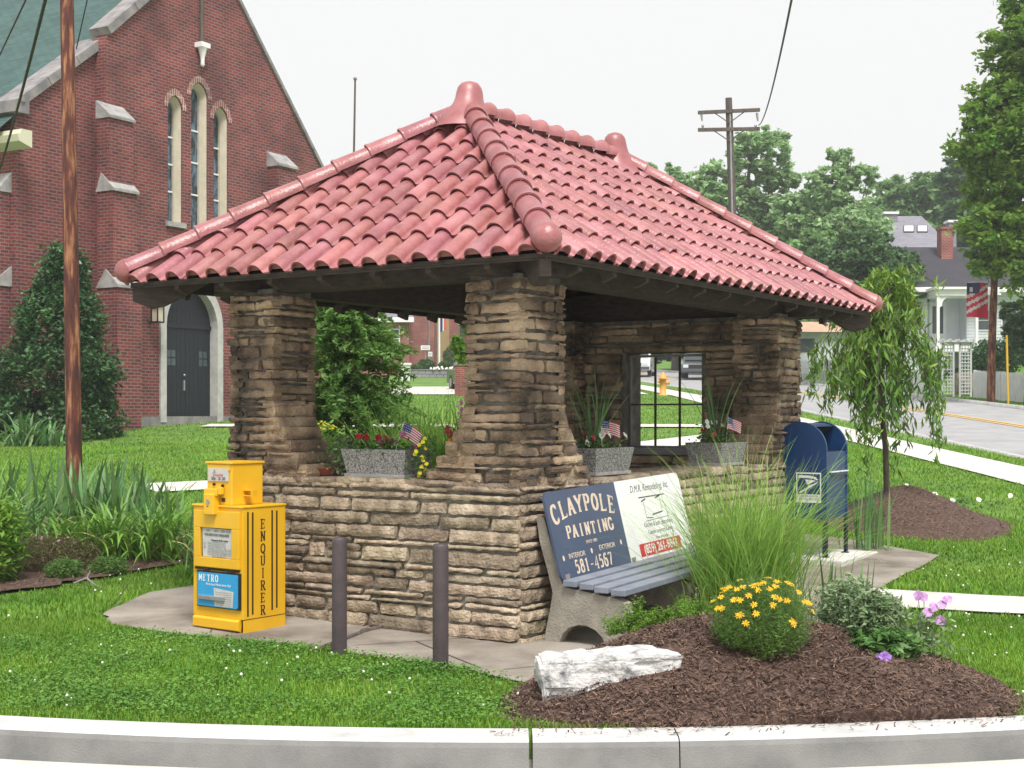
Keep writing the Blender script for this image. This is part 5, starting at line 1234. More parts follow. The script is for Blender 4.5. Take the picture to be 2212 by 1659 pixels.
# small flags
def flag(loc, rz, label, lean=.35):
    t = thing("small_flag", label, "flag", loc, rz, "small flags stuck in the planters")
    m = MB(); d = Vector((math.sin(lean), 0, math.cos(lean))); m.tube([(0, 0, 0), d * .26], .003, 5); m.build("stick", M_whitewood, t)
    m = MB(); s = Vector((math.cos(lean), 0, -math.sin(lean))); fw, fh, NX = .135, .10, 9
    RED, WHT, BLU = (.55, .02, .04), (.75, .75, .75), (.03, .05, .22)
    def fp(a, b): return d * (.255 - b * fh) + s * a * fw + Vector((0, math.sin(a * 5) * .012, -a * a * .035))
    for j in range(13):
        for i in range(NX):
            c_ = RED if j % 2 == 0 else WHT
            if j < 7 and i < 4: c_ = BLU
            m.add([fp(i / NX, j / 13), fp(i / NX, (j + 1) / 13), fp((i + 1) / NX, (j + 1) / 13), fp((i + 1) / NX, j / 13)], [(0, 1, 2, 3)], col=c_)
    for r_ in range(3):
        for q in range(4): a, b = .05 + q * .1, .07 + r_ * .17; m.add([fp(a, b) - Vector((0, .001, 0)), fp(a, b + .05) - Vector((0, .001, 0)), fp(a + .04, b + .05) - Vector((0, .001, 0)), fp(a + .04, b) - Vector((0, .001, 0))], [(0, 1, 2, 3)], col=WHT)
    m.build("cloth", M_printed, t); return t
flag(SL(.68, 1.66, 1.18), 0, "small stars-and-stripes flag leaning in the planter on the front wall", .30)
flag(SL(1.86, .66, 1.18), 0.0, "small stars-and-stripes flag in the corner planter on the side wall", -.05)
flag(SL(4.02, .66, 1.20), .5, "small stars-and-stripes flag in the far planter on the side wall", .1)

# ------------------------------------------------------------------ plants round the mound
def gm(x, y): return gz(x, y) + float(mound_h(np.array(x), np.array(y))) * (1 if float(mound_r(np.array(x), np.array(y))) < 1 else 0)
rs = RS(101)
og = thing("ornamental_grass", "tall fountain of fine ornamental grass between bench and mailbox", "ornamental grass", (1.57, 9.35, .02))
n = 2200; b = np.stack([rs.normal(0, .13, n), rs.normal(0, .12, n), np.zeros(n)], 1); blades(n, rs, b, (.42 + .88 * rs.uniform(0, 1, n) ** 1.5), rs.uniform(.0024, .0044, n), np.abs(rs.normal(.14, .20, n)), rs.uniform(.2, 1.3, n), M_orn, "blades", og, seg=7, twist=.6)
n = 400; b = np.stack([rs.normal(0, .16, n), rs.normal(0, .14, n), np.zeros(n)], 1); blades(n, rs, b, rs.uniform(1.0, 1.62, n), rs.uniform(.002, .0036, n), np.abs(rs.normal(.32, .28, n)), rs.uniform(.5, 1.7, n), M_orn, "blades", og, seg=8, twist=.6)
def bush(name, label, loc, r3, n, size, m, seed, cat, asp=.4, shell=.35, up=.3, fl_=None, droop=None, parts=None, dens=1.0):
    rs = RS(seed); t = thing(name, label, cat, loc)
    d = rs.normal(0, 1, (n, 3)); d /= np.linalg.norm(d, axis=1)[:, None]; r_ = (shell + (1 - shell) * rs.uniform(0, 1, n) ** .5) * (1 + .10 * np.sin(d[:, 0] * 9 + d[:, 1] * 7) + rs.normal(0, .05, n))
    P = d * r_[:, None] * np.array(r3) + np.array([0, 0, r3[2] * .85]); P[:, 2] = np.maximum(P[:, 2], .01)
    leaves(P, size, rs, m, "foliage", t, np.clip(rs.normal(.5, .22, n), 0, 1), asp, up, droop)
    mb_ = MB()
    for i in range(9): a = i * .7; mb_.tube([(0, 0, -.02), (math.cos(a) * r3[0] * .35, math.sin(a) * r3[1] * .35, r3[2] * .7), (math.cos(a) * r3[0] * .6, math.sin(a) * r3[1] * .6, r3[2] * 1.3)], [.008, .005, .002], 5)
    mb_.build("stems", M_bark, t)
    if fl_:
        for (mm, k_, fr, npet) in fl_:
            fm2 = FL()
            for i in range(k_):
                a = rs.uniform(0, 6.28); e = rs.uniform(.05, 1.2) if npet != 5 else rs.uniform(.7, 1.3); dd = Vector((math.cos(a) * math.cos(e), math.sin(a) * math.cos(e), math.sin(e)))
                if dd.y > .3 and rs.uniform() < .6: dd.y = -dd.y
                flower(fm2, (dd.x * r3[0] * 1.05, dd.y * r3[1] * 1.05, r3[2] * .85 + dd.z * r3[2] * 1.04), fr, npet, (dd.x * .5, dd.y - .4, dd.z + .5), seed * 7 + i, .17 if npet == 8 else .3)
            fm2.build("flowers", mm, t)
    return t
bush("coreopsis_bush", "rounded threadleaf bush dotted with yellow flowers on top of the mulch mound", (1.285, 7.17, gm(1.285, 7.17) - .03), (.255, .24, .215), 26000, .011, M_core, 111, "flowering bush", asp=.16, fl_=[(M_yflower, 58, .021, 8)], up=.1)
t = thing("creeping_shrub", "low lime-green creeping plant at the foot of the bench", "plant", (.84, 8.02, gm(.84, 8.02))); rs = RS(112)
P = []
for i in range(60):
    a = rs.uniform(-.30, .30); b_ = rs.normal(0, .07); L_ = rs.uniform(.08, .20); d_ = np.array([rs.normal(.25, .4), rs.normal(-.2, .3), rs.uniform(.25, .8)]); d_ /= np.linalg.norm(d_)
    P.append(np.array([a, b_, 0]) + d_ * (rs.uniform(0, L_, (160, 1))) + rs.normal(0, .012, (160, 3)))
P = np.concatenate(P); P[:, 2] = np.maximum(P[:, 2], .0) + .12 * (P[:, :1] + .25).clip(0, .5)[:, 0]; leaves(P, .009, rs, M_juniper, "foliage", t, asp=.3)
bush("leafy_perennial", "leafy perennial with pale variegated tips at the right end of the mulch mound", (1.95, 7.45, gm(1.95, 7.45)), (.16, .15, .165), 3800, .021, M_silver, 113, "plant", asp=.35, up=.8)
bush("leafy_perennial", "broad dark green leaves at the foot of the variegated perennial, above the violet bell flower", (1.955, 7.28, gm(1.955, 7.28) - .03), (.19, .15, .09), 900, .036, M_broad, 114, "plant", asp=.4, up=.8)
bush("leafy_perennial", "dusty green twiggy perennial just right of the front sword leaves", (1.93, 7.95, gm(1.93, 7.95) - .02), (.20, .16, .20), 3600, .019, M_silver, 115, "plant", asp=.3, up=.5)
m = MB(); flower(m, (1.90, 7.06, gm(1.90, 7.06) + .05), .036, 5, (0, -.9, .2), 3, .5); flower(m, (1.88, 7.06, gm(1.88, 7.06) + .05), .03, 5, (-.3, -.9, -.1), 4, .5); tag(m.build("bell_flower", M_pflower), "single violet bell flower lying low on the mulch", "flower")
t = thing("petunia", "thin-stemmed petunia with lilac blooms at the edge of the lawn", "flowering plant", (2.27, 7.6, gm(2.27, 7.6))); rs = RS(116)
P = np.stack([rs.normal(0, .07, 420), rs.normal(0, .06, 420), rs.uniform(0, .26, 420)], 1); leaves(P, .02, rs, M_silver, "foliage", t, asp=.4)
m = FL(); c5 = [(-.06, -.04, .36), (-.03, -.05, .355), (.02, -.05, .30), (.07, -.05, .31), (.10, -.05, .34), (.055, -.06, .23), (-.01, -.05, .27)]
for i, p in enumerate(c5): flower(m, p, .030, 5, (rs.normal(0, .5), -1, rs.uniform(-.1, .7)), i, .55)
m.build("flowers", M_lflower, t); m = MB()
for p in c5: m.tube([(0, 0, 0), (p[0] * .5, 0, p[2] * .5), p], .002, 4)
m.build("stems", M_weep, t)
def clump(name, label, loc, n, L_, wd, tilt, bend, m, seed, sx=.1, sy=.1, cat="plant", dry=0, seg=6, twist=.3):
    rs = RS(seed); t = thing(name, label, cat, loc); b = np.stack([rs.normal(0, sx, n), rs.normal(0, sy, n), np.zeros(n) - .01], 1)
    blades(n, rs, b, rs.uniform(L_[0], L_[1], n), rs.uniform(wd[0], wd[1], n), np.abs(rs.normal(tilt, tilt * .6 + .02, n)), rs.uniform(bend[0], bend[1], n), m, "blades", t, seg=seg, twist=twist)
    if dry:
        b = np.stack([rs.normal(0, sx, dry), rs.normal(0, sy, dry), np.zeros(dry)], 1); blades(dry, rs, b, rs.uniform(L_[0] * .6, L_[1] * .9, dry), wd[1], rs.uniform(.3, .9, dry), rs.uniform(1.2, 2.6, dry), M_dry, "dry_blades", t, seg=seg, twist=.8)
    return t
clump("iris", "upright blue-green sword leaves behind the threadleaf bush", (2.05, 8.75, .04), 26, (.28, .62), (.010, .017), .14, (0, .25), M_iris, 121, .12, .06, "iris")
clump("iris", "upright sword leaves just right of the mailbox", (3.42, 13.2, gz(3.4, 13.2)), 34, (.45, .85), (.010, .018), .12, (0, .3), M_iris, 122, .10, .08, "iris")
# the left-hand bed
k = 0
iris_lab = ["tall grey-green iris fan standing in front of the wooden pole", "iris fan right of the wooden pole", "iris leaves toward the right end of the left bed", "iris leaves at the far right end of the left bed", "iris fan at the left edge of the photo", "short iris fan between pole and day lilies"]
for (x, y, n, h_) in ((-4.22, 13.2, 44, 1.02), (-3.90, 13.6, 60, .86), (-3.58, 13.3, 60, .80), (-3.28, 12.9, 52, .68), (-4.90, 13.6, 40, .95), (-4.0, 14.0, 50, .88)):
    clump("iris", iris_lab[k], (x, y, gz(x, y) + .02), int(n * .62), (h_ * .6, h_ * 1.02), (.020, .034), .17, (0, .4), M_iris, 130 + k, .15, .09, "iris", dry=3); k += 1
dl = ["arching day lily clump at the right end of the left bed", "arching day lily clump below the iris fans", "arching day lily clump left of the wooden pole", "arching day lily clump at the photo's left edge", "day lily clump right behind the brownish shrub", "day lily clump at the back of the left bed, behind the iris fans", "day lily clump at the back right of the left bed, nearest the path"]
for k, (x, y, n, h_) in enumerate(((-3.18, 12.45, 150, .85), (-3.62, 12.55, 150, .85), (-4.55, 12.9, 150, .95), (-4.95, 13.0, 150, 1.0), (-4.05, 12.6, 110, .72), (-4.45, 14.6, 170, .95), (-3.75, 14.4, 150, .85))):
    clump("day_lily", dl[k], (x, y, gz(x, y) + .02), int(n * .7), (h_ * .6, h_), (.010, .017), .35, (.7, 2.2), M_daylily if k != 2 else M_iris, 140 + k, .13, .08, "day lily", dry=7)
bush("brownish_shrub", "low brownish fine-leaved shrub in the left bed", (-3.98, 11.95, gz(-4, 11.95)), (.42, .30, .17), 9000, .016, M_redsh, 151, "shrub", asp=.2, fl_=[(M_mflower, 9, .014, 5)])
bush("low_shrub", "small green mound plant right of the brownish shrub", (-3.42, 11.78, gz(-3.4, 11.7)), (.17, .14, .09), 2600, .014, M_hem, 152, "shrub", asp=.3)
bush("low_shrub", "small green mound plant in front of the brownish shrub", (-3.72, 11.55, gz(-3.7, 11.5)), (.16, .13, .10), 2600, .014, M_hem, 153, "shrub", asp=.3)
bush("phlox", "bright green leafy phlox at the left edge of the bed", (-4.32, 11.35, gz(-4.3, 11.3)), (.36, .30, .42), 3000, .040, M_juniper, 154, "plant", asp=.3, up=.9)
m = MB(); a = Vector((-3.02, 10.35, .06)); m.tube([a, a + Vector((.06, -.05, .01)), a + Vector((.10, -.05, .05)), a + Vector((.16, 0, .16))], [.006, .006, .004, .003], 6); tag(m.build("stick", M_bark), "thin dark fallen twig on the lawn left of the newspaper box", "stick")
m = MB(); a = Vector((-3.55, 11.25, .11)); m.tube([a, a + Vector((.10, .02, .04)), a + Vector((.18, -.06, .0)), a + Vector((.27, -.14, -.02))], [.010, .010, .007, .004], 6); m.tube([a + Vector((.10, .02, .04)), a + Vector((.12, .05, .10))], [.007, .003], 5); tag(m.build("stick", M_limeold), "pale grey broken stick at the front edge of the left bed", "stick")

# ------------------------------------------------------------------ garden behind the shelter
rs = RS(160); hm = thing("evergreen_shrub", "feathery evergreen shrub seen through the shelter's front opening", "evergreen shrub", (-1.78, 14.9, gz(-1.7, 14.9)))
P, T = [], []
for i in range(520):
    z = rs.uniform(.15, 2.62); rad = (.98 * (1 - (z / 2.95) ** 2.4) + .08) * (1 + .2 * math.sin(z * 7)); a = rs.uniform(0, 6.28); L_ = rad * rs.uniform(.7, 1.1); k_ = 95
    t_ = rs.uniform(.15, 1, k_); s_ = rs.normal(0, .06, k_) * (1.2 - t_); P.append(np.stack([np.cos(a) * L_ * t_ - np.sin(a) * s_, np.sin(a) * L_ * t_ + np.cos(a) * s_, z + .16 * t_ * L_ - .30 * L_ * t_ ** 2 + rs.normal(0, .018, k_)], 1)); T.append(np.full(k_, rs.uniform(.1, .9)) + .25 * (t_ - .5))
P = np.concatenate(P); T = np.concatenate(T); leaves(P, .036, rs, M_hem, "foliage", hm, np.clip(T, 0, 1), asp=.35, up=.9)
m = MB(); m.tube([(0, 0, 0), (.02, 0, 1.2), (0, .02, 2.5)], [.04, .025, .006], 7); m.tube([(.1, 0, 0), (.22, -.1, .9), (.3, -.2, 1.6)], [.025, .018, .005], 6); m.build("trunk", M_bark, hm)
clump("ornamental_grass", "bright green arching grass behind the shelter, right of the evergreen shrub", (-.66, 14.5, gz(-.6, 14.5)), 2600, (.8, 1.62), (.005, .009), .25, (.3, 1.5), M_orn, 161, .36, .18, "ornamental grass")
gl_ = ["day lily clump behind the front corner column, in the shelter opening", "day lily clump below the bright arching grass", "day lily clump next to the stone flare of the corner column"]
clump("day_lily", "leafy clump just behind the planter's right end, inside the front opening's view", (-.85, 13.1, gz(-.8, 13.1)), 260, (.6, 1.1), (.006, .010), .3, (.5, 1.9), M_orn, 163, .24, .1, "day lily")
for k, (x, y, n, h_) in enumerate(((-.30, 13.6, 220, 1.25), (-.75, 13.4, 210, 1.05), (-.45, 12.9, 180, .95))):
    t = clump("day_lily", gl_[k], (x, y, gz(x, y) + .1 * (k == 2)), n, (h_ * .6, h_), (.006, .010), .3, (.5, 1.9), M_daylily, 165 + k, .18, .1, "day lily")
    m = FL(); st_ = MB(); rs = RS(170 + k)
    for i in range(6): p = (rs.normal(0, .22), rs.normal(-.1, .1), h_ * rs.uniform(.75, 1.25)); flower(m, p, .05, 6, (rs.normal(0, .5), -1, .4), i, .3); st_.tube([(p[0] * .4, 0, .1), p], .003, 4, tint=.1)
    m.build("flowers", (M_oflower, M_rflower, M_mflower)[k], t); st_.build("stems", M_daylily, t)
t = thing("astilbe", "mauve flower spikes behind the front corner column", "flowering plant", (-.42, 14.2, gz(-.4, 14.2))); rs = RS(175)
m = MB()
for i in range(7): p = np.array([rs.normal(0, .16), rs.normal(0, .1), rs.uniform(1.15, 1.42)]); [flower(m, p + np.array([rs.normal(0, .012), rs.normal(0, .012), -j * .018]), .018, 5, (0, -1, .3), i * 9 + j) for j in range(8)]
m.build("flowers", M_mflower, t); P = np.stack([rs.normal(0, .16, 900), rs.normal(0, .1, 900), rs.uniform(0, 1.2, 900)], 1); leaves(P, .025, rs, M_broad, "foliage", t)
bush("yellow_flowered_shrub", "airy shrub with tiny yellow flowers beside the left column", (-1.86, 12.9, gz(-1.9, 12.9) + .80), (.32, .22, .24), 3000, .014, M_juniper, 177, "shrub", asp=.4, fl_=[(M_yflower2, 60, .013, 5)])
clump("low_leaves", "sprawling leaves at the left column's outer foot, beyond the lawn", (-2.55, 12.1, gz(-2.5, 12.1)), 140, (.25, .6), (.008, .012), .35, (.4, 1.6), M_iris, 178, .10, .12, "plant")
clump("day_lily", "leafy clump behind the newspaper box", (-2.62, 11.6, gz(-2.6, 11.6)), 40, (.25, .5), (.006, .010), .4, (.8, 2.0), M_daylily, 179, .09, .08, "day lily")

# ------------------------------------------------------------------ weeping tree on the right
rs = RS(200); wx, wy = 4.12, 15.25; wz = gz(wx, wy) + .33
wt = thing("weeping_tree", "young weeping tree with long drooping leaves on its own mulch mound", "tree", (wx, wy, wz))
m = MB(); tr = [(0, 0, -.1), (-.02, 0, .5), (-.07, 0, 1.0), (-.10, 0, 1.5), (-.06, .0, 2.0), (.10, 0, 2.35), (.30, -.05, 2.42), (.5, -.05, 2.30)]
m.tube(tr, [.036, .032, .028, .024, .018, .012, .008, .004], 8)
P, T, PN = [], [], []
for i in range(76):
    if i < 66: z0 = rs.uniform(1.40, 1.84); a = rs.uniform(0, 6.28); R0 = rs.uniform(.12, .68); dr_ = rs.uniform(.30, 1.12) * (1.25 - .3 * R0); c0 = np.array([-.09, 0, z0]); rise = .16
    else: z0 = rs.uniform(2.05, 2.35); a = rs.uniform(-.9, .9) if i % 2 else rs.uniform(2.2, 4.1); R0 = rs.uniform(.15, .38); dr_ = rs.uniform(.1, .3); c0 = np.array([.05, 0, z0]); rise = .10
    h = np.array([math.cos(a), math.sin(a), 0]); K = 14; pts = []
    for j in range(K):
        t_ = j / (K - 1); pts.append(c0 + h * R0 * (1 - (1 - min(1, t_ * 1.5)) ** 1.6) * (1 + .1 * t_) + np.array([0, 0, rise * math.sin(min(1, t_ * 2) * math.pi) - dr_ * max(0, t_ - .25) ** 1.3 / .69]))
    m.tube([tuple(p) for p in pts[::2]], [.006, .005, .004, .0035, .003, .0025, .002][:len(pts[::2])], 4, caps=False)
    for j in range(1, K):
        kk = (7 if rs.uniform() < .8 else 2) if i < 66 else 8; q = pts[j] + rs.normal(0, .034, (kk, 3)); q[:, 2] -= .02
        (PN if (i >= 66 or rs.uniform() < .14) else P).append(q)
m.build("trunk", M_bark, wt)
for p_ in tr[4:]: PN.append(np.array(p_) + rs.normal(0, .05, (14, 3)) - np.array([0, 0, .04]))
P = np.concatenate(P); leaves(P, .066, rs, M_weep, "foliage", wt, asp=.20, droop=.9); PN = np.concatenate(PN); leaves(PN, .062, rs, M_weepn, "young_foliage", wt, asp=.2, droop=.6)
m = FL(); rs = RS(201)
for i in range(9): x, y = 4.35 + rs.normal(.55, .35), 16.0 + rs.normal(.6, .3); flower(m, (x, y, gz(x, y) + .10 + rs.uniform(0, .12)), .035, 6, (0, -1, .6), i, .5)
tg = thing("white_flowers", "scattered white flowers behind the tree's mulch mound", "flowers", (0, 0, 0)); m.build("flowers", M_wflower, tg)
P = np.stack([rs.normal(4.9, .4, 500), rs.normal(16.6, .3, 500), np.zeros(500)], 1); P[:, 2] = g(P[:, 0], P[:, 1]) + rs.uniform(0, .12, 500); leaves(P, .03, rs, M_broad, "foliage", tg)

# ------------------------------------------------------------------ poles and wires
t = thing("utility_pole", "reddish-brown weathered wooden pole in the left flower bed", "utility pole", (-4.60, 14.0, gz(-4.6, 14.0)))
m = MB(); m.tube([(.20, 0, -.2), (.175, 0, 1.5), (.15, 0, 3.2), (.12, 0, 5.0), (.05, 0, 9.5)], [.082, .078, .073, .068, .058], 20); m.build("shaft", M_pole, t)
t = thing("utility_pole", "dark utility pole carrying two crossarms beyond the shelter roof", "utility pole", (7.80, 50, gz(7.8, 50)))
pz = gz(7.8, 50); T_ = 1.5 + 677.5 / 60 - pz
m = MB(); m.tube([(.35, 0, -.3), (.18, 0, T_ * .5), (0, 0, T_)], [.17, .15, .12], 12); m.build("shaft", M_polegrey, t)
m = MB(); m.tube([(.14, -.17, 2), (.13, -.15, T_ * .5), (.03, -.13, T_ - .6)], .035, 6); m.build("conduit", M_steel, t)
for i, zz in enumerate((T_ - .50, T_ - 1.15)):
    m = MB(); sl2 = .05 if i == 0 else .02; m.prism([(-1.12, -.06 - sl2), (1.10, -.06 + sl2), (1.10, .06 + sl2), (-1.12, .06 - sl2)], (0, -.18 + .0, zz), ex, ez, ey, .10); m.build("crossarm", M_polegrey, t)
    m = MB(); m.tube([(-.6, -.14, zz - .02), (0, -.14, zz - .42)], .02, 5).tube([(.6, -.14, zz + .02), (0, -.14, zz - .42)], .02, 5); m.build("brace", M_polegrey, t)
    m = MB()
    for x in ((-1.0, 1.0) if i == 0 else (-.95, .95)):
        if i == 0: m.tube([(x, -.12, zz - .06), (x + .03, -.12, zz - .35)], [.05, .03], 7)
        else: m.lathe([(.03, 0), (.05, .04), (.045, .10), (.01, .14)], (x, -.13, zz + .06), 8)
    m.build("insulator", M_steel, t)
def wire(p, q, sag, r_, label, n=16):
    pts = [p.lerp(q, i / n) - Vector((0, 0, sag * 4 * (i / n) * (1 - i / n))) for i in range(n + 1)]
    o = MB().tube(pts, r_, 5).build("overhead_wire", M_wire); tag(o, label, "wire"); return o
wire(Vector((8.85, 49.9, pz + T_ - 1.0)), at(1760, -260, 12), .5, .016, "black service wire rising from the crossarms past the roof to the top edge")
wire(at(-60, 245, 24), at(112, -120, 9), .0, .008, "thin black wire across the church's green roof, leftmost of the pair")
wire(at(-20, 420, 22), at(120, -90, 8.5), .12, .013, "thick black cable across the church's green roof")
wire(at(165, 105, 14.0), at(215, -120, 12), .0, .006, "thin black wire just right of the wooden pole's top")
t = thing("mast", "tall thin metal mast standing behind the tiled roof", "mast", at(758, 0, 42).xy.to_3d()); t.location.z = gz(t.location.x, 42)
tz = 1.5 + 719 / 3000 * 42 - t.location.z
m = MB(); m.tube([(0, 0, 0), (.03, 0, 4), (.13, 0, tz)], [.05, .04, .028], 8); m.build("shaft", M_polegrey, t); m = MB(); m.lathe([(.001, -.06), (.05, -.03), (.06, 0), (.05, .04), (.001, .06)], (.13, 0, tz), 8); m.build("ball", M_limeold, t)

# ------------------------------------------------------------------ holly by the church
rs = RS(210); hx_, hy_ = at(108, 0, 28.4).x, 28.4
hl = thing("holly_tree", "broad conical dark holly against the church wall behind the wooden pole", "evergreen tree", (hx_, hy_, gz(hx_, hy_)))
P, T = [], []
for i in range(520):
    z = 3.75 * rs.uniform(0, 1) ** 1.15; rad = 1.28 * (1 - (z / 4.0) ** 1.35) ** .8 * (1 + .14 * math.sin(z * 5 + 1)); a = rs.uniform(0, 6.28)
    if z > 2.6: rad *= .85
    off = .33 * z / 3.7; c = np.array([math.cos(a) * rad * rs.uniform(.75, 1.08) + off, math.sin(a) * rad * rs.uniform(.75, 1.05), z + .1]); k_ = 60
    P.append(c + rs.normal(0, .10, (k_, 3))); T.append(np.clip(np.full(k_, rs.uniform(.1, .9)) + rs.normal(0, .1, k_), 0, 1))
leaves(np.concatenate(P), .055, rs, M_holly, "foliage", hl, np.concatenate(T), asp=.5, up=.6)
m = MB(); m.tube([(0, 0, -.1), (.1, 0, 1.8), (.3, 0, 3.4)], [.09, .06, .02], 7); m.build("trunk", M_bark, hl)
clump("hosta", "low strappy leaves at the foot of the holly, at the photo's left edge", (at(70, 0, 26.5).x, 26.5, gz(-9, 26.5)), 120, (.4, .8), (.02, .035), .4, (.6, 1.6), M_iris, 211, .35, .15, "plant")

# ------------------------------------------------------------------ big trees
def px_tree(name, label, Y, blobs, n, size, m, trunk_u, trunk_r, seed, group=None, dep=.8, clump=.3, per=60, limbs=9, shell=.45, cat="tree"):
    k = Y / 3000; bx = (trunk_u - 1106) * k; bz = gz(bx, Y); rr = random.Random(seed); B = []
    for (u, v, ru, rv) in blobs: B.append(((u - trunk_u) * k, rr.uniform(-.35, .35) * ru * k, 1.5 - (v - HV) * k - bz, ru * k, ru * k * dep, rv * k))
    return make_tree(name, label, (bx, Y, bz), B, n, size, m, trunk_r, seed, cat, group, limbs, clump, per, None, shell)
px_tree("maple_tree", "large full maple filling the right edge of the photo in front of the white house", 43.6,
        [(2240, 20, 75, 80), (2200, 120, 88, 75), (2255, 180, 100, 100), (2155, 240, 90, 75), (2135, 320, 88, 60), (2230, 320, 120, 110), (2150, 400, 72, 58), (2140, 490, 78, 62), (2230, 480, 110, 110), (2128, 560, 52, 45), (2190, 560, 70, 55), (2260, 590, 80, 80)], 60000, .105, M_maple, 2240, .35, 220, clump=.33, per=70, limbs=12)
px_tree("shrub_tree", "dark low tree under the maple at the photo's right edge", 47.0, [(2195, 690, 42, 45), (2230, 740, 60, 60)], 8000, .09, M_far3, 2225, .09, 221, cat="tree", limbs=3)
tl = "trees on the hillside behind the shelter"
px_tree("broadleaf_tree", "tall pale loose-crowned tree right behind the utility pole's crossarms", 86, [(1560, 400, 70, 60), (1640, 330, 75, 52), (1600, 450, 95, 60), (1680, 380, 60, 40), (1500, 400, 42, 36), (1700, 470, 80, 60), (1540, 500, 90, 60), (1620, 560, 120, 60)], 30000, .20, M_far1, 1620, .32, 230, tl, clump=.21, per=30)
px_tree("broadleaf_tree", "pale tree showing just above the roof's right slope, left of the crossarm pole", 92, [(1440, 390, 58, 40), (1500, 430, 60, 50), (1390, 380, 40, 32), (1450, 480, 90, 70)], 9500, .20, M_far1, 1460, .28, 231, tl, clump=.22, per=30)
px_tree("broadleaf_tree", "pale green tree with a small spire-like top, middle of the hillside row", 84, [(1815, 345, 34, 34), (1790, 410, 66, 50), (1860, 390, 40, 36), (1740, 470, 66, 55), (1830, 490, 90, 66), (1780, 560, 90, 60)], 20000, .19, M_far1, 1800, .30, 232, tl, clump=.22, per=30)
px_tree("broadleaf_tree", "deep green tree behind the far grey-roofed house", 112, [(1940, 430, 66, 50), (2010, 410, 60, 45), (2060, 430, 60, 60), (1990, 500, 110, 70), (1900, 480, 60, 60)], 17000, .26, M_far2, 1990, .4, 233, tl, clump=.3, per=36)
px_tree("broadleaf_tree", "deep green tree between hillside and maple, right of the far house", 104, [(2085, 480, 60, 70), (2080, 380, 50, 60), (2120, 560, 70, 70)], 12000, .25, M_far3, 2080, .4, 234, tl, clump=.3, per=36)
px_tree("broadleaf_tree", "dense dark rounded tree in front of the hillside, left of the white house", 63, [(1850, 560, 95, 62), (1790, 600, 70, 58), (1900, 600, 80, 66), (1840, 660, 105, 60), (1930, 650, 66, 62), (1960, 580, 40, 36)], 32000, .14, M_far3, 1860, .3, 235, tl, clump=.3, per=50)
px_tree("broadleaf_tree", "mid green tree filling the gap below the pale trees, behind the roof's lower right", 74, [(1690, 590, 100, 60), (1750, 540, 70, 50), (1650, 640, 120, 70), (1760, 640, 80, 60), (1580, 640, 90, 60)], 18000, .18, M_far2, 1700, .3, 236, tl, clump=.3, per=40)
px_tree("broadleaf_tree", "bluish dark tree seen under the eaves in the shelter's front opening", 120, [(1000, 700, 60, 60), (1040, 690, 60, 70), (970, 740, 40, 40), (1080, 700, 60, 70)], 7000, .32, M_far3, 1030, .4, 237, tl, clump=.35, per=36)
px_tree("broadleaf_tree", "low roadside tree past the curve, seen through the gap beside the far column", 100, [(1420, 745, 80, 40), (1520, 735, 80, 40), (1600, 745, 70, 40)], 7000, .26, M_far3, 1500, .3, 238, tl, clump=.3, per=36)
px_tree("broadleaf_tree", "slim yellow-green sapling branches beside the front corner column", 24, [(1012, 705, 16, 22), (1000, 760, 20, 26), (985, 740, 12, 14)], 900, .07, M_juniper, 1030, .02, 239, None, clump=.5, per=14, limbs=4)
# far-off wooded ridge closing the horizon
def woods():
    rs = RS(250); P, T = [], []
    for i in range(900):
        x = rs.uniform(-190, 190); y = rs.uniform(150, 215); r_ = rs.uniform(4, 7.5); h = rs.uniform(5, 11); d = rs.normal(0, 1, (70, 3)); d /= np.linalg.norm(d, axis=1)[:, None]; d[:, 2] = np.abs(d[:, 2])
        P.append(np.array([x, y, gz(x, y) + h * .25]) + d * np.array([r_, r_, h])); T.append(np.full(70, rs.uniform(.1, .9)))
    o = leaves(np.concatenate(P), 1.1, rs, M_far3, "distant_woods", None, np.concatenate(T), asp=.7, up=.8); tag(o, kind='stuff')
woods()

# ------------------------------------------------------------------ white house, porch, fences
hs = thing("white_house", "white clapboard house with dark roof, brick chimney and a bracketed porch", "house", at(2080, 0, 62).xy.to_3d()); S = 62 / 3000
hz = 1.5 + (HV - 748) * S; hs.location.z = hz
def hp(u, v, Y=62): p = at(u, v, Y); return p.x - hs.location.x, p.z - hz
x0, x1 = hp(1952, 0)[0], hp(2360, 0)[0]; ze = hp(0, 622)[1]; zr_ = at(0, 534, 66).z - hz
m = MB(); m.box(x0, hp(2003, 0)[0], 0, 8, -3, ze); m.box(hp(2088, 0)[0], x1, 0, 8, -3, ze); m.box(hp(2003, 0)[0], hp(2088, 0)[0], 1.0, 8, -3, ze)
m.box(hp(2003, 0)[0], hp(2088, 0)[0], 0, 1, 2.45, ze); wl = m.build("wall", M_siding, hs)
m = MB(); zz = -1.0
while zz < ze - .05:
    m.box(x0 - .012, hp(2003, 0)[0], -.014, 0, zz, zz + .012); m.box(hp(2088, 0)[0], x1, -.014, 0, zz, zz + .012); zz += .14
m.build("clapboard_edges", mat("siding_shadow_line", (0.42, 0.45, 0.49), None), wl)
m = MB(); m.add([(x0 - .4, -.45, ze), (x1, -.45, ze), (x1, 4, zr_), (x0 + .6, 4, zr_), (x0 - .4, 8.4, ze), (x1, 8.4, ze)], [(0, 1, 2, 3), (3, 2, 5, 4), (0, 3, 4)]); rf_ = m.build("roof", M_shingle2, hs, uv=True)
m = MB(); m.box(x0 - .42, x1, -.52, -.44, ze - .22, ze - .01); m.box(x0 - .40, x1, -.44, .0, ze - .24, ze - .16); m.build("cornice", M_white, hs)
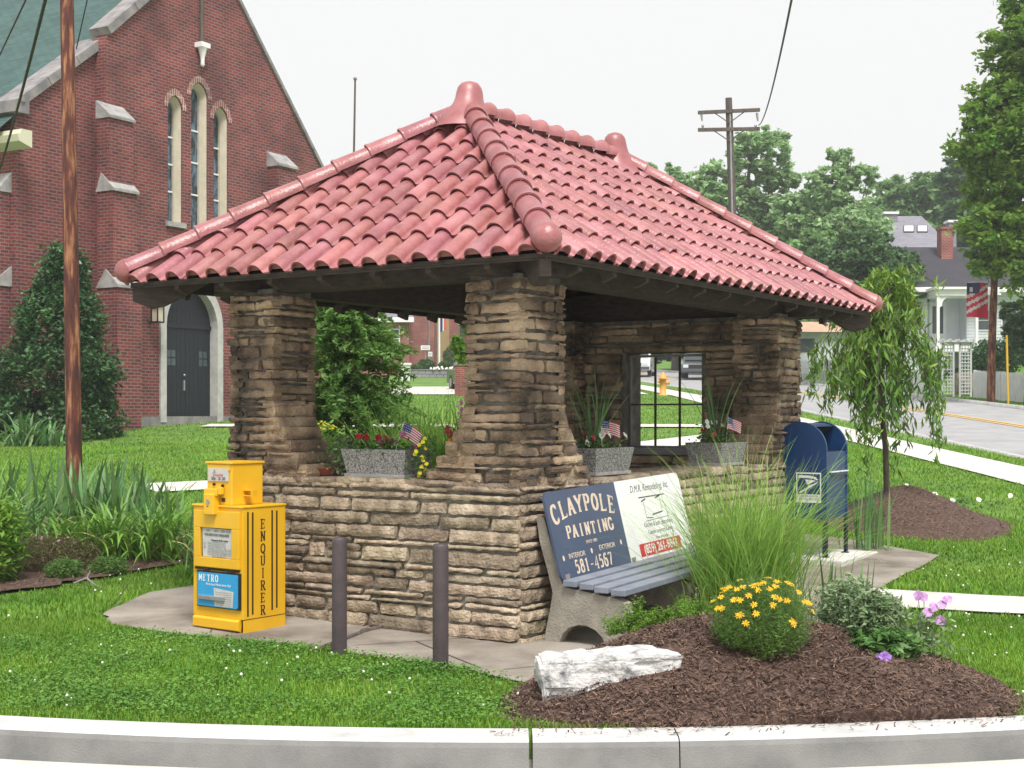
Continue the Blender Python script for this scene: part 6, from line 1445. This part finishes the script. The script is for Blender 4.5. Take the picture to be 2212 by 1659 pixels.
cx_ = hp(2042, 0, 64.9)[0]; m = MB(); m.box(cx_ - .27, cx_ + .27, 2.6, 3.3, zr_ - 1.4, hp(0, 492, 65)[1] ); m.box(cx_ - .31, cx_ + .31, 2.56, 3.34, hp(0, 492, 65)[1] - .12, hp(0, 492, 65)[1] + .0); m.build("chimney", M_brick2, rf_, uv=True)
m = MB(); pa, pb = hp(1998, 0)[0], hp(2092, 0)[0]; m.box(pa, pb, -1.6, 0, hp(0, 645)[1], hp(0, 632)[1]); m.box(pa - .12, pb + .12, -1.75, .0, hp(0, 632)[1], hp(0, 627)[1]); pr_ = m.build("porch", M_white, hs); m = MB(); m.box(pa, pb, -1.6, 1, -.3, 0.0); m.build("porch_floor", M_white, pr_)
m = MB(); zt = hp(0, 645)[1]
for x in (pa + .12, pb - .14): m.box(x - .06, x + .06, -1.56, -1.44, 0, zt)
m.build("porch_post", M_white, pr_)
m = MB()
for x, sg in ((pa + .18, 1), (pb - .20, -1)):
    cp = [(0, 0), (sg * .48, 0), (sg * .44, -.08), (sg * .30, -.10), (sg * .20, -.18), (sg * .12, -.30), (sg * .10, -.44), (0, -.52)]; m.prism(cp, (x, -1.53, zt), ex, ez, ey, .05)
m.build("porch_bracket", M_white, pr_)
m = MB(); m.prism([(-.7, 0), (1.1, 0), (1.1, .06), (.2, .42), (-.7, .06)], (pb + .1, -.75, hp(0, 640)[1]), ex, ez, ey, .6); m.build("pediment", M_white, hs)
m = MB(); a, b = hp(2021, 0)[0], hp(2058, 0)[0]; m.box(a, b, .93, .995, 0, 2.05); dr_ = m.build("door", M_white, hs); m = MB(); m.box(a + .14, b - .14, .915, .93, .62, 1.85); m.build("door_glass", M_house_glass, dr_)
for (ua, ub, va, vb) in ((2112, 2137, 672, 712), (2165, 2195, 660, 712), (1966, 1990, 665, 712)):
    (a, t1), (b, t2) = hp(ua, va), hp(ub, vb); m = MB(); m.box(a - .06, b + .06, -.04, .02, t2 - .06, t1 + .06); w_ = m.build("window", M_white, hs); m = MB(); m.box(a, b, -.05, -.04, t2, (t1 + t2) / 2 - .02); m.box(a, b, -.05, -.04, (t1 + t2) / 2 + .02, t1); m.build("pane", M_house_glass, w_)
# far grey-roofed house
h2 = thing("grey_roofed_house", "far house with pale grey hipped roof, two skylights and white-capped chimneys", "house", at(1970, 0, 86).xy.to_3d()); S2 = 86 / 3000; z2 = gz(h2.location.x, 86); h2.location.z = z2
def q2(u, v, dy=0): p = at(u, v, 86 + dy); return (p.x - h2.location.x, dy, p.z - z2)
m = MB(); m.add([q2(1885, 560), q2(2085, 560), q2(1991, 467, 4), q2(1938, 467, 4), q2(1885, 560, 9), q2(2085, 560, 9)], [(0, 1, 2, 3), (1, 5, 2), (0, 3, 4), (3, 2, 5, 4)]); r2 = m.build("roof", M_shingle3, h2, uv=True)
a, b = q2(1895, 560), q2(2075, 560); m = MB(); m.box(a[0], b[0], .4, 8.6, 0, a[2]); m.build("wall", M_siding, h2)
sn = (Vector(q2(1991, 467, 4)) - Vector(q2(1991, 560))).normalized(); sp = Vector((0, -sn.z, sn.y))
for uu_ in (1963, 1992):
    p = Vector(q2(uu_, 494, 2.75)); p.z = q2(1885, 560)[2] + (Vector(q2(1938, 467, 4)).z - q2(1885, 560)[2]) * 2.75 / 4; m = MB(); e_ = Vector((.34, 0, 0)); f_ = sn * .42
    m.add([p - e_ - f_ + sp * .06, p + e_ - f_ + sp * .06, p + e_ + f_ + sp * .06, p - e_ + f_ + sp * .06, p - e_ - f_ - sp * .05, p + e_ - f_ - sp * .05, p + e_ + f_ - sp * .05, p - e_ + f_ - sp * .05], [(0, 1, 2, 3), (0, 4, 5, 1), (1, 5, 6, 2), (2, 6, 7, 3), (3, 7, 4, 0)]); sk_ = m.build("skylight", M_black, r2)
    m = MB(); e_ *= .86; f_ *= .84; m.add([p - e_ - f_ + sp * .07, p + e_ - f_ + sp * .07, p + e_ + f_ + sp * .07, p - e_ + f_ + sp * .07], [(0, 1, 2, 3)]); m.build("skylight_glass", M_sky, r2)
for (ua, ub, vt, vb, dy) in ((1910, 1939, 459, 520, 3.4), (2050, 2066, 477, 560, 3.0)):
    a, b = q2(ua, vt, dy), q2(ub, vb, dy); m = MB(); m.box(a[0], b[0], dy, dy + .8, b[2], a[2] - .1); c_ = m.build("chimney", M_shingle3, h2, uv=True); m = MB(); m.box(a[0] - .08, b[0] + .08, dy - .08, dy + .88, a[2] - .1, a[2] + .05); m.build("chimney_cap", M_white, c_)
# small tan-roofed house peeking beside the far column
h3 = thing("small_house", "small white house with tan roof seen between far column and weeping tree", "house", (at(1752, 0, 78).x, 78, gz(16.8, 78))); m = MB(); zb_ = 1.5 + (HV - 718) * .026 - h3.location.z
m.box(-1.6, 3.2, 0, 5, 0, zb_); m.build("wall", M_siding, h3); m = MB(); m.add([(-1.9, -.4, zb_), (3.5, -.4, zb_), (3.5, 2.5, zb_ + .75), (-1.2, 2.5, zb_ + .75), (-1.9, 5.4, zb_), (3.5, 5.4, zb_)], [(0, 1, 2, 3), (3, 2, 5, 4), (0, 3, 4)]); m.build("roof", mat("tan_shingle", (.45, .30, .20), (.52, .36, .25), 3), h3)
m = MB(); m.box(-.9, .2, -.03, 0, zb_ - 1.1, zb_ - .35); m.build("window", M_house_glass, h3)
def picket_fence(P, label, h=.95, sp=.13):
    x0_, y0_ = P[0]; t = thing("picket_fence", label, "fence", (x0_, y0_, 0)); m = MB(); rl = MB(); ps = MB()
    for (xa, ya), (xb, yb) in zip(P[:-1], P[1:]):
        L_ = math.hypot(xb - xa, yb - ya); n = int(L_ / sp); d = Vector(((xb - xa) / L_, (yb - ya) / L_, 0)); s = Vector((-d.y, d.x, 0))
        for i in range(n):
            x, y = xa + d.x * sp * i, ya + d.y * sp * i; z = gz(x, y) + .04; o = Vector((x - x0_, y - y0_, z)); m.prism([(0, 0), (.09, 0), (.09, h - .06), (.045, h), (0, h - .06)], o, d, ez, s, .02)
        for i in range(max(1, int(L_ / 2.4)) + 1):
            t_ = min(i * 2.4, L_); x, y = xa + d.x * t_, ya + d.y * t_; z = gz(x, y); q = Vector((x - x0_, y - y0_, 0)) + s * .05; ps.box(q.x - .05, q.x + .05, q.y - .05, q.y + .05, z - .1, z + h + .05)
            if i:
                for hh in (.25, .75): rl.tube([pq + Vector((0, 0, hh)), Vector((q.x, q.y, z + hh))], .03, 4)
            pq = Vector((q.x, q.y, z))
    m.build("pickets", M_whitewood, t); rl.build("rails", M_whitewood, t); ps.build("posts", M_whitewood, t)
picket_fence([(15.3, 60), (15.55, 56.5), (15.75, 51.3)], "white picket fence left of the lattice arbor")
picket_fence([(16.35, 49.2), (16.4, 46.5), (16.5, 43.0), (16.6, 39)], "white picket fence right of the lattice arbor, behind the pole")
picket_fence([(12.6, 66), (18.2, 66)], "white picket fence on the bank, seen left of the weeping tree", 1.1)
ab = thing("arbor", "white lattice garden arbor between the two picket fences", "arbor", (16.1, 50.2, gz(16.1, 50.2)))
for xo, nm in ((-.35, 0), (.28, 1)):
    m = MB(); 
    for a in (-.20, .20): m.box(xo + a - .03, xo + a + .03, -.05, .0, 0, 1.95)
    m.box(xo - .2, xo + .2, -.05, 0, 1.88, 1.95)
    for k_ in range(15): m.box(xo - .18, xo + .18, -.035, -.02, .1 + k_ * .125, .135 + k_ * .125)
    for k_ in range(3): m.box(xo - .13 + k_ * .11, xo - .10 + k_ * .11, -.02, -.008, .08, 1.9)
    m.build("lattice_panel", M_whitewood, ab)
m = MB(); m.box(-.70, .62, -.12, .05, 1.95, 2.03); m.box(-.62, .55, -.2, -.12, 1.98, 2.04)
for k_ in range(5): m.box(-.6 + k_ * .28, -.55 + k_ * .28, -.25, .2, 2.03, 2.09)
m.build("top_beams", M_whitewood, ab)
t = thing("utility_pole", "reddish wooden pole beyond the side road, in front of the maple", "utility pole", (at(2140, 0, 45.0).x, 45.0, gz(15.4, 45.0))); m = MB(); m.tube([(0, 0, -.2), (.05, 0, 2.2), (.14, 0, 4.5), (.22, 0, 9.5)], [.14, .125, .11, .09], 12); m.build("shaft", M_pole, t)
t = thing("flag_banner", "red, white and dark blue flag hanging beside the pole near the white house", "flag", at(2112, 650, 45.2)); m = MB(); NX, NZ = 14, 22; fw, fh = .70, 1.14
def fb2(i, j): a, b = i / NX, j / NZ; return (-fw / 2 + a * fw + .0, .05 * math.sin(a * 7 + b * 2), fh / 2 - b * fh + .05 * (1 - a))
for j in range(NZ):
    for i in range(NX):
        a, b = (i + .5) / NX, (j + .5) / NZ; c_ = (.55, .015, .05)
        if b < .30 and a < .62 - b * .3: c_ = (.02, .025, .09)
        elif .28 < b + a * .38 < .92 and ((b + a * .38 - .28) % .21) > .115: c_ = (.62, .58, .58)
        if abs(b - .20) < .05 and abs(a - .22) < .07: c_ = (.62, .62, .62)
        m.add([fb2(i, j), fb2(i, j + 1), fb2(i + 1, j + 1), fb2(i + 1, j)], [(0, 1, 2, 3)], col=c_)
m.build("cloth", M_printed, t); m = MB(); m.tube([(.37, 0, -.62), (.37, 0, .68)], .015, 6); m.tube([(-.36, .02, .60), (.40, 0, .62)], .012, 5); m.build("staff", M_white, t)
o = MB().tube([(0, 0, 0), (-.05, 0, 2.2)], .035, 8).build("guy_guard", M_guy); o.location = (at(2178, 0, 43.8).x, 43.8, gz(15.6, 43.8)); tag(o, "yellow plastic guard on a guy wire right of the reddish pole", "guy wire guard")
t = thing("garden_steps", "wooden garden steps climbing the bank behind the right-hand fence", "steps", (at(2150, 0, 50.5).x, 50.5, gz(17.6, 50.5) + .05))
for i in range(5): m = MB(); m.box(-.75 - .05 * i, .55 - .12 * i, i * .35, i * .35 + .4, -.2, .17 * (i + 1)); m.build("step", M_gravel, t, bevel=.01)
bush("dark_hedge", "dark rounded hedge bush behind the arbor's right panel", (at(2145, 0, 53).x, 53, gz(18.4, 53) + .6), (1.0, .7, .75), 9000, .06, M_holly, 260, "hedge", asp=.5)

# ------------------------------------------------------------------ seen through the openings
hy = thing("fire_hydrant", "orange-yellow fire hydrant on the lawn seen through the shelter's end window", "fire hydrant", (at(1432, 0, 47.5).x, 47.5, gz(5.1, 47.5) + .15))
m = MB(); m.lathe([(.16, 0), (.16, .04), (.11, .05), (.105, .52), (.14, .53), (.14, .57), (.12, .60), (.09, .68), (.03, .73), (.03, .77), (.001, .775)], (0, 0, 0), 16); m.build("barrel", M_hyd, hy)
m = MB(); m.tube([(.08, -.0, .42), (.22, -.03, .42)], .065, 10); m.build("pumper_nozzle", M_hyd, hy); m = MB(); m.tube([(-.08, -.0, .46), (-.17, 0, .46)], .04, 8); m.build("side_nozzle", M_hyd, hy)
hy.scale = (1.05, 1.05, 1.05)
def car(name, label, loc, rz, m_, L_=4.6, W_=1.8, H_=1.5, van=False, cat="car"):
    t = thing(name, label, cat, loc, rz); w2 = W_ / 2; hb = .58 * H_ if not van else .55 * H_
    # local +x is the front
    pf = [(-L_ / 2, .25), (L_ / 2, .25), (L_ / 2 + .02, .5), (L_ / 2 - .05, hb * .82), (L_ / 2 - 1.0, hb), (-L_ / 2 + .4, hb + .04), (-L_ / 2, hb - .05)]
    m = MB(); m.prism(pf, (0, -w2, 0), ex, ez, ey, W_); m.build("body", m_, t, bevel=.06)
    f = L_ / 2 - 1.0; r_ = -L_ / 2 + (.15 if van else .9); top = [(f, hb - .02), (f - .75, H_), (r_ + (.1 if van else .5), H_), (r_, hb)]
    vs = []
    for sg, ins_ in ((-1, 0), (1, 0)): vs += [(p[0], sg * (w2 - .04 - (.14 if p[1] > hb + .1 else 0)), p[1]) for p in top]
    m = MB(); m.add(vs, [(0, 1, 2, 3), (7, 6, 5, 4), (0, 4, 5, 1), (1, 5, 6, 2), (2, 6, 7, 3), (3, 7, 4, 0)]); m.build("cabin", m_, t, bevel=.05)
    m = MB(); e = .03
    m.add([(f - .02 + e, -(w2 - .16), hb + .06), (f - .02 + e, w2 - .16, hb + .06), (f - .70 + e, w2 - .26, H_ - .07), (f - .70 + e, -(w2 - .26), H_ - .07)], [(0, 1, 2, 3)]); m.build("windscreen", M_carglass, t)
    m = MB()
    for sg in (-1, 1):
        y1, y2 = sg * (w2 - .035), sg * (w2 - .15); m.add([(f - .25, y1, hb + .06), (f - .80, y2, H_ - .08), (r_ + .6, y2, H_ - .08), (r_ + .3, y1, hb + .06)], [(0, 1, 2, 3) if sg < 0 else (3, 2, 1, 0)])
    m.build("side_glass", M_carglass, t)
    m = MB(); m.add([(r_ - .02, -(w2 - .2), hb + .08), (r_ - .02, w2 - .2, hb + .08), (r_ + (.08 if van else .42), w2 - .28, H_ - .08), (r_ + (.08 if van else .42), -(w2 - .28), H_ - .08)], [(3, 2, 1, 0)]); m.build("rear_glass", M_carglass, t)
    for x in (L_ / 2 - .85, -L_ / 2 + .85):
        for sg in (-1, 1):
            m = MB(); m.tube([(x, sg * (w2 - .20), .32), (x, sg * (w2 + .01), .32)], .32, 18); w_ = m.build("wheel", M_rubber, t); m = MB(); m.tube([(x, sg * (w2 + .0), .32), (x, sg * (w2 + .02), .32)], .19, 14); m.build("rim", M_steel, w_)
    for sg in (-1, 1): m = MB(); m.box(L_ / 2 - .02, L_ / 2 + .03, sg * (w2 - .30) - .17, sg * (w2 - .30) + .17, .52, .68); m.build("headlight", M_sky, t, bevel=.01); m = MB(); m.box(-L_ / 2 - .02, -L_ / 2 + .01, sg * (w2 - .15) - .1, sg * (w2 - .15) + .1, .55, .8); m.build("tail_light", M_red, t)
    m = MB(); m.box(L_ / 2 - .01, L_ / 2 + .035, -.5, .5, .50, .68); m.build("grille", M_black, t); m = MB(); m.box(L_ / 2 - .02, L_ / 2 + .10, -w2 + .05, w2 - .05, .30, .46); m.build("bumper", M_cargrey, t, bevel=.02)
    return t
car("pickup_van", "white van driving toward the shelter, seen in the window's upper left pane", (at(1374, 0, 80).x, 80, gz(7.1, 80) + .03), R(-100), M_carwhite, 5.0, 2.0, 1.95, True, "van")
car("dark_car", "dark car on the far side of the road, seen in the window's upper right pane", (at(1512, 0, 74).x, 74, gz(10, 74) + .03), R(-100), M_cargrey, 4.6, 1.8, 1.55, False)
car("parked_car", "dark parked car partly hidden by the front corner column and brick pillar", (at(1036, 0, 57).x, 57, gz(-1.3, 57) + .03), R(-75), M_cardark, 4.5, 1.8, 1.5, False)
# brick pillar, white pillar
bp_ = thing("brick_pillar", "brick gate pillar with pale cap seen through the shelter's front opening", "pillar", (at(996, 0, 51).x, 51, gz(-1.8, 51))); m = MB(); m.box(-.23, .23, -.23, .23, -.1, 1.12); m.build("shaft", M_brick2, bp_, uv=True); m = MB(); m.box(-.21, .21, -.21, .21, 1.22, 1.47); m.build("top_course", M_soldier, bp_, uv=True); m = MB(); m.box(-.26, .26, -.26, .26, 1.12, 1.22); m.build("band", M_limeold, bp_)
wp_ = thing("white_pillar", "short white square pedestal left of the retaining wall", "pillar", (at(877, 0, 72).x, 72, gz(-5.5, 72))); m = MB(); m.box(-.22, .22, -.22, .22, -.1, .80); m.build("shaft", M_white, wp_); m = MB(); m.box(-.28, .28, -.28, .28, .80, .90); m.build("cap", M_white, wp_)
# brick house across the lot
K8 = 82 / 3000; bh = thing("brick_house", "far brick house with white eaves and sash window behind the evergreen shrub", "house", (at(880, 0, 82).x, 82, gz(-6, 82)))
def h8(u, v): p = at(u, v, 82); return p.x - bh.location.x, p.z - bh.location.z
xa, xb, xc = h8(740, 0)[0], h8(884, 0)[0], h8(936, 0)[0]; ze8 = h8(0, 696)[1]
m = MB(); m.box(xa, xb, 0, 6, -.5, ze8); m.box(xb, xc, .8, 7, -.5, ze8 + 3.0); m.build("wall", M_brick2, bh, uv=True)
m = MB(); m.box(xa - .3, xb + .3, -.5, 0, ze8 - .02, ze8 + .26); m.build("eave", M_white, bh); m = MB(); m.add([(xa - .3, -.5, ze8 + .26), (xb + .3, -.5, ze8 + .26), (xb - .3, 3, ze8 + 2.0), (xa - .3, 3, ze8 + 2.0)], [(0, 1, 2, 3)]); m.build("roof", M_shingle3, bh, uv=True)
(a, t1), (b, t2) = h8(837, 710), h8(864, 753); m = MB(); m.box(a, b, -.05, .02, t2, t1); w_ = m.build("window", M_white, bh); m = MB(); m.box(a + .07, b - .07, -.065, -.05, t2 + .07, (t1 + t2) / 2 - .02); m.box(a + .07, b - .07, -.065, -.05, (t1 + t2) / 2 + .03, t1 - .07); m.build("pane", M_house_glass, w_)
m = MB(); m.tube([(h8(925, 0)[0], .74, 0), (h8(925, 0)[0], .74, ze8 + 2.5)], .04, 6); m.build("downpipe", M_limeold, bh)
for (ua, ub, va, vb) in ((909, 929, 746, 756), (925, 934, 760, 770)):
    p, q = at(ua, vb, 81), at(ub, va, 81); cx8, cz8 = (p.x + q.x) / 2, (p.z + q.z) / 2; t = thing("sign_board", "white sign board on posts in front of the far brick wall" if ua == 909 else "smaller white notice beneath the far white sign board", "sign", (cx8, 81, gz(cx8, 81)))
    m = MB(); m.box(-(q.x - p.x) / 2, (q.x - p.x) / 2, -.03, .03, p.z - t.location.z, q.z - t.location.z); bo_ = m.build("board", M_white, t); m = MB(); zc8 = cz8 - t.location.z
    for r_ in (-.05, .04): m.box(-(q.x - p.x) * .35, (q.x - p.x) * .35, -.036, -.03, zc8 + r_ - .015, zc8 + r_ + .02)
    m.build("lettering", M_greyink, bo_); m = MB(); m.box(-.03, .03, .03, .08, -.2, zc8); m.build("post", M_limeold, t)
tb = thing("tan_building", "narrow tan building behind the flagpole, right of the brick house", "building", (at(953, 0, 86).x, 86, gz(-4.4, 86))); m = MB(); wd = 17 * 86 / 3000; m.box(-wd, wd, 0, 6, -.5, 5); m.build("wall", M_tanwall, tb); m = MB(); m.box(-wd - .1, -wd + .18, -.05, 0, -.2, 5); m.build("corner_board", M_white, tb); m = MB(); m.box(wd, wd + .5, .2, 5, -.5, 5); m.build("side_wall", M_brick2, tb, uv=True)
t = thing("flagpole", "white flagpole with a small flag, seen under the shelter's eaves", "flagpole", (at(949, 0, 79).x, 79, gz(-4.1, 79) + .1)); m = MB(); m.tube([(0, 0, 0), (0, 0, 6.5)], [.06, .04], 8); m.build("shaft", M_white, t)
m = MB(); zf = 1.5 + (HV - 697) * 79 / 3000 - t.location.z
for i, c_ in enumerate(((.03, .03, .15), (.03, .03, .15), (.7, .7, .7), (.6, .1, .06), (.6, .1, .06))): m.add([(.05 + i * .07, -.02 * i, zf + .3), (.05 + i * .07, -.02 * i, zf - .55 + .03 * i), (.12 + i * .07, -.02 * (i + 1), zf - .52 + .03 * i), (.12 + i * .07, -.02 * (i + 1), zf + .28)], [(0, 1, 2, 3)], col=c_)
m.build("cloth", M_printed, t)
for (u, v, ru, rv, Y_, lb) in ((984, 765, 26, 22, 84, "clipped dark hedge right of the far flagpole"), (962, 790, 15, 11, 78, "round clipped boxwood just right of the far flagpole"), (901, 795, 15, 8, 78, "low round boxwood at the left end of the retaining wall"), (920, 787, 18, 13, 80, "dark rounded shrub in front of the far brick wall"), (968, 778, 9, 8, 80, "small boxwood peeking over the round one by the flagpole")):
    k_ = Y_ / 3000; p = at(u, v + rv, Y_); bush("clipped_shrub", lb, (p.x, Y_, p.z), (ru * k_, ru * k_ * .8, rv * k_), 2600, .06, M_box, 270 + u, "shrub", asp=.5, shell=.75)
t = thing("retaining_wall", "low grey block retaining wall in front of the far shrubs", "retaining wall", (at(935, 0, 77).x, 77, gz(-4.4, 77))); m = MB(); m.box(-1.35, 1.3, 0, .4, -.1, .42); m.build("blocks", M_block, t, uv=True)
m = MB(); m.box(-1.37, 1.32, -.03, .43, .42, .48); m.build("cap", M_limeold, t)
for (x, y, lb) in ((-3.9, 76.9, "white flowers"),):
    m = MB(); rs = RS(280)
    for i in range(24): flower(m, (rs.uniform(-.8, .8), .1 + rs.normal(0, .05), rs.uniform(.0, .12)), .06, 6, (0, -1, .5), i, .6)
    o = m.build("white_flowers", M_wflower); o.location = (x, y, gz(x, y) + .5); tag(o, "row of white blossoms on top of the far retaining wall", "flowers")

# ------------------------------------------------------------------ hazy summer air
HZ = bpy.data.materials.new("haze_air"); HZ.use_nodes = True; n_ = HZ.node_tree; n_.nodes.remove(n_.nodes["Principled BSDF"])
pv = n_.nodes.new("ShaderNodeVolumePrincipled"); pv.inputs["Color"].default_value = (0.93, 0.97, 1.0, 1); pv.inputs["Density"].default_value = 0.0009; pv.inputs["Anisotropy"].default_value = 0.0
n_.links.new(pv.outputs[0], n_.nodes["Material Output"].inputs["Volume"])
hb = MB().box(-620, 620, -320, 760, -1.6, 48).build("haze", HZ); tag(hb, kind='stuff')
